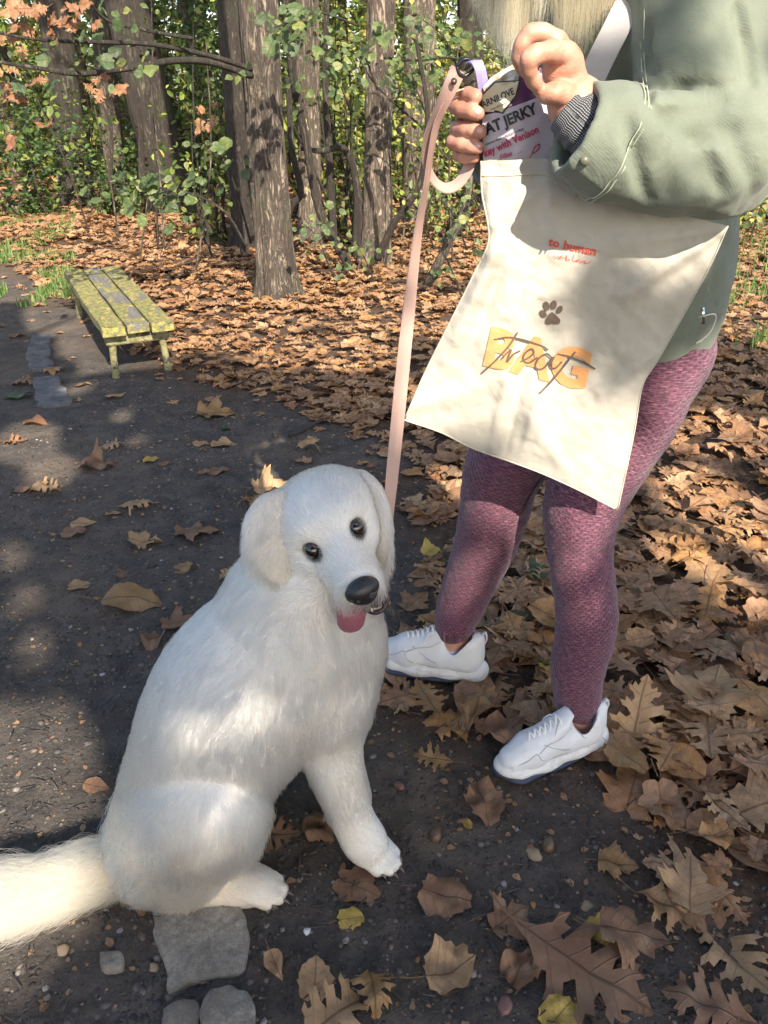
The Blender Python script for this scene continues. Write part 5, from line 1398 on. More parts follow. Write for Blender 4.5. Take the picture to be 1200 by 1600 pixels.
def limb_uv(V, chains):
    bd, bu, bv_ = np.full(len(V), 1e9), np.zeros(len(V)), np.zeros(len(V))
    for ch in chains:
        C = catmull(pch(ch), 6)[:, :3]; s = 0
        for p, q in zip(C[:-1], C[1:]):
            d = q - p; L = np.linalg.norm(d); d = d / L; w = V - p; t = np.clip(w @ d, 0, L); off = w - t[:, None] * d
            dist = np.linalg.norm(off, axis=1); m = dist < bd
            th_ = np.arctan2(off[:, 0], -off[:, 1])
            bd = np.where(m, dist, bd); bu = np.where(m, th_ * .068, bu); bv_ = np.where(m, s + t, bv_); s += L
    return bu, bv_
pu, pv_ = limb_uv(lv2, (nl + [(1015, 380, 1.44, .1)], fl_ + [(930, 400, 1.50, .1)]))
def m_leg(nt, b):
    n = NT(nt); u, v = n.attr('pu'), n.attr('pv'); cx = n.n('CombineXYZ'); nt.links.new(u, cx.inputs[0]); nt.links.new(v, cx.inputs[1]); P_ = cx.outputs[0]
    k = 2 * math.pi / .0125
    s1 = n.math('SINE', n.math('MULTIPLY', u, k)); s2 = n.math('SINE', n.math('ADD', n.math('MULTIPLY', v, k * .95), n.math('MULTIPLY', n.math('SINE', n.math('MULTIPLY', u, k * .5)), .6)))
    dot = n.ramp(n.math('MULTIPLY', s1, s2), [(.10, 0.0), (.50, 1.0)])
    zone = n.ramp(n.noise(P_, 5.5, 3), [(.34, .35), (.55, 1.0)])
    mel = n.noise(n.map(P_, (60, 620, 1)), 1.0, 5, .75)
    c = n.ramp(mel, [(.38, (.030, .008, .019)), (.5, (.098, .028, .054)), (.60, (.31, .12, .175))])
    c = n.mix(n.math('MULTIPLY', dot, n.math('MULTIPLY', zone, .92)), c, (.055, .016, .034))
    nt.links.new(c, b.inputs['Base Color'])
    nt.links.new(n.bump(n.math('SUBTRACT', n.math('MULTIPLY', mel, .4), dot), .6, .0016), b.inputs['Normal'])
M_legg = mat('mauve_melange_knit', m_leg, rough=.8, Sheen_Weight=.25)
lme = me_from(lv2, lq2, 'leggings'); fattr(lme, 'pu', pu); fattr(lme, 'pv', pv_)
leg_o = put('leggings', lme, M_legg, person)
sm = catmull([pp(845, 745, 1.462), pp(815, 800, 1.478), pp(792, 860, 1.492), pp(760, 925, 1.515), pp(733, 975, 1.528)], 8)
v, f = tube(sm, .0022, 6); put('legging_seam', me_from(v, f), mat('legging_seam', color=(.09, .025, .045), rough=.8), person)
M_sock = mat('lavender_sock', color=(.52, .50, .66), rough=.9)
for (a, b_, y, r) in ((906, 1135, 1.322, .0385), (707, 1020, 1.545, .0345)):
    p0, p1 = np.array(pp(a, b_ + 22, y)), np.array(pp(a - 1, b_ - (2 if a > 800 else 14), y + .004))
    ss = np.linspace(0, 1, 14)[:, None]; v, f = tube(p0 + (p1 - p0) * ss, r - .002 * ss[:, 0], 28, False)
    put('sock', me_from(v, f), M_sock, person)

# ---- shoes
M_shoe = mat('white_leather_shoe', lambda nt, b: nt.links.new(NT(nt).bump(NT(nt).noise(NT(nt).coord(), 420, 4), .15, .001), b.inputs['Normal']), color=(.66, .67, .69), rough=.42)
def m_sole(nt, b):
    n = NT(nt); o = n.coord('Object')
    c = n.mix(n.ramp(n.noise(o, 34, 5, .7), [(.5, 0.0), (.75, .6)]), (.70, .69, .67), (.40, .35, .29)); nt.links.new(c, b.inputs['Base Color'])
M_sole = mat('scuffed_white_sole', m_sole, rough=.5)
M_outsole = mat('navy_outsole', color=(.035, .045, .09), rough=.6)
M_lace = mat('white_lace', color=(.74, .74, .73), rough=.8)
M_line = mat('grey_stitch_line', color=(.42, .44, .48), rough=.7)
def make_shoe(side):
    o = (-.16, -.07, -.005); hi = (.16, .07, .15)
    U = SDF(o, hi, .0024)
    for p, q, ra, rb in [((-.098, 0, .050), (-.03, 0, .052), .0335, .034), ((-.03, 0, .052), (.055, 0, .044), .034, .0375), ((.055, 0, .040), (.098, .003, .036), .0385, .033)]:
        U.cone(p, q, ra, rb, .02, sq=((0, 0, 1), .92))
    U.cone((-.088, 0, .085), (-.075, 0, .060), .0345, .036, .02)
    U.cone((-.02, 0, .092), (.062, 0, .058), .0240, .0270, .02)                        # instep
    U.cone((-.030, 0, .118), (.010, 0, .088), .0200, .0240, .012, sq=((.6, 0, .8), .45))   # tongue
    U.cone((-.118, 0, .105), (-.112, 0, .070), .0160, .020, .014)                      # heel counter
    U.cone((-.070, 0, .155), (-.068, 0, .074), .0350, .0305, .006, 'sub')               # opening
    U.displace(lambda x, y, z: .0009 * vnoise(x * 70, y * 70, z * 70, 5), .01)
    uv_, uq = U.mesh(1); uv_[:, 2] = np.maximum(uv_[:, 2], .012)
    K = SDF(o, hi, .0024)
    for p, q, ra, rb in [((-.108, 0, .021), (-.05, 0, .022), .0375, .0370), ((-.05, 0, .022), (.03, 0, .018), .0370, .0415), ((.03, 0, .017), (.095, .003, .019), .0425, .0370), ((.095, .003, .019), (.113, .004, .026), .037, .026)]:
        K.cone(p, q, ra, rb, .012, sq=((0, 0, 1), .50))
    K.cone((-.128, 0, .034), (-.10, 0, .026), .017, .024, .012)
    K.cone((-.02, -.062, .014), (.0, -.045, .030), .010, .006, .006, 'sub'); K.cone((-.02, .062, .014), (.0, .045, .030), .010, .006, .006, 'sub')
    for yy in (-1, 1):
        for x0, x1, z0, z1 in ((-.13, -.03, .030, .020), (-.03, .05, .020, .027), (.05, .12, .027, .022), (-.12, -.02, .014, .008)):
            K.cone((x0, yy * .0415, z0), (x1, yy * .0435, z1), .0016, .0016, .003, 'sub')
    kv, kq = K.mesh(1); kv[:, 2] = np.maximum(kv[:, 2], .003)
    T_ = SDF(o, hi, .003)
    for p, q, ra, rb in [((-.108, 0, .004), (-.03, 0, .004), .0335, .031), ((-.03, 0, .006), (.03, 0, .006), .024, .026), ((.03, 0, .004), (.095, .003, .005), .0375, .036), ((.095, .003, .005), (.122, .004, .018), .036, .0235)]:
        T_.cone(p, q, ra, rb, .012, sq=((0, 0, 1), .26))
    tv_, tq_ = T_.mesh(1); tv_[:, 2] = np.maximum(tv_[:, 2], 0)
    W = uv_
    def on(x, z, s_):                              # the point of the upper's side at (x, z)
        m = W[:, 1] * s_ > 0; C = W[m]; i = np.argmin((C[:, 0] - x) ** 2 + (C[:, 2] - z) ** 2 - .02 * np.abs(C[:, 1]) * 0); return C[i] + np.array((0, s_ * .0006, .0004))
    lines = MB()
    for s_ in (-1, 1):
        for path in ([(.118, .040), (.085, .052), (.062, .066), (.050, .050), (.020, .040), (-.02, .036)], [(.040, .078), (.012, .062), (-.02, .052), (-.06, .050), (-.10, .044)], [(-.045, .088), (-.06, .068), (-.09, .062), (-.12, .066)], [(-.028, .098), (.0, .082), (.03, .076), (.055, .066)]):
            C = catmull([tuple(on(x, z, s_)) for x, z in path], 6); v, f = tube(C, .0010, 5); lines.add(v, f)
    lace = MB()
    for i in range(6):
        x = -.006 + i * .0125; top = W[(np.abs(W[:, 0] - x) < .004) & (np.abs(W[:, 1]) < .004)][:, 2].max()
        w_ = .0195 - .0008 * i
        P_ = [(x + .002, -w_, top - .012), (x, -w_ * .6, top - .0015), (x + .001, 0, top + .0020), (x, w_ * .6, top - .0015), (x + .002, w_, top - .012)]
        v, f = tube(catmull(P_, 4), .0026, 8, squash=.6); lace.add(v, f)
        v, f = tube(catmull([(x, -w_ * .7, top), (x + .006, 0, top + .003), (x + .012, w_ * .7, top - .006)], 4), .0022, 8, squash=.6); lace.add(v, f)
    for s_ in (-1, 1):
        v, f = tube(catmull([(-.008, 0, .106), (.0, s_ * .016, .112), (.012, s_ * .026, .094), (.002, s_ * .022, .085), (-.008, 0, .104)], 5), .0018, 6); lace.add(v, f)
    tab = MB(); v, f = tube(catmull([(-.126, 0, .088), (-.136, 0, .108), (-.132, 0, .124), (-.122, 0, .118), (-.120, 0, .100)], 5), .0060, 8, squash=.35); tab.add(v, f)
    fl2 = 1 if side > 0 else -1
    out = []
    for nm, (vv, ff), m in (('upper', (uv_, uq), M_shoe), ('sole', (kv, kq), M_sole), ('outsole', (tv_, tq_), M_outsole)):
        vv = vv * np.array((1, fl2, 1)); ff = ff if fl2 > 0 else ff[:, ::-1]; me = me_from(vv, ff, nm); me.materials.append(m); out.append((nm, me))
    for nm, mb, m in (('stitch_line', lines, M_line), ('lace', lace, M_lace), ('heel_tab', tab, M_shoe)):
        me = mb.mesh(); me.transform(Matrix.Diagonal((1, fl2, 1, 1))); me.materials.append(m); out.append((nm, me))
    return out
def place_shoe(side, toe, heel, lab, lift=0.0, pitch=0.0, roll=0.0, zs=1.04):
    t, h_ = PZ(*toe, .0), PZ(*heel, .0); d = t - h_; c = (t + h_) / 2; a = math.atan2(d.y, d.x)
    M = Matrix.Translation((c.x, c.y, lift)) @ Matrix.Rotation(a, 4, 'Z') @ Matrix.Rotation(pitch, 4, 'Y') @ Matrix.Rotation(roll, 4, 'X') @ Matrix.Diagonal((1.03, 1.0, zs, 1))
    root = bpy.data.objects.new('shoe', None); col.objects.link(root); root.parent = person; root.matrix_parent_inverse = Matrix.Translation(-person.location); root.matrix_basis = M; root['label'] = lab
    for nm, me in make_shoe(side):
        o = bpy.data.objects.new(nm, me); col.objects.link(o); o.parent = root
place_shoe(1, (775, 1212), (938, 1158), 'near chunky white sneaker', .003)
place_shoe(-1, (594, 1040), (752, 1068), 'far chunky white sneaker', .012, zs=1.22)

# ---- jacket
J = SDF((.10, .98, .84), (.80, 1.72, 1.66), .005)
J.chain(pch([(1000, 500, 1.46, .128), (1002, 420, 1.45, .134), (1005, 300, 1.43, .132), (1008, 150, 1.41, .142), (1010, 0, 1.39, .140), (1000, -60, 1.38, .11)]), .04, 4)
J.chain(pch([(1078, -75, 1.28, .080), (1092, 30, 1.23, .078), (1100, 130, 1.19, .077), (1118, 208, 1.165, .073), (1130, 252, 1.155, .065)]), .025, 4)
J.chain(pch([(1130, 250, 1.155, .062), (1090, 250, 1.135, .063), (1035, 245, 1.125, .061), (975, 231, 1.115, .059), (942, 222, 1.11, .059)]), .018, 4)
J.chain(pch([(900, -40, 1.50, .080), (880, 120, 1.50, .070), (880, 290, 1.44, .062), (800, 240, 1.34, .050), (768, 212, 1.295, .044)]), .03, 4)
# cuff of the near sleeve: a doubled band, hollow at the end
ca, cb = np.array(pp(909, 206, 1.107)), np.array(pp(958, 228, 1.113)); cdv = (cb - ca) / np.linalg.norm(cb - ca)
J.cone(ca + cdv * .004, cb - cdv * .003, .0575, .0595, .003, sq=None)
J.ell(ca - cdv * .150, (.150, .150, .150), .004, mode='sub')
J.cone(ca - cdv * .02, ca + cdv * .028, .047, .046, .003, 'sub')
# folds
def surf_y(a, b):
    r = np.array(ray(a, b)); ys = np.arange(.92, 1.6, .0025); P = np.array(CAM) + r * (ys / r[1])[:, None]
    ij = np.round((P - J.lo) / J.h).astype(int); ok = ((ij >= 0) & (ij < J.n)).all(1); ij = np.clip(ij, 0, J.n - 1)
    f_ = np.where(ok, J.F[ij[:, 0], ij[:, 1], ij[:, 2]], 1); k_ = np.nonzero(f_ < 0)[0]
    return ys[k_[0]] if len(k_) else 1.2
def crease(pts, r, mode='sub', k=.014):
    n_ = len(pts); P = [(*pp(a, b, surf_y(a, b) + (-.45 if mode == 'sub' else .50) * r), r * (.35 + .65 * math.sin(math.pi * (i + .6) / (n_ + .2)))) for i, (a, b) in enumerate(pts)]
    J.chain(P, k, 5, mode)
for pts_, r_ in (([(1022, 178), (1050, 186), (1085, 182), (1122, 172), (1165, 166)], .015), ([(1055, 206), (1092, 204), (1132, 205), (1176, 222)], .012), ([(1022, 205), (1030, 245), (1048, 288), (1088, 318)], .013),
                ([(1120, 214), (1150, 240), (1165, 275)], .008), ([(1075, 226), (1106, 250), (1128, 300)], .010), ([(985, 190), (992, 232), (1004, 282), (1020, 310)], .009),
                ([(1008, 40), (1012, 100), (1012, 168)], .007), ([(1060, 140), (1105, 150), (1160, 140)], .009), ([(1150, 10), (1165, 80), (1172, 140)], .005), ([(1050, 200), (1062, 240), (1090, 285)], .009)):
    crease(pts_, r_)
for pts_, r_ in (([(1040, 196), (1040, 230), (1058, 282), (1090, 306)], .013), ([(1050, 194), (1092, 193), (1138, 188), (1180, 196)], .013), ([(1092, 218), (1125, 240), (1145, 290)], .012), ([(1004, 190), (1010, 232), (1026, 285)], .011), ([(1050, 160), (1095, 166), (1150, 154)], .010), ([(1150, 212), (1176, 240), (1186, 280)], .011)):
    crease(pts_, r_, 'add', .016)
J.ell((.5, 1.45, .715), (.9, .9, .208), .004, mode='sub')                                # level hem
J.displace(lambda x, y, z: .0040 * vnoise(x * 13, y * 13, z * 9, 31) - .0045 * (1 - 2 * np.abs(vnoise(x * 9 + z * 7, y * 9, z * 13 - x * 8, 35))) + .0026 * vnoise(x * 30 + z * 12, y * 30, z * 22, 32) + .0010 * vnoise(x * 85, y * 85, z * 60, 33), .03)
jv, jq = J.mesh(1)
put('jacket', me_from(jv, jq, 'jacket'), M_jacket, person)
# stitched line round the cuff, popper
th_ = np.linspace(0, 2 * np.pi, 41); w1 = np.cross(cdv, (0, 0, 1.0)); w1 /= np.linalg.norm(w1); w2 = np.cross(cdv, w1)
for off, rr_ in ((.0400, .0640), (.0455, .0642)):
    ring = []
    for t in th_:
        dd_ = math.cos(t) * w1 + math.sin(t) * w2; q_ = .050
        while q_ < .075:
            ij = np.round((ca + cdv * off + q_ * dd_ - J.lo) / J.h).astype(int)
            if J.F[tuple(np.clip(ij, 0, J.n - 1))] > .0012: break
            q_ += .0006
        ring.append(tuple(ca + cdv * off + q_ * dd_))
    ring = [tuple(p) for p in catmull(ring, 2)]
    v, f = tube(ring, .0009, 5); put('stitch_line', me_from(v, f), M_thread, person)
def on_jacket(pxs, r=.0012):
    P = [pp(a, b, surf_y(a, b) - .0008) for a, b in catmull(pxs, 8)]; return tube(P, r, 5)
for q in ([(1003, -20), (1001, 60), (1004, 120), (1012, 172)], [(1008, -20), (1006, 60), (1009, 120), (1017, 170)], [(1075, 345), (1100, 420), (1112, 480)]):
    v, f = on_jacket(q, .0009); put('seam', me_from(v, f), M_thread, person)
c = np.array(pp(914, 250, surf_y(914, 250) - .001)); v, f = tube([c, c + (0, -.003, .0005)], .0062, 18); put('button', me_from(v, f), mat('olive_button', color=(.12, .12, .09), rough=.35), person)
# ribbed grey cuff of the sweater
def m_knit(nt, b):
    n = NT(nt); u, v = n.attr('pu'), n.attr('pv')
    s1 = n.math('SINE', n.math('MULTIPLY', u, 75)); s2 = n.math('SINE', n.math('MULTIPLY', v, 2400))
    w_ = n.math('MULTIPLY', n.math('ADD', s1, 1.0), n.math('ADD', n.math('MULTIPLY', s2, .5), .8))
    c = n.ramp(w_, [(.15, (.035, .037, .043)), (.9, (.24, .25, .27)), (1.0, (.36, .37, .39))]); nt.links.new(c, b.inputs['Base Color']); nt.links.new(n.bump(w_, .8, .002), b.inputs['Normal'])
M_knit = mat('grey_ribbed_knit', m_knit, rough=.95)
k0, k1 = np.array(pp(886, 166, 1.126)), np.array(pp(935, 212, 1.112)); s_ = np.linspace(0, 1, 30)
P_ = k0 + (k1 - k0) * s_[:, None]; rad = .0305 + .007 * np.minimum(s_ * 3, 1) + .0012 * np.sin(s_ * 24)
rad[0] = .0275; v, f = tube(P_, rad, 60, False)
me = me_from(v, f); fattr(me, 'pu', np.tile(np.linspace(0, 2 * np.pi, 60, endpoint=False), 30)); fattr(me, 'pv', np.repeat(s_ * .06, 60)); put('sweater_cuff', me, M_knit, person)
# drawstring and zip pull at the hem
v, f = tube(catmull([pp(1082, 498, 1.325), pp(1098, 494, 1.310), pp(1118, 492, 1.315), pp(1112, 515, 1.322), pp(1098, 530, 1.325), pp(1088, 536, 1.325)], 6), .0014, 6)
put('drawstring', me_from(v, f), mat('white_cord', color=(.62, .62, .58), rough=.7), person)
v, f = tube([pp(1097, 480, 1.318), pp(1098, 505, 1.320)], .0045, 10)
put('zip_pull', me_from(v, f), mat('bright_metal', color=(.7, .7, .7), rough=.25, Metallic=1.0), person)

# ---- blond hair falling forward
def strands(name, locks, n_each, rad, colr, parent, r):
    pts_all, c_all = [], []
    for path, w0, w1_ in locks:
        C = catmull(path, 5); k = len(C)
        off = r.normal(size=(n_each, 3)); off[:, 1] *= .6
        ph = r.random((n_each, 1)) * 6.28; t = np.linspace(0, 1, k)[None, :]
        w_ = w0 + (w1_ - w0) * t
        P = C[None] + off[:, None, :] * w_[..., None] + (.004 * np.sin(ph + 6 * t))[..., None] * np.array((1, .3, 0))
        cut = .60 + .40 * r.random((n_each, 1, 1)) ** .6; idx = (t[..., None] * cut * (k - 1))
        i0 = np.clip(np.floor(idx).astype(int), 0, k - 2)[..., 0]; fr = idx[..., 0] - i0
        P = np.take_along_axis(P, i0[..., None], 1) * (1 - fr[..., None]) + np.take_along_axis(P, i0[..., None] + 1, 1) * fr[..., None]
        sel = np.linspace(0, k - 1, 14).astype(int); pts_all.append(P[:, sel]); c_all.append(np.array(colr) * (1 + .30 * r.normal(size=(n_each, 1))))
    P = np.concatenate(pts_all); add_hair(name, [(P, np.broadcast_to(rad * np.linspace(1, .35, 14)[None], P.shape[:2]), np.concatenate(c_all))], M_hair, parent)
def add_hair(name, groups, material, parent):
    pts = np.concatenate([g[0] for g in groups]); r = np.concatenate([np.broadcast_to(g[1], g[0].shape[:2]) for g in groups]); c = np.concatenate([g[2] for g in groups])
    n, k = pts.shape[:2]
    h_ = bpy.data.hair_curves.new(name); h_.add_curves([k] * n)
    h_.position_data.foreach_set('vector', pts.astype(np.float32).ravel())
    a = h_.attributes.get('radius') or h_.attributes.new('radius', 'FLOAT', 'POINT'); a.data.foreach_set('value', r.astype(np.float32).ravel())
    cc = np.ones((n, 4), dtype=np.float32); cc[:, :3] = np.clip(c, 0, .95)
    a = h_.attributes.new('fcol', 'FLOAT_COLOR', 'CURVE'); a.data.foreach_set('color', cc.ravel())
    return put(name, h_, material, parent)
def hair_material(name, rough=.3):
    m = bpy.data.materials.new(name); m.use_nodes = True
    n = NT(m.node_tree); m.node_tree.nodes.remove(m.node_tree.nodes['Principled BSDF'])
    h = n.n('BsdfHairPrincipled'); h.model = 'CHIANG'; h.parametrization = 'COLOR'
    m.node_tree.links.new(n.attr('fcol', 'Color'), h.inputs['Color'])
    h.inputs['Roughness'].default_value = rough; h.inputs['Radial Roughness'].default_value = .5; h.inputs['Random Roughness'].default_value = .3
    m.node_tree.links.new(h.outputs[0], m.node_tree.nodes['Material Output'].inputs['Surface'])
    return m
M_hair = hair_material('blond_hair')
crown_ = Vector(fl(0, .10, -.01)); lk = []
hrn = np.random.default_rng(61)
ends_l = [(748, 18), (758, 48), (770, 70), (784, 92), (795, 108), (806, 100), (818, 82), (770, 40), (786, 70), (800, 88), (755, 10), (830, 62), (842, 40), (815, 60), (790, 60), (778, 88)]
for ex, ey in ends_l:
    e = Vector(PY(ex, ey, 1.24 + .05 * hrn.random())); s_ = Vector(fl(.03 - .02 * hrn.random(), .085, .03)); m1 = Vector(fl(.075, .0, .07)); m1.z -= .0; up_ = Vector(PY(ex + 10, -160, 1.26))
    lk.append(([tuple(s_), tuple(m1), tuple(up_), tuple(e.lerp(up_, .3)), tuple(e)], .014, .0055))
ends_r = [(880, 95), (896, 70), (905, 92), (920, 70), (932, 52), (945, 30), (890, 45), (868, 30), (910, 50), (872, 62), (955, 12), (925, 30)]
for ex, ey in ends_r:
    e = Vector(PY(ex, ey, 1.245 + .02 * hrn.random())); s_ = Vector(fl(-.04, .08, .02)); m1 = Vector(fl(-.085, .0, .05)); up_ = Vector(PY(ex + 12, -150, 1.24))
    lk.append(([tuple(s_), tuple(m1), tuple(up_), tuple(e.lerp(up_, .3)), tuple(e)], .012, .005))
for i in range(34):                                   # the back and sides of the head
    a = -2.4 + 4.8 * i / 33; s_ = crown_; m1 = Vector(fl(.088 * math.sin(a), .02, -.088 * math.cos(a) - .0)); e = m1 + Vector((.02, .0, -.26)); lk.append(([tuple(s_), tuple(s_.lerp(m1, .5) + Vector((0, 0, .04))), tuple(m1), tuple(e)], .012, .014))
strands('hair', lk, 200, .00034, (.60, .44, .23), person, hrn)
# ================================================================ the tote bag
def m_canvas(nt, b):
    n = NT(nt); o = n.coord('Object')
    c = n.mix(n.ramp(n.noise(o, 10, 5, .6), [(.35, 0.0), (.65, 1.0)]), (.465, .435, .375), (.53, .50, .435))
    w1 = n.n('TexWave'); w1.inputs['Scale'].default_value = 170; w1.bands_direction = 'X'; nt.links.new(o, w1.inputs['Vector'])
    w2 = n.n('TexWave'); w2.inputs['Scale'].default_value = 170; w2.bands_direction = 'Z'; nt.links.new(o, w2.inputs['Vector'])
    c = n.mix(n.math('MULTIPLY', n.ramp(n.vor(o, 160), [(0.0, 1.0), (.12, 0.0)]), .5), c, (.42, .34, .22))
    nt.links.new(c, b.inputs['Base Color'])
    h = n.math('ADD', n.math('MULTIPLY', w1.outputs[1], w2.outputs[1]), n.noise(o, 500, 2))
    nt.links.new(n.bump(n.noise(o, 22, 5, .6, 1.0), .22, .012, n.bump(h, .22, .0010)), b.inputs['Normal'])
    tr = n.n('BsdfTranslucent'); nt.links.new(c, tr.inputs['Color'])
    mx = n.n('MixShader'); mx.inputs[0].default_value = .10
    nt.links.new(b.outputs[0], mx.inputs[1]); nt.links.new(tr.outputs[0], mx.inputs[2]); nt.links.new(mx.outputs[0], nt.nodes['Material Output'].inputs['Surface'])
M_canvas = mat('natural_cotton_canvas', m_canvas, rough=.92)
topE = catmull([(752, 252), (800, 250), (856, 249), (884, 272), (940, 300), (1010, 322), (1080, 340), (1137, 353)], 12)
botE = catmull([(632, 656), (690, 676), (738, 700), (800, 722), (850, 741), (905, 766), (965, 797)], 12)
lefE = catmull([(752, 252), (753, 300), (764, 372), (742, 425), (705, 500), (665, 580), (632, 656)], 12)
rigE = catmull([(1137, 353), (1112, 410), (1080, 470), (1028, 562), (1004, 602), (990, 680), (965, 797)], 12)
def samp(C, t):
    s = np.concatenate([[0], np.cumsum(np.linalg.norm(np.diff(C, axis=0), axis=1))]); s /= s[-1]
    return np.stack([np.interp(t, s, C[:, i]) for i in range(2)], -1)
NU, NV = 150, 170
uu, vv_ = np.linspace(0, 1, NU), np.linspace(0, 1, NV)
Tp, Bt, Lf, Rt = samp(topE, uu), samp(botE, uu), samp(lefE, vv_), samp(rigE, vv_)
U_, V_ = np.meshgrid(uu, vv_, indexing='ij')
PXY = ((1 - V_)[..., None] * Tp[:, None] + V_[..., None] * Bt[:, None] + (1 - U_)[..., None] * Lf[None] + U_[..., None] * Rt[None]
       - ((1 - U_) * (1 - V_))[..., None] * Tp[0] - (U_ * (1 - V_))[..., None] * Tp[-1] - ((1 - U_) * V_)[..., None] * Bt[0] - (U_ * V_)[..., None] * Bt[-1])
base_y = 1.186 + .060 * V_ + .012 * U_
bulge = -.026 * np.sin(np.pi * np.clip(U_, 0, 1)) ** .8 * np.sin(np.pi * np.clip(V_, 0, 1)) ** .8
def fold(p, q, amp, w, sharp=1.0):
    """a soft ridge between two pixels of the cloth"""
    p, q = np.array(p, float), np.array(q, float); d = q - p; L = np.linalg.norm(d); d /= L
    r = PXY - p; t = r @ d; s = r @ np.array((-d[1], d[0])); f = np.clip(t / L, 0, 1)
    env = np.exp(-(np.maximum(np.maximum(-t, t - L), 0) / 22) ** 2) * np.sin(np.pi * np.clip(f * .9 + .05, 0, 1)) ** .5
    ww = w * (.6 + .8 * f)
    return -amp * env * np.exp(-(s / ww) ** 2)
wr = (fold((765, 290), (770, 420), .010, 18) + fold((800, 270), (730, 520), .006, 22) + fold((775, 390), (700, 560), .007, 16) - fold((792, 400), (725, 560), .006, 12)
      + fold((1115, 372), (960, 470), .006, 14) - fold((1105, 392), (985, 480), .005, 12) + fold((1120, 360), (900, 390), .004, 14) + fold((860, 300), (905, 560), .004, 30)
      + fold((770, 690), (800, 560), .005, 11) - fold((790, 700), (822, 570), .005, 10) + fold((820, 690), (850, 600), .004, 10)
      + fold((1010, 590), (880, 700), .005, 18) + fold((1020, 560), (930, 620), .004, 12) - fold((930, 740), (985, 640), .004, 14)
      + fold((640, 640), (760, 600), .004, 14) + fold((880, 735), (820, 640), .004, 16) + fold((960, 500), (1050, 420), .004, 20))
wr += .0022 * fbm(PXY[..., 0] / 70, PXY[..., 1] / 70, 0, 140, 3) + .0012 * fbm(PXY[..., 0] / 22, PXY[..., 1] / 22, 0, 144, 2)
YF = base_y + bulge + wr * 1.6
def to3(PX, Y):
    rx = (PX[..., 0] - 600) / FPX; ry = (800 - PX[..., 1]) / FPX
    dy, dz = CF.y + CU.y * ry, CF.z + CU.z * ry; d = Y / dy
    return np.stack([rx * d, Y, CAM_H + dz * d], -1)
FR = to3(PXY, YF)
thick = .022 * (np.sin(np.pi * U_) ** .6) * (1 - .3 * V_) * (1 - V_ ** 6) + .0016
BK = FR.copy(); BK[..., 1] += thick + .012 * np.sin(np.pi * U_) * (1 - V_)
idx = np.arange(NU * NV).reshape(NU, NV)
F1 = np.stack([idx[:-1, :-1], idx[:-1, 1:], idx[1:, 1:], idx[1:, :-1]], -1).reshape(-1, 4)
F2 = F1[:, ::-1] + NU * NV; n0 = NU * NV
side = [(idx[0, j], idx[0, j] + n0, idx[0, j + 1] + n0, idx[0, j + 1]) for j in range(NV - 1)] + [(idx[-1, j + 1], idx[-1, j + 1] + n0, idx[-1, j] + n0, idx[-1, j]) for j in range(NV - 1)] + [(idx[i, -1], idx[i, -1] + n0, idx[i + 1, -1] + n0, idx[i + 1, -1]) for i in range(NU - 1)]
bag = empty('tote_bag', tuple(to3(np.array([880., 500.]), np.array(1.22))), 'cream cotton tote bag with orange and brown print hanging from the woman\'s shoulder', 'tote bag')
put('bag_body', me_from(np.vstack([FR.reshape(-1, 3), BK.reshape(-1, 3)]), np.vstack([F1, F2, np.array(side)]), 'bag'), M_canvas, bag)
# hem band along the top of the front and stitched edge
hp = [tuple(FR[i, 9] + np.array((0, -.0012, 0))) for i in range(0, 62, 2)]
v, f = tube(hp, .0008, 5); put('hem_stitch', me_from(v, f), mat('cream_thread', color=(.55, .48, .36), rough=.9), bag)
for e_, nm in ((FR[:, -1], 'bottom_seam'), (FR[-1, :], 'side_seam'), (FR[0, :], 'side_seam')):
    v, f = tube(e_[::3], .0017, 6); put(nm, me_from(v, f), M_canvas, bag)
# depth of the front panel for placing the prints on the cloth
gw, gh = 260, 280; gx0, gy0, gs = 625.0, 240.0, 2.0
fine = np.zeros((gw, gh)); cnt = np.zeros((gw, gh))
UU, VV = np.meshgrid(np.linspace(0, NU - 1.001, 700), np.linspace(0, NV - 1.001, 800), indexing='ij')
i0, j0 = UU.astype(int), VV.astype(int); fu, fv = UU - i0, VV - j0
def bl(A): return A[i0, j0] * (1 - fu) * (1 - fv) + A[i0 + 1, j0] * fu * (1 - fv) + A[i0, j0 + 1] * (1 - fu) * fv + A[i0 + 1, j0 + 1] * fu * fv
X_, Y_, D_ = bl(PXY[..., 0]), bl(PXY[..., 1]), bl(YF)
a, b = ((X_ - gx0) / gs).round().astype(int).clip(0, gw - 1), ((Y_ - gy0) / gs).round().astype(int).clip(0, gh - 1)
np.add.at(fine, (a, b), D_); np.add.at(cnt, (a, b), 1); DEP = np.where(cnt > 0, fine / np.maximum(cnt, 1), 1.22)
def on_bag(P, lift=.0016):
    P = np.asarray(P, float); x, y = (P[:, 0] - gx0) / gs, (P[:, 1] - gy0) / gs
    i, j = np.clip(x.astype(int), 0, gw - 2), np.clip(y.astype(int), 0, gh - 2); fx, fy = x - i, y - j
    d = DEP[i, j] * (1 - fx) * (1 - fy) + DEP[i + 1, j] * fx * (1 - fy) + DEP[i, j + 1] * (1 - fx) * fy + DEP[i + 1, j + 1] * fx * fy
    return to3(P, d - lift)
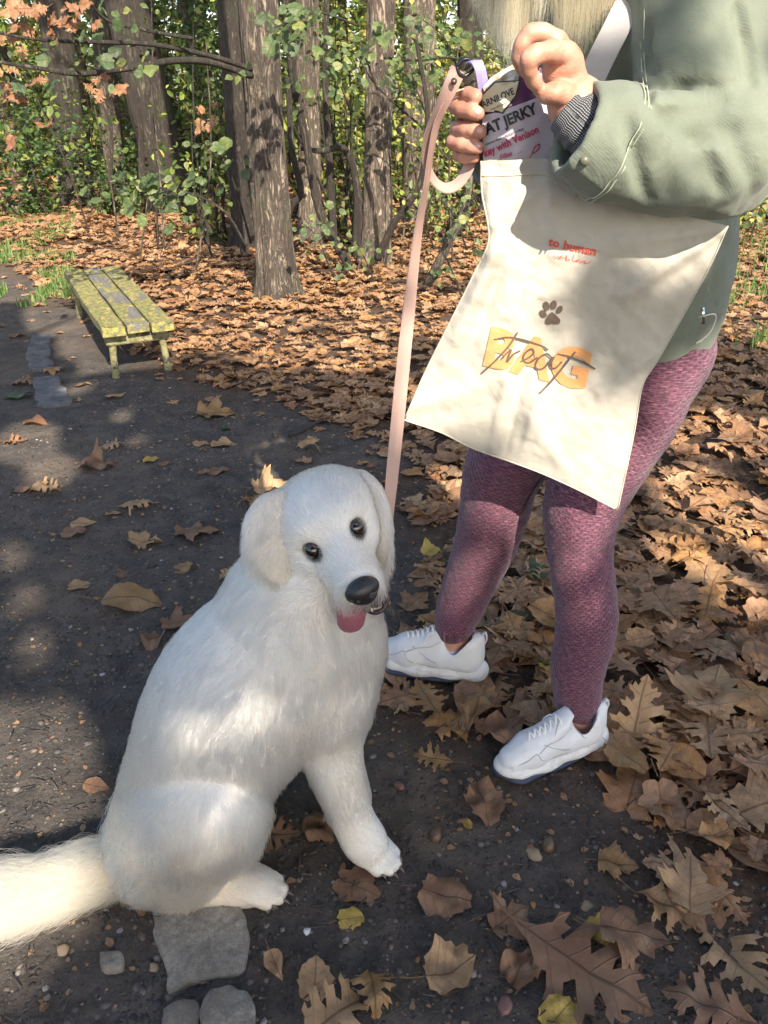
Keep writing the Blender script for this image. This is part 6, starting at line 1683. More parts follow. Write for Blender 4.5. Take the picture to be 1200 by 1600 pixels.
def text_2d(s, bold=0.0, shear=0.0, size=1.0, space=1.0):
    c = bpy.data.curves.new('txt', 'FONT'); c.body = s; c.size = size; c.offset = bold; c.shear = shear; c.space_character = space; c.resolution_u = 4; c.fill_mode = 'FRONT'
    o = bpy.data.objects.new('txt', c); col.objects.link(o); dg = bpy.context.evaluated_depsgraph_get()
    me = bpy.data.meshes.new_from_object(o.evaluated_get(dg)); bm = bmesh.new(); bm.from_mesh(me)
    bmesh.ops.triangulate(bm, faces=bm.faces); 
    for _ in range(4):
        e = [x for x in bm.edges if x.calc_length() > size * .16]
        if not e: break
        bmesh.ops.subdivide_edges(bm, edges=e, cuts=1); bmesh.ops.triangulate(bm, faces=[f_ for f_ in bm.faces if len(f_.verts) > 3])
    bm.verts.index_update(); V = np.array([v.co[:2] for v in bm.verts]); F = [tuple(v.index for v in f_.verts) for f_ in bm.faces]
    bm.free(); bpy.data.objects.remove(o); bpy.data.curves.remove(c); bpy.data.meshes.remove(me)
    return V, F
def fit(V, origin, xdir, ydir, width):
    """text plane to pixels: origin at the lower left, xdir/ydir pixel directions"""
    V = V - V.min(0); s = width / V[:, 0].max(); xd, yd = np.array(xdir, float), np.array(ydir, float)
    return np.array(origin, float) + s * (V[:, :1] * xd + V[:, 1:] * yd)
def stroke_2d(paths, w, n=8):
    mb_v, mb_f = [], []
    for p in paths:
        C = catmull(p, n) if len(p) > 2 else np.array(p, float); T = np.gradient(C, axis=0); T /= np.linalg.norm(T, axis=1)[:, None] + 1e-9; N = np.stack([-T[:, 1], T[:, 0]], -1)
        ww = w * (.65 + .5 * np.sin(np.linspace(.3, 2.6, len(C))))[:, None]
        k = sum(len(x) for x in mb_v); mb_v.append(np.stack([C - N * ww, C + N * ww], 1).reshape(-1, 2))
        mb_f += [(k + 2 * i, k + 2 * i + 1, k + 2 * i + 3, k + 2 * i + 2) for i in range(len(C) - 1)]
    return np.vstack(mb_v), mb_f
def printed(name, V, F, m, lift=.0016, lab=None):
    o = put(name, me_from(on_bag(V, lift), F, name, False), m, bag)
    if lab: o['label'] = lab
def ink(name, c): return mat(name, lambda nt, b: nt.links.new(NT(nt).mix(NT(nt).noise(NT(nt).coord(), 300, 3), tuple(x * .85 for x in c), tuple(min(1, x * 1.12) for x in c)), b.inputs['Base Color']), rough=.85)
M_or, M_br, M_rd = ink('orange_print', (.60, .29, .115)), ink('brown_print', (.115, .080, .060)), ink('red_print', (.62, .085, .060))
a_ = math.radians(14); xd, yd = (math.cos(a_), math.sin(a_)), (.22, -.975)
V, F = text_2d('BAG', .045, 0, 1.0, 1.07); printed('print_bag', fit(V, (754, 572), xd, yd, 164), F, M_or, .0022, 'orange word BAG')
z4 = lambda L: [(620 + x / 2.308, 340 + y / 2.308) for x, y in L]
tr_ = [z4([(436, 414), (405, 462), (360, 512), (306, 562)]), z4([(350, 440), (400, 432), (450, 440), (520, 462), (546, 478)]),
       z4([(376, 512), (400, 486), (412, 478), (404, 498), (398, 520), (420, 494), (446, 480)]), z4([(446, 520), (474, 506), (494, 488), (486, 474), (462, 490), (456, 514), (476, 524), (508, 504)]),
       z4([(560, 506), (540, 492), (510, 510), (500, 540), (524, 546), (552, 520), (566, 504), (554, 534), (570, 544), (596, 520)]),
       z4([(644, 484), (604, 534), (558, 590), (516, 634)]), z4([(580, 492), (630, 504), (680, 526), (716, 546)])]
V, F = stroke_2d(tr_, 1.35); printed('print_treat', V, F, M_br, .0034, 'brown handwritten word treat across BAG')
def blob(cx, cy, rx, ry, ang, n=20, sq_=2.0):
    t = np.linspace(0, 2 * np.pi, n, endpoint=False); x, y = rx * np.sign(np.cos(t)) * np.abs(np.cos(t)) ** (2 / sq_), ry * np.sign(np.sin(t)) * np.abs(np.sin(t)) ** (2 / sq_)
    c, s = math.cos(ang), math.sin(ang); return np.vstack([[(cx, cy)], np.stack([cx + x * c - y * s, cy + x * s + y * c], -1)]), [(0, i + 1, (i + 1) % n + 1) for i in range(n)]
vs, fs, k = [], [], 0
for q in [(528, 347, 11, 15, -.7), (540, 319, 11, 17, -.2), (566, 315, 11, 17, .15), (587, 332, 10, 16, .5)]:
    v, f = blob((620 + q[0] / 2.308), 340 + q[1] / 2.308, q[2] / 2.308, q[3] / 2.308, q[4]); vs.append(v); fs += [tuple(i + k for i in t) for t in f]; k += len(v)
pad = catmull([(560, 340), (575, 352), (589, 368), (586, 382), (570, 384), (560, 382), (548, 386), (537, 378), (541, 362), (550, 348), (560, 340)], 4)[:-1]; pad = np.array(z4(pad))
c_ = pad.mean(0); vs.append(np.vstack([[c_], pad])); fs += [(k, k + 1 + i, k + 1 + (i + 1) % len(pad)) for i in range(len(pad))]
printed('print_paw', np.vstack(vs), fs, M_br, .0022, 'dark brown paw print')
a_ = math.radians(12); V, F = text_2d('to human', .03, 0, 1.0, 1.08); printed('print_slogan', fit(V, (856, 384), (math.cos(a_), math.sin(a_)), (.2, -.98), 76), F, M_rd, .0022, 'small red words to human')
sc_ = [z4([(563, 128), (570, 122), (574, 132), (582, 124), (586, 134), (594, 120), (590, 136)]), z4([(600, 122), (598, 140)]), z4([(594, 128), (612, 128)]), z4([(608, 140), (614, 120), (612, 140), (622, 134), (622, 142)]),
       z4([(640, 118), (634, 140), (646, 142), (652, 136), (648, 144), (658, 140), (660, 134)]), z4([(660, 140), (664, 148), (672, 138)]), z4([(672, 146), (682, 140), (676, 150), (690, 148), (702, 142)])]
V, F = stroke_2d([[(x, y + 6.5) for x, y in p] for p in sc_], .42); printed('print_script', V, F, M_rd, .0022, 'thin red handwritten line with love')

def ribbon(pts, widths, wd, thick=.0012, n=6):
    """flat band; wd gives the width direction at each point"""
    C = catmull([(*p, w, *d) for p, w, d in zip(pts, widths, wd)], n); P, w, D = C[:, :3], C[:, 3:4], C[:, 4:7]
    T = np.gradient(P, axis=0); T /= np.linalg.norm(T, axis=1)[:, None]; D = D - T * (D * T).sum(1)[:, None]; D /= np.linalg.norm(D, axis=1)[:, None]; N = np.cross(T, D)
    k = len(P); V = np.stack([P - D * w / 2 - N * thick / 2, P - N * thick, P + D * w / 2 - N * thick / 2, P + D * w / 2 + N * thick / 2, P + N * thick, P - D * w / 2 + N * thick / 2], 1).reshape(-1, 3)
    F = [(i * 6 + j, i * 6 + (j + 1) % 6, (i + 1) * 6 + (j + 1) % 6, (i + 1) * 6 + j) for i in range(k - 1) for j in range(6)] + [tuple(range(6))[::-1], tuple(range(6 * k - 6, 6 * k))]
    return V, F
M_strap = mat('off_white_strap', twill('s', (.36, .35, .345), (.41, .40, .39), 1500, .3), rough=.9)
pts = [PY(868, 268, 1.232), PY(905, 170, 1.22), PY(935, 100, 1.225), PY(975, 20, 1.24), PY(1012, -60, 1.27), PY(1032, -108, 1.37)]
V, F = ribbon([tuple(p) for p in pts], [.036, .036, .036, .036, .036, .036], [(.90, -.1, .35)] * 4 + [(.8, -.5, .3), (.3, -.9, .1)], .0016); put('strap', me_from(V, F, 'strap', False), M_strap, bag)
pts = [PY(1060, 335, 1.30), PY(1060, 200, 1.34), PY(1045, 60, 1.40), PY(1045, -60, 1.44), PY(1040, -110, 1.42)]
V, F = ribbon([tuple(p) for p in pts], [.036] * 5, [(.95, .2, .1)] * 5, .0016); put('strap', me_from(V, F, 'strap', False), M_strap, bag)

# ================================================================ the treat packet
pk = empty('treat_packet', tuple(PY(800, 200, 1.2)), 'printed meat jerky packet held over the open tote bag', 'packet')
ua, ub = np.array((math.cos(math.radians(-20)), math.sin(math.radians(-20)))), np.array((math.sin(math.radians(20)) * .6, math.cos(math.radians(20))))
# outline in pixels, clockwise; depth swells in the middle
PO = [(753, 134), (770, 118), (806, 98), (832, 92), (850, 112), (862, 150), (866, 190), (862, 236), (858, 300), (760, 300), (754, 250), (753, 190)]
def pk_y(P): x, y = P[:, 0], P[:, 1]; return 1.212 - .016 * np.sin(np.clip((x - 750) / 116, 0, 1) * np.pi) * np.sin(np.clip((y - 92) / 220, 0, 1) * np.pi) + .0016 * vnoise(x / 13, y / 19, 0, 9) + .0022 * vnoise(x / 30 + y / 60, y / 40, 0, 8) + np.clip((112 - y) / 20, 0, 1) * .004
def pk3(P, lift=0.0): P = np.asarray(P, float); return to3(P, pk_y(P) - lift)
def fill2d(poly, g):
    pts = [Vector(p) for p in poly]; n = len(pts); xs = np.array(poly); ex = []
    for x in np.arange(xs[:, 0].min() + g / 2, xs[:, 0].max(), g):
        for y in np.arange(xs[:, 1].min() + g / 2, xs[:, 1].max(), g):
            c = False
            for i in range(n):
                a, b_ = pts[i], pts[(i + 1) % n]
                if (a.y > y) != (b_.y > y) and x < (b_.x - a.x) * (y - a.y) / (b_.y - a.y) + a.x: c = not c
            if c: ex.append(Vector((x, y)))
    vv, ee, ff, *_ = geometry.delaunay_2d_cdt(pts + ex, [(i, (i + 1) % n) for i in range(n)], [list(range(n))], 1, 1e-5)
    return np.array([p[:] for p in vv]), [tuple(f_)[::-1] for f_ in ff]
def pkt(name, poly, g, m, lift, lab=None, raw=None):
    V, F = raw if raw else fill2d(poly, g); o = put(name, me_from(pk3(V, lift), F, name, True), m, pk)
    if lab: o['label'] = lab
M_pkw = mat('packet_white', color=(.47, .43, .49), rough=.38)
M_pkp = mat('packet_purple', color=(.085, .022, .075), rough=.3)
M_pkg = mat('packet_khaki_print', lambda nt, b: nt.links.new(NT(nt).ramp(NT(nt).noise(NT(nt).coord(), 70, 4), [(.35, (.16, .13, .08)), (.5, (.38, .34, .26)), (.62, (.62, .60, .55))]), b.inputs['Base Color']), rough=.35)
M_pkc = mat('packet_badge_cream', color=(.60, .52, .33), rough=.4); M_ink = mat('packet_black_ink', color=(.022, .020, .022), rough=.4); M_pink = mat('packet_crimson_ink', color=(.42, .030, .10), rough=.4)
Vf, Ff = fill2d(PO, 7.0); A = pk3(Vf); Bk = A.copy(); Bk[:, 1] += .012
n_ = len(Vf); k = len(PO)
sideF = [(i, (i + 1) % k, (i + 1) % k + n_, i + n_) for i in range(k)]
put('pouch', me_from(np.vstack([A, Bk]), Ff + [tuple(j + n_ for j in f_)[::-1] for f_ in Ff] + sideF, 'pouch'), M_pkp, pk)
z7 = lambda L: [(680 + x * .2333, 20 + y * .2333) for x, y in L]
pkt('white_panel', z7([(316, 690), (440, 655), (600, 600), (740, 545), (780, 640), (800, 760), (790, 900), (780, 1180), (345, 1180), (322, 1000), (316, 800)]), 7, M_pkw, .0012)
pkt('printed_top', z7([(318, 500), (380, 425), (540, 335), (560, 420), (556, 455), (400, 470), (330, 530)]), 6, M_pkg, .0012)
pkt('badge_border', z7([(312, 545), (395, 462), (572, 448), (545, 560), (455, 676), (314, 672)]), 6, M_ink, .0018)
pkt('badge', z7([(316, 556), (402, 470), (560, 458), (535, 555), (448, 666), (316, 662)]), 6, M_pkc, .0024, 'cream six sided badge')
xd = (math.cos(math.radians(-23)), math.sin(math.radians(-23))); ydp = (math.sin(math.radians(-14)), -math.cos(math.radians(-14)))
def ptext(name, s, org, ang, width, m, bold=.03, lean=0.0, lab=None, lift=.0032, hs=1.0):
    V, F = text_2d(s, bold, 0, 1.0, 1.0); an = math.radians(ang); xd_ = (math.cos(an), math.sin(an)); yd_ = (-math.sin(an + lean) * -1 * hs, -math.cos(an + lean) * hs)
    yd_ = (math.sin(an + lean) * hs, -math.cos(an + lean) * hs)
    P = fit(V, z7([org])[0], xd_, yd_, width * .2333); P = P  ; pkt(name, None, 0, m, lift, lab, (P, [f_[::-1] for f_ in F]))
ptext('badge_lettering', 'ARNILOVE', (318, 640), -24, 236, M_ink, .03, .1, 'black badge lettering ARNILOVE', hs=1.25)
ptext('badge_small_print', 'into the wild', (372, 656), -24, 120, M_ink, .0, .1, hs=1.0)
ptext('title_lettering', 'EAT JERKY', (318, 858), -23.5, 415, M_ink, .04, .1, 'black title lettering EAT JERKY', hs=1.15)
ptext('small_print', 'GRAIN FREE \u2022 POTATO FREE', (342, 890), -22.5, 275, M_ink, .01, .1)
ptext('flavour_lettering', 'key with Venison', (340, 985), -25, 400, M_pink, .03, .1, 'crimson lettering key with Venison', hs=1.2)
ptext('flavour_lettering', 'Fillet . . .', (440, 985), -20, 150, M_pink, .02, .1, 'crimson lettering Fillet')
V, F = stroke_2d([z7([(630, 975), (650, 940), (668, 900), (700, 880), (690, 915), (655, 945)])], .8); pkt('red_feather', None, 0, M_pink, .0032, None, (V, [f_[::-1] for f_ in F]))

# ================================================================ the leash
def m_leash(nt, b):
    n = NT(nt); o = n.coord('Object')
    c = n.mix(n.noise(o, 14, 3), (.43, .27, .23), (.50, .35, .30)); nt.links.new(c, b.inputs['Base Color'])
M_leash = mat('dusty_pink_webbing', m_leash, rough=.4)
leash = empty('dog_leash', tuple(PY(700, 200, 1.22)), 'dusty pink leather dog leash running from the hand down to the dog\'s neck', 'leash')
pl = [(748, 158, 1.235), (730, 143, 1.225), (706, 152, 1.215), (684, 190, 1.205), (673, 240, 1.20), (666, 290, 1.20), (655, 350, 1.20), (645, 430, 1.20), (634, 530, 1.19), (623, 640, 1.18), (613, 740, 1.165), (607, 800, 1.15), (603, 850, 1.135), (592, 895, 1.12)]
wl_ = [(.3, .5, -.8), (.5, .75, -.3), (.6, .75, .2), (.55, .8, .2), (.45, .85, .1), (.5, .85, .1), (.62, .75, 0), (.8, .6, 0), (.97, .2, 0), (1, 0, 0), (.97, .1, 0), (.9, .4, 0), (.8, .6, 0), (.7, .7, 0)]
V, F = ribbon([pp(*p) for p in pl], [.017] * 6 + [.018, .020, .021, .022, .021, .020, .020, .020], wl_, .0018, 8); put('lead_strap', me_from(V, F, 'strap', False), M_leash, leash)
ph_ = [(716, 108, 1.21), (704, 135, 1.205), (688, 170, 1.205), (670, 215, 1.21), (667, 255, 1.215), (680, 284, 1.22), (700, 294, 1.225), (722, 280, 1.23), (738, 245, 1.235), (746, 205, 1.24), (750, 175, 1.25)]
wh_ = [(.9, .3, .3), (.9, .3, .3), (.8, .5, .2), (.7, .7, 0), (.5, .8, .1), (.2, .8, .4), (-.1, .8, .5), (-.4, .75, .3), (-.6, .7, .1), (-.6, .7, 0), (-.6, .7, 0)]
V, F = ribbon([pp(*p) for p in ph_], [.022] * 11, wh_, .0018, 8); put('handle_strap', me_from(V, F, 'strap', False), M_leash, leash)
M_rivet = mat('bronze_rivet', color=(.23, .15, .12), rough=.35, Metallic=.8)
c = np.array(pp(709, 128, 1.198)); v, f = tube([c, c + (0, -.004, .001)], .0042, 14); put('rivet', me_from(v, f), M_rivet, leash)
M_lilac = mat('lilac_webbing', color=(.36, .32, .60), rough=.6); M_clip = mat('black_plastic_clip', color=(.02, .02, .03), rough=.3)
V, F = ribbon([pp(*p) for p in ((733, 98, 1.215), (742, 96, 1.205), (749, 106, 1.20), (753, 122, 1.205), (756, 140, 1.215))], [.016] * 5, [(.8, .4, .1)] * 5, .0018, 6); put('lilac_loop', me_from(V, F, 'loop', False), M_lilac, leash)
v, f = tube(catmull([pp(714, 104, 1.208), pp(724, 93, 1.208), pp(738, 95, 1.21), pp(741, 106, 1.212), pp(728, 118, 1.21), pp(718, 116, 1.208), pp(714, 104, 1.208)], 6), .0026, 8); put('clip_ring', me_from(v, f), M_clip, leash)
# ================================================================ the dog
def m_fur_skin(nt, b):
    n = NT(nt)
    c = n.attr('col', 'Color')
    nt.links.new(c, b.inputs['Base Color'])
M_dogskin = mat('dog_skin_fur', m_fur_skin, rough=0.8)
def fur_material():
    m = bpy.data.materials.new('dog_fur_hair'); m.use_nodes = True
    n = NT(m.node_tree); m.node_tree.nodes.remove(m.node_tree.nodes['Principled BSDF'])
    out = m.node_tree.nodes['Material Output']
    h = n.n('BsdfHairPrincipled'); h.model = 'CHIANG'; h.parametrization = 'COLOR'
    m.node_tree.links.new(n.attr('fcol', 'Color'), h.inputs['Color'])
    h.inputs['Roughness'].default_value = 0.45
    h.inputs['Radial Roughness'].default_value = 0.6
    h.inputs['Random Roughness'].default_value = 0.3
    m.node_tree.links.new(h.outputs[0], out.inputs['Surface'])
    return m
M_fur = fur_material()

DOG_SD = Vector((0, 0, 0))
dog_lo, dog_hi = (-0.85, 0.74, -0.02), (0.12, 1.38, 0.82)
S = SDF(dog_lo, dog_hi, 0.0055)
def dp(px, py, y): return np.array(PY(px, py, y))
def dc(pts, k=0.03, n=5, **kw): S.chain([(*dp(a, b, y), r) for a, b, y, r in pts], k, n, **kw)
# trunk
dc([(280, 1300, 1.00, .096), (318, 1192, 1.04, .112), (380, 1084, 1.075, .137), (460, 1008, 1.11, .126), (466, 955, 1.125, .106), (484, 905, 1.14, .080)], k=.05)
S.ell(dp(488, 1035, 1.10), (.100, .10, .12), k=.05)          # breast
S.ell(dp(522, 1000, 1.12), (.062, .065, .085), k=.05)
S.ell(dp(264, 1330, .955), (.094, .082, .084), k=.04)          # near buttock
S.ell(dp(268, 1290, 1.07), (.09, .075, .085), k=.04)
# near haunch
dc([(298, 1280, .960, .090), (322, 1266, .940, .076), (340, 1266, .925, .052)], k=.045)
dc([(336, 1285, .922, .050), (312, 1335, .925, .054), (285, 1378, .935, .038)], k=.03)
dc([(282, 1388, .94, .034), (340, 1385, .938, .031), (400, 1385, .935, .031)], k=.02)
# far haunch
dc([(290, 1250, 1.12, .075), (335, 1245, 1.15, .052), (310, 1310, 1.15, .042), (350, 1330, 1.16, .03)], k=.03)
# near front leg
dc([(508, 1075, 1.05, .078), (514, 1150, 1.03, .045), (530, 1215, 1.015, .034), (554, 1285, 1.005, .028), (577, 1325, 1.0, .031)], k=.03)
# far front leg
dc([(500, 1080, 1.15, .08), (515, 1150, 1.15, .045), (535, 1210, 1.145, .034), (548, 1262, 1.14, .036)], k=.03)
# toes
PAWTIP = []
def paw(c, d, w, r, zz=0.020):
    d = Vector(d).normalized(); s = Vector((-d.y, d.x, 0))
    for i, (o, f) in enumerate(((-1.5, -.012), (-.52, .005), (.52, .005), (1.5, -.012))):
        p = Vector(c) + s * (o * w) + d * f
        a = p - d * .035; a.z = zz + .010
        e = p + d * .012; e.z = zz - .002
        S.cone(a, e, r, r * .88, k=.0025)
        PAWTIP.append((e + d * r * 1.0, d))
    q = Vector(c) - d * .03; q.z = zz + .006
    S.ell(q, (.034, .034, .022), k=.008)
fp = PZ(603, 1345, 0.02); paw(fp, (.75, -.65, 0), .0168, .0150)
hp = PZ(425, 1392, 0.02); paw(hp, (.95, -.3, 0), .0165, .0150)
fp2 = PZ(560, 1275, 0.02); paw(fp2, (.9, -.3, 0), .0155, .0165)
hp2 = PZ(440, 1300, 0.02)
# tail
tail_px = [(215, 1345, .045, .036), (150, 1362, .045, .025), (80, 1384, .04, .020), (10, 1402, .035, .016), (-80, 1425, .03, .012)]
tail = [(*PZ(a, b, z), r) for a, b, z, r in tail_px]
S.chain(tail, k=.03, n=4)

# head frame
hr = ray(522, 845).normalized(); t3 = -hr
e1 = (CR * .887 + CU * .462); e1 = (e1 - t3 * e1.dot(t3)).normalized()
e2 = t3.cross(e1).normalized()
th = math.radians(35)
HU = (e2 * math.cos(th) + t3 * math.sin(th)); HF = (t3 * math.cos(th) - e2 * math.sin(th)); HX = e1
EYEM = PY(523, 842, 1.055)
HR = np.array([[HX.x, HU.x, HF.x], [HX.y, HU.y, HF.y], [HX.z, HU.z, HF.z]])
def hl(x, y, z): return np.array(EYEM) + HR @ np.array((x, y, z))
def he(x, y, z, R, k=.02, mode='add', rot=None): S.ell(hl(x, y, z), R, k, HR if rot is None else rot, mode)
def hc(a, b, ra, rb, k=.02, mode='add', sq=None): S.cone(hl(*a), hl(*b), ra, rb, k, mode, None if sq is None else (HR @ np.array(sq[0]), sq[1]))
he(0, .006, -.085, (.092, .056, .082), .02)                   # cranium
he(0, -.015, -.085, (.082, .070, .080), .03)                  # jaw hinge, cheeks
he(-.043, -.030, -.040, (.036, .040, .045), .025); he(.043, -.030, -.040, (.036, .040, .045), .025)
he(-.030, .026, -.028, (.030, .020, .026), .018); he(.030, .026, -.028, (.030, .020, .026), .018)   # brows
hc((0, -.008, -.03), (0, -.038, .078), .041, .029, .025)      # bridge of the muzzle
hc((-.020, -.038, -.01), (-.0155, -.048, .074), .032, .0215, .02); hc((.020, -.038, -.01), (.0155, -.048, .074), .032, .0215, .02)  # flews
S.cone(hl(0, -.04, -.10), dp(478, 930, 1.13), .080, .088, .04)
# ear leathers
def ear(pts, k=.012, n=4, sq=None): S.chain([(*hl(a, b, c), r) for a, b, c, r in pts], k, n, sq=sq)
# mouth: a slot between the flews and the lower jaw
hc((0, -.076, -.045), (.010, -.097, .056), .027, .0150, .012)     # lower jaw
he(0.002, -.076, .044, (.030, .007, .038), .004, 'sub')
# eye sockets
for sx in (-1, 1): he(sx * .0385, 0, -.004, (.015, .0125, .014), .010, 'sub')
V, Q = S.mesh(2)
V = V[:]
N = vnormals(V, Q)
L = (V - np.array(EYEM)) @ HR                                   # head-local coordinates
tip = np.exp(-((V - np.array(tail[2][:3])) ** 2).sum(1) / .10 ** 2)
cream, white = np.array((.68, .53, .36)), np.array((.72, .695, .645))
def dog_col(P, Lc, skin=True):
    t = np.clip(np.exp(-((P - np.array(tail[1][:3])) ** 2).sum(1) / .26 ** 2) * 1.0 + .28 * fbm(P[:, 0] * 9, P[:, 1] * 9, P[:, 2] * 9, 3, 3) + .16, 0, 1)
    c = white * (1 - t[:, None]) + cream * t[:, None]
    for sx in (-1, 1):                                          # darker lids and inner corners
        d = np.sqrt(((Lc - np.array((sx * .0385, -.001, .004))) ** 2 * np.array((1, 1.35, .5))).sum(1))
        w = np.clip((.0202 - d) / .0045, 0, 1)[:, None]; c = c * (1 - w) + np.array((.035, .025, .02)) * w
        d = np.sqrt(((Lc - np.array((sx * .0255, -.007, .010))) ** 2).sum(1))
        w = np.clip((.0135 - d) / .010, 0, 1)[:, None] * .8; c = c * (1 - w) + np.array((.10, .07, .055)) * w
    ml = (np.abs(Lc[:, 1] + .079) < .009) & (Lc[:, 2] > .0) & (np.abs(Lc[:, 0]) < .04)
    if skin: c[ml] = np.array((.03, .02, .022))
    return c
me = me_from(V, Q, 'dog_body'); cattr(me, 'col', dog_col(V, L))
dog = empty('dog', (float(V[:, 0].mean()), 1.03, 0), 'cream white retriever puppy sitting on the dark path with its head tilted and tongue out', 'dog')
put('body', me, M_dogskin, dog)
DOGV, DOGQ, DOGN, DOGL = V, Q, N, L

# ears as their own flaps
def ear_mesh(pts, width_dir, flat=.30):
    P = np.array([p[:3] for p in pts]); lo, hi = P.min(0) - .09, P.max(0) + .09
    E = SDF(lo, hi, .004)
    E.chain(pts, .012, 6, sq=(width_dir, flat))
    return E.mesh(2)
down = np.array((0, 0, -1.0))
near_n = -np.array(ray(430, 830).normalized())
ears = []
pl = [(*PD(458, 800, 1.295), .018), (*PD(442, 812, 1.275), .024), (*PD(432, 832, 1.262), .027), (*PD(438, 852, 1.258), .023), (*PD(450, 870, 1.262), .013), (*PD(456, 882, 1.265), .006)]
pr = [(*PD(556, 766, 1.31), .017), (*PD(573, 784, 1.31), .022), (*PD(579, 812, 1.305), .022), (*PD(580, 838, 1.31), .017), (*PD(579, 858, 1.315), .011), (*PD(578, 868, 1.32), .006)]
for pts, wd in ((pl, np.array((.45, -.75, .3))), (pr, np.array((-.80, -.55, .15)))):
    ev, eq = ear_mesh(pts, wd, .24)
    em = me_from(ev, eq, 'dog_ear'); cattr(em, 'col', np.tile(np.array((.62, .56, .48)), (len(ev), 1)))
    put('ear', em, M_dogskin, dog)
    ears.append((ev, eq, vnormals(ev, eq)))

# eyes, nose, tongue, teeth, mouth lining
def m_eye(nt, b):
    n = NT(nt); o = n.coord('Object'); g = n.attr('rim')
    c = n.ramp(g, [(0.0, (.004, .004, .004)), (.45, (.004, .003, .003)), (.55, (.022, .010, .005)), (.85, (.012, .006, .004)), (1.0, (.005, .004, .004))])
    nt.links.new(c, b.inputs['Base Color'])
M_eye = mat('dog_eye_wet', m_eye, rough=.05, Coat_Weight=1.0, Coat_Roughness=.02)
def m_nose(nt, b):
    n = NT(nt); o = n.coord('Object')
    v = n.vor(o, 520)
    nt.links.new(n.bump(v, .5, .0006), b.inputs['Normal'])
M_nose = mat('dog_nose_leather', m_nose, color=(.018, .017, .019), rough=.33)
def m_tongue(nt, b):
    n = NT(nt); o = n.coord('Object')
    nt.links.new(n.bump(n.noise(o, 900, 2), .35, .001), b.inputs['Normal'])
M_tongue = mat('dog_tongue', m_tongue, color=(.27, .095, .12), rough=.4, Subsurface_Weight=.2, Subsurface_Radius=(.01, .004, .003))
M_gum = mat('dog_mouth_dark', color=(.030, .016, .018), rough=.35)
M_tooth = mat('dog_teeth', color=(.78, .74, .62), rough=.3)
for sx in (-1, 1):
    bm = bmesh.new(); bmesh.ops.create_uvsphere(bm, u_segments=32, v_segments=24, radius=.0152)
    c = hl(sx * .0380, -.0005, -.0030)
    vs = np.array([v.co for v in bm.verts]); bm.verts.index_update(); fs = [tuple(v.index for v in f.verts) for f in bm.faces]; bm.free()
    look = np.array((CAM - Vector(c)).normalized())
    em = me_from(vs + c, fs, 'eye')
    fattr(em, 'rim', np.clip(np.arccos(np.clip((vs / .0152) @ look, -1, 1)) / .75, 0, 1))
    put('eye', em, M_eye, dog)
E = SDF(hl(0, -.04, .09) - .06, hl(0, -.04, .09) + .06, .0018)
NOSE = (0.001, -.0375, .105)
E.ell(hl(NOSE[0], NOSE[1] + .004, NOSE[2]), (.0280, .0205, .018), .004, HR)
E.ell(hl(NOSE[0], NOSE[1] - .009, NOSE[2] - .002), (.017, .015, .014), .010, HR)
for sx in (-1, 1):
    E.ell(hl(sx * .0125, NOSE[1] - .002, NOSE[2] + .0155), (.0058, .0050, .007), .003, HR, 'sub')
    E.cone(hl(sx * .015, NOSE[1] - .003, NOSE[2] + .014), hl(sx * .024, NOSE[1] - .008, NOSE[2] + .006), .0032, .002, .003, 'sub')
E.cone(hl(0, NOSE[1] - .006, NOSE[2] + .017), hl(0, NOSE[1] - .024, NOSE[2] + .011), .0013, .0013, .002, 'sub')
nv, nq = E.mesh(1); put('nose', me_from(nv, nq, 'nose'), M_nose, dog)
# mouth lining
E = SDF(hl(0, -.09, .04) - .08, hl(0, -.09, .04) + .08, .002)
E.ell(hl(0.015, -.0850, .060), (.0240, .0135, .036), .004, HR); E.ell(hl(-.012, -.080, .048), (.018, .009, .034), .004, HR)
mv, mq = E.mesh(1); put('mouth', me_from(mv, mq, 'mouth'), M_gum, dog)
# lower lip rim, right of the picture
lip = catmull([hl(-.010, -.094, .074), hl(.002, -.100, .088), hl(.018, -.099, .090), hl(.033, -.087, .078), hl(.040, -.066, .048)], 8)
lv, lf = tube(lip, .0042, 10); put('lip', me_from(lv, lf, 'lip'), M_gum, dog)
# tongue lolls out to the left of the picture
T = SDF(hl(-.02, -.09, .05) - .07, hl(-.02, -.09, .05) + .07, .0018)
tg = [(*hl(-.004, -.076, .026), .010), (*hl(-.014, -.077, .056), .0115), (*hl(-.026, -.085, .069), .0125), (*hl(-.034, -.101, .069), .0120), (*hl(-.039, -.114, .066), .0105)]
T.chain(tg, .006, 6, sq=(HR @ np.array((0, .35, 1.0)), .30))
T.cone(hl(-.020, -.080, .077), hl(-.037, -.112, .073), .0012, .001, .003, 'sub')
tv, tq = T.mesh(1); put('tongue', me_from(tv, tq, 'tongue'), M_tongue, dog)
tb = MB()
for i in range(7):
    p = hl(.000 + i * .0052, -.0955 + (i / 6) ** 2 * .012, .087 - (i / 6) ** 2 * .012)
    v, f = tube([p, p + HR @ np.array((0, .0045, .001)), p + HR @ np.array((0, .007 + (.003 if i == 5 else 0), .001))], [.0021, .0017, .0006], 6); tb.add(v, f)
put('teeth', tb.mesh('teeth'), M_tooth, dog)

M_claw = mat('dog_claw', color=(.16, .12, .10), rough=.4)
for e, d in PAWTIP:
    q = Vector((e.x, e.y, max(e.z, .010))); v, f = tube([q - d * .006, q + d * .002 + Vector((0, 0, -.002)), q + d * .008 + Vector((0, 0, -.007))], [.0028, .0023, .0006], 8); put('claw', me_from(v, f), M_claw, dog)
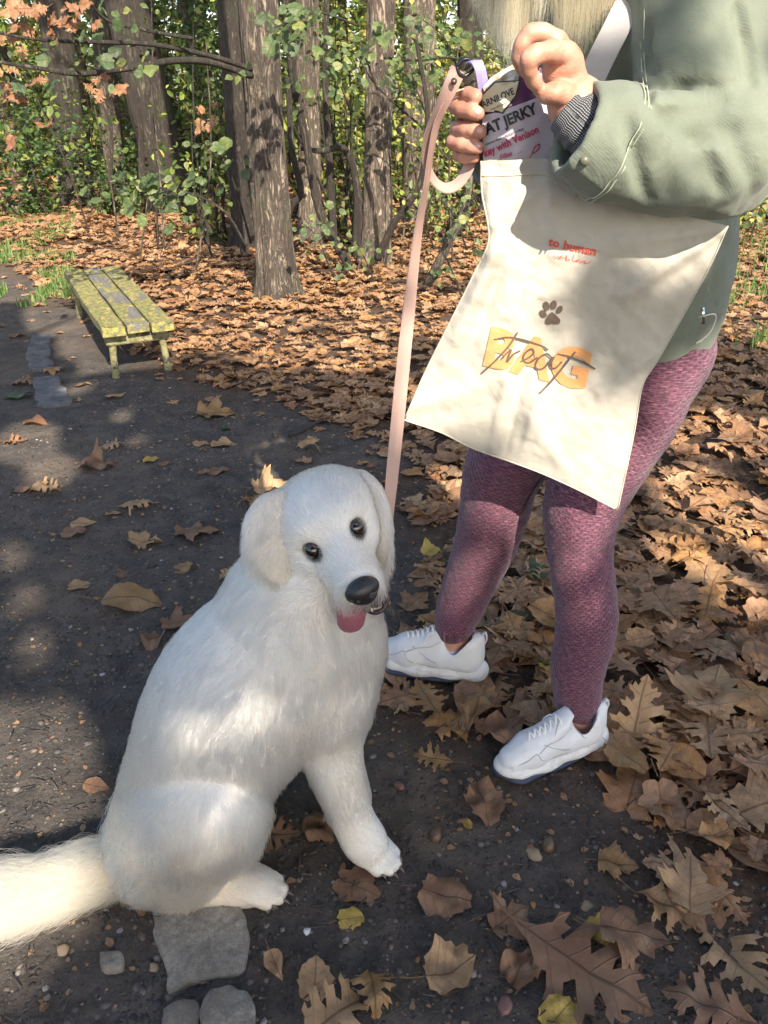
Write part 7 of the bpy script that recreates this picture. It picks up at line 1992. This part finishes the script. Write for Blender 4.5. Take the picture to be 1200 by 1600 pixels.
# ---- fur
def fkey(a, b, y, ln, lift=.35): 
    p, q = dp(*a, y), dp(*b, y); d = q - p; return p, d / np.linalg.norm(d), ln, lift
keys = [fkey((430, 940), (330, 1060), 1.0, .030), fkey((300, 1060), (235, 1180), 1.0, .034), fkey((215, 1180), (175, 1300), .95, .036),
        fkey((400, 1040), (350, 1150), .95, .030, .25), fkey((470, 1020), (455, 1130), .98, .030, .25), fkey((330, 1130), (290, 1230), .92, .028, .25),
        fkey((540, 980), (560, 1080), 1.02, .036), fkey((585, 1000), (575, 1090), 1.08, .042), fkey((560, 1080), (545, 1170), 1.06, .036),
        fkey((500, 1110), (515, 1190), .97, .024), fkey((530, 1200), (555, 1290), .97, .011, .3), fkey((480, 1180), (500, 1260), 1.02, .026, .5),
        fkey((590, 1320), (625, 1350), .98, .0045, .22), fkey((455, 1150), (470, 1200), 1.08, .020),
        fkey((300, 1230), (350, 1290), .85, .022, .2), fkey((370, 1240), (400, 1290), .85, .022, .2), fkey((400, 1260), (412, 1330), .88, .036, .6), fkey((385, 1310), (375, 1370), .9, .042, .6),
        fkey((330, 1310), (310, 1380), .86, .026, .25), fkey((300, 1370), (270, 1410), .88, .034, .4), fkey((240, 1330), (215, 1390), .88, .040, .35), fkey((190, 1300), (150, 1350), .9, .042, .45),
        fkey((360, 1375), (430, 1385), .90, .007, .25), fkey((410, 1380), (450, 1395), .92, .0045, .22),
        fkey((200, 1360), (140, 1370), .93, .045, .4), fkey((330, 1210), (320, 1290), .9, .024, .2)]
for i in range(4):
    p, q = np.array(tail[i][:3]), np.array(tail[i + 1][:3]); d = q - p
    for kk in (0, .5): keys.append((p + d * kk, d / np.linalg.norm(d), (.052, .078, .105, .110)[i], .85))
KP = np.array([k[0] for k in keys]); KD = np.array([k[1] for k in keys]); KL = np.array([k[2] for k in keys]); KF = np.array([k[3] for k in keys])

def sample(Vt, Qt, Nt, n, rg):
    tri = np.vstack([Qt[:, [0, 1, 2]], Qt[:, [0, 2, 3]]])
    a, b, c = Vt[tri[:, 0]], Vt[tri[:, 1]], Vt[tri[:, 2]]
    ar = np.linalg.norm(np.cross(b - a, c - a), axis=1)
    k = rg.choice(len(tri), n, p=ar / ar.sum())
    u, v = rg.random(n), rg.random(n); fl = u + v > 1; u[fl], v[fl] = 1 - u[fl], 1 - v[fl]
    P = a[k] + u[:, None] * (b[k] - a[k]) + v[:, None] * (c[k] - a[k])
    Nn = Nt[tri[k, 0]] * (1 - u - v)[:, None] + Nt[tri[k, 1]] * u[:, None] + Nt[tri[k, 2]] * v[:, None]
    return P, Nn / (np.linalg.norm(Nn, axis=1)[:, None] + 1e-9)

def grow(P, Nn, D, ln, lift, rad, colr, rg, npt=6, droop=.25, wav=.12, clump_n=10):
    n = len(P)
    D = D - Nn * (D * Nn).sum(1)[:, None]; D /= np.linalg.norm(D, axis=1)[:, None] + 1e-9
    side = np.cross(Nn, D)
    # soft locks: neighbouring hairs share a wobble
    f1 = fbm(P[:, 0] * 45, P[:, 1] * 45, P[:, 2] * 45, 11, 2); f2 = fbm(P[:, 0] * 16, P[:, 1] * 16, P[:, 2] * 16, 21, 2)
    D = D + side * (.30 * f1 + .30 * f2 + .13 * rg.normal(size=n))[:, None]; D /= np.linalg.norm(D, axis=1)[:, None]
    lf = lift * (1 + .35 * rg.normal(size=n) + .25 * f1)
    ln = ln * (1 + .22 * rg.normal(size=n).clip(-2, 2) + .12 * f2)
    pts = np.empty((n, npt, 3))
    ph = rg.random(n) * 6.28
    for i in range(npt):
        t = i / (npt - 1)
        up = lf * (t - .55 * t * t)
        pts[:, i] = P + D * (ln * t)[:, None] + Nn * (ln * up)[:, None] + np.array((0, 0, -1.0)) * (ln * droop * t * t)[:, None] \
            + side * (ln * wav * np.sin(ph + 4 * t + 3 * f1) * t)[:, None]
    # tips gather into locks
    cell = np.floor(P / .0105 + .9 * np.stack([vnoise(P[:, 0] * 55, P[:, 1] * 55, P[:, 2] * 55, 70 + j) for j in range(3)], -1)).astype(np.int64)
    _, inv = np.unique(cell @ np.array((1, 4099, 16785407)), return_inverse=True); inv = inv.ravel(); ct = np.bincount(inv)
    for i in range(1, npt):
        t = i / (npt - 1); mean = np.stack([np.bincount(inv, pts[:, i, j]) / ct for j in range(3)], -1)[inv]
        pts[:, i] += (mean - pts[:, i]) * (.60 * t ** 1.5) * (.7 + .5 * rg.random(n))[:, None] * np.clip(ln / .02, .1, 1)[:, None]
    pts[:, :, 2] = np.maximum(pts[:, :, 2], .003)
    r = np.broadcast_to(np.asarray(rad, float), (n,))[:, None] * np.array([1, 1, .9, .75, .5, .12])[None, :npt] * np.ones((n, 1))
    return pts, r, colr

groups = []
P, Nn = sample(DOGV, DOGQ, DOGN, 235000, rng)
Lh = (P - np.array(EYEM)) @ HR
ishead = (Lh[:, 2] > -.17) & (np.linalg.norm(Lh - np.array((0, -.01, -.06)), axis=1) < .135) 
keep = np.ones(len(P), bool)
# bare: nose, eyes, mouth
for sx in (-1, 1): keep &= np.sqrt((((Lh - np.array((sx * .0385, 0, .0)))) ** 2 * np.array((1, 1.3, .4))).sum(1)) > .0165
keep &= np.sqrt((((Lh - np.array(NOSE)) / np.array((.028, .022, .024))) ** 2).sum(1)) > 1.0
keep &= ~((Lh[:, 0] < .043) & (Lh[:, 0] > -.036) & (Lh[:, 1] < -.067) & (Lh[:, 1] > -.100) & (Lh[:, 2] > .01) & (Lh[:, 2] < .11))
keep &= P[:, 2] > .006
P, Nn, Lh, ishead = P[keep], Nn[keep], Lh[keep], ishead[keep]
d2 = ((P[:, None, :] - KP[None]) ** 2).sum(-1); W = 1 / (d2 + .0006) ** 2; W /= W.sum(1)[:, None]
D = W @ KD; ln = (W @ KL) * .92; lift = W @ KF
# head: away from the nose
hd = (Lh - np.array((0, -.02, .10))); hd[:, 1] *= 1.0
hd = hd @ HR.T
dn = np.linalg.norm(Lh - np.array(NOSE), axis=1)
hw = np.clip((.150 - np.linalg.norm(Lh - np.array((0, -.01, -.05)), axis=1)) / .045, 0, 1)
hlen = np.clip(.0030 + (dn - .02) * .085, .003, .015)
crown = np.exp(-(((Lh - np.array((0, .095, -.07))) / .03) ** 2).sum(1))
hlen = hlen + .016 * crown
D = D / (np.linalg.norm(D, axis=1)[:, None] + 1e-9) * (1 - hw)[:, None] + hd / (np.linalg.norm(hd, axis=1)[:, None] + 1e-9) * hw[:, None]
ln = ln * (1 - hw) + hlen * hw; lift = lift * (1 - hw) + (.35 + .9 * crown) * hw
C = dog_col(P, Lh, False) * (1 + .05 * rng.normal(size=len(P)))[:, None]
rad = np.where(hw > .5, .00026, .00029)
tl = np.clip((.26 - P[:, 0] - .46) / .05, 0, 1) * (P[:, 0] < -.36)
groups.append(grow(P, Nn, D, ln, lift, rad, C, rng, droop=np.where(hw > .5, 0, .22), wav=.10 + .30 * tl))
for (ev, eq, en), dpx in zip(ears, (((430, 800), (428, 900)), ((585, 760), (600, 880)))):
    P, Nn = sample(ev, eq, en, 10000, rng)
    d = np.array(PD(*dpx[1], 1.27)) - np.array(PD(*dpx[0], 1.27)); d /= np.linalg.norm(d)
    out = P - P.mean(0); out -= d * (out @ d)[:, None] * .6; out /= np.linalg.norm(out, axis=1)[:, None]
    side_ = np.array((-1.0, 0, 0)) if dpx[0][0] < 500 else np.array((1.0, 0, 0))
    wing = np.clip(out @ side_, 0, 1)
    D = np.tile(d, (len(P), 1)) + .62 * out + (.8 * wing * (P[:, 2] < P[:, 2].mean() + .02))[:, None] * side_
    lng = .016 + .016 * wing + .009 * vnoise(P[:, 0] * 30, P[:, 1] * 30, P[:, 2] * 30, 5)
    tt = np.clip((P[:, 2].max() - P[:, 2]) / np.ptp(P[:, 2]) * 1.1 - .25, 0, 1)[:, None]
    C = (np.array((.72, .675, .60)) * (1 - tt) + np.array((.69, .56, .39)) * tt) * (1 + .06 * rng.normal(size=len(P)))[:, None]
    lng = lng * (.7 + .5 * tt[:, 0])
    groups.append(grow(P, Nn, D, lng, np.full(len(P), .30), .0003, C, rng, droop=.2))
def add_hair(name, groups, material, parent):
    pts = np.concatenate([g[0] for g in groups]); r = np.concatenate([np.broadcast_to(g[1], g[0].shape[:2]) for g in groups]); c = np.concatenate([g[2] for g in groups])
    n, k = pts.shape[:2]
    hc_ = bpy.data.hair_curves.new(name)
    hc_.add_curves([k] * n)
    hc_.position_data.foreach_set('vector', pts.astype(np.float32).ravel())
    a = hc_.attributes.get('radius') or hc_.attributes.new('radius', 'FLOAT', 'POINT')
    a.data.foreach_set('value', r.astype(np.float32).ravel())
    cc = np.ones((n, 4), dtype=np.float32); cc[:, :3] = np.clip(c, 0, .95)
    a = hc_.attributes.new('fcol', 'FLOAT_COLOR', 'CURVE'); a.data.foreach_set('color', cc.ravel())
    return put(name, hc_, material, parent)
add_hair('fur', groups, M_fur, dog)
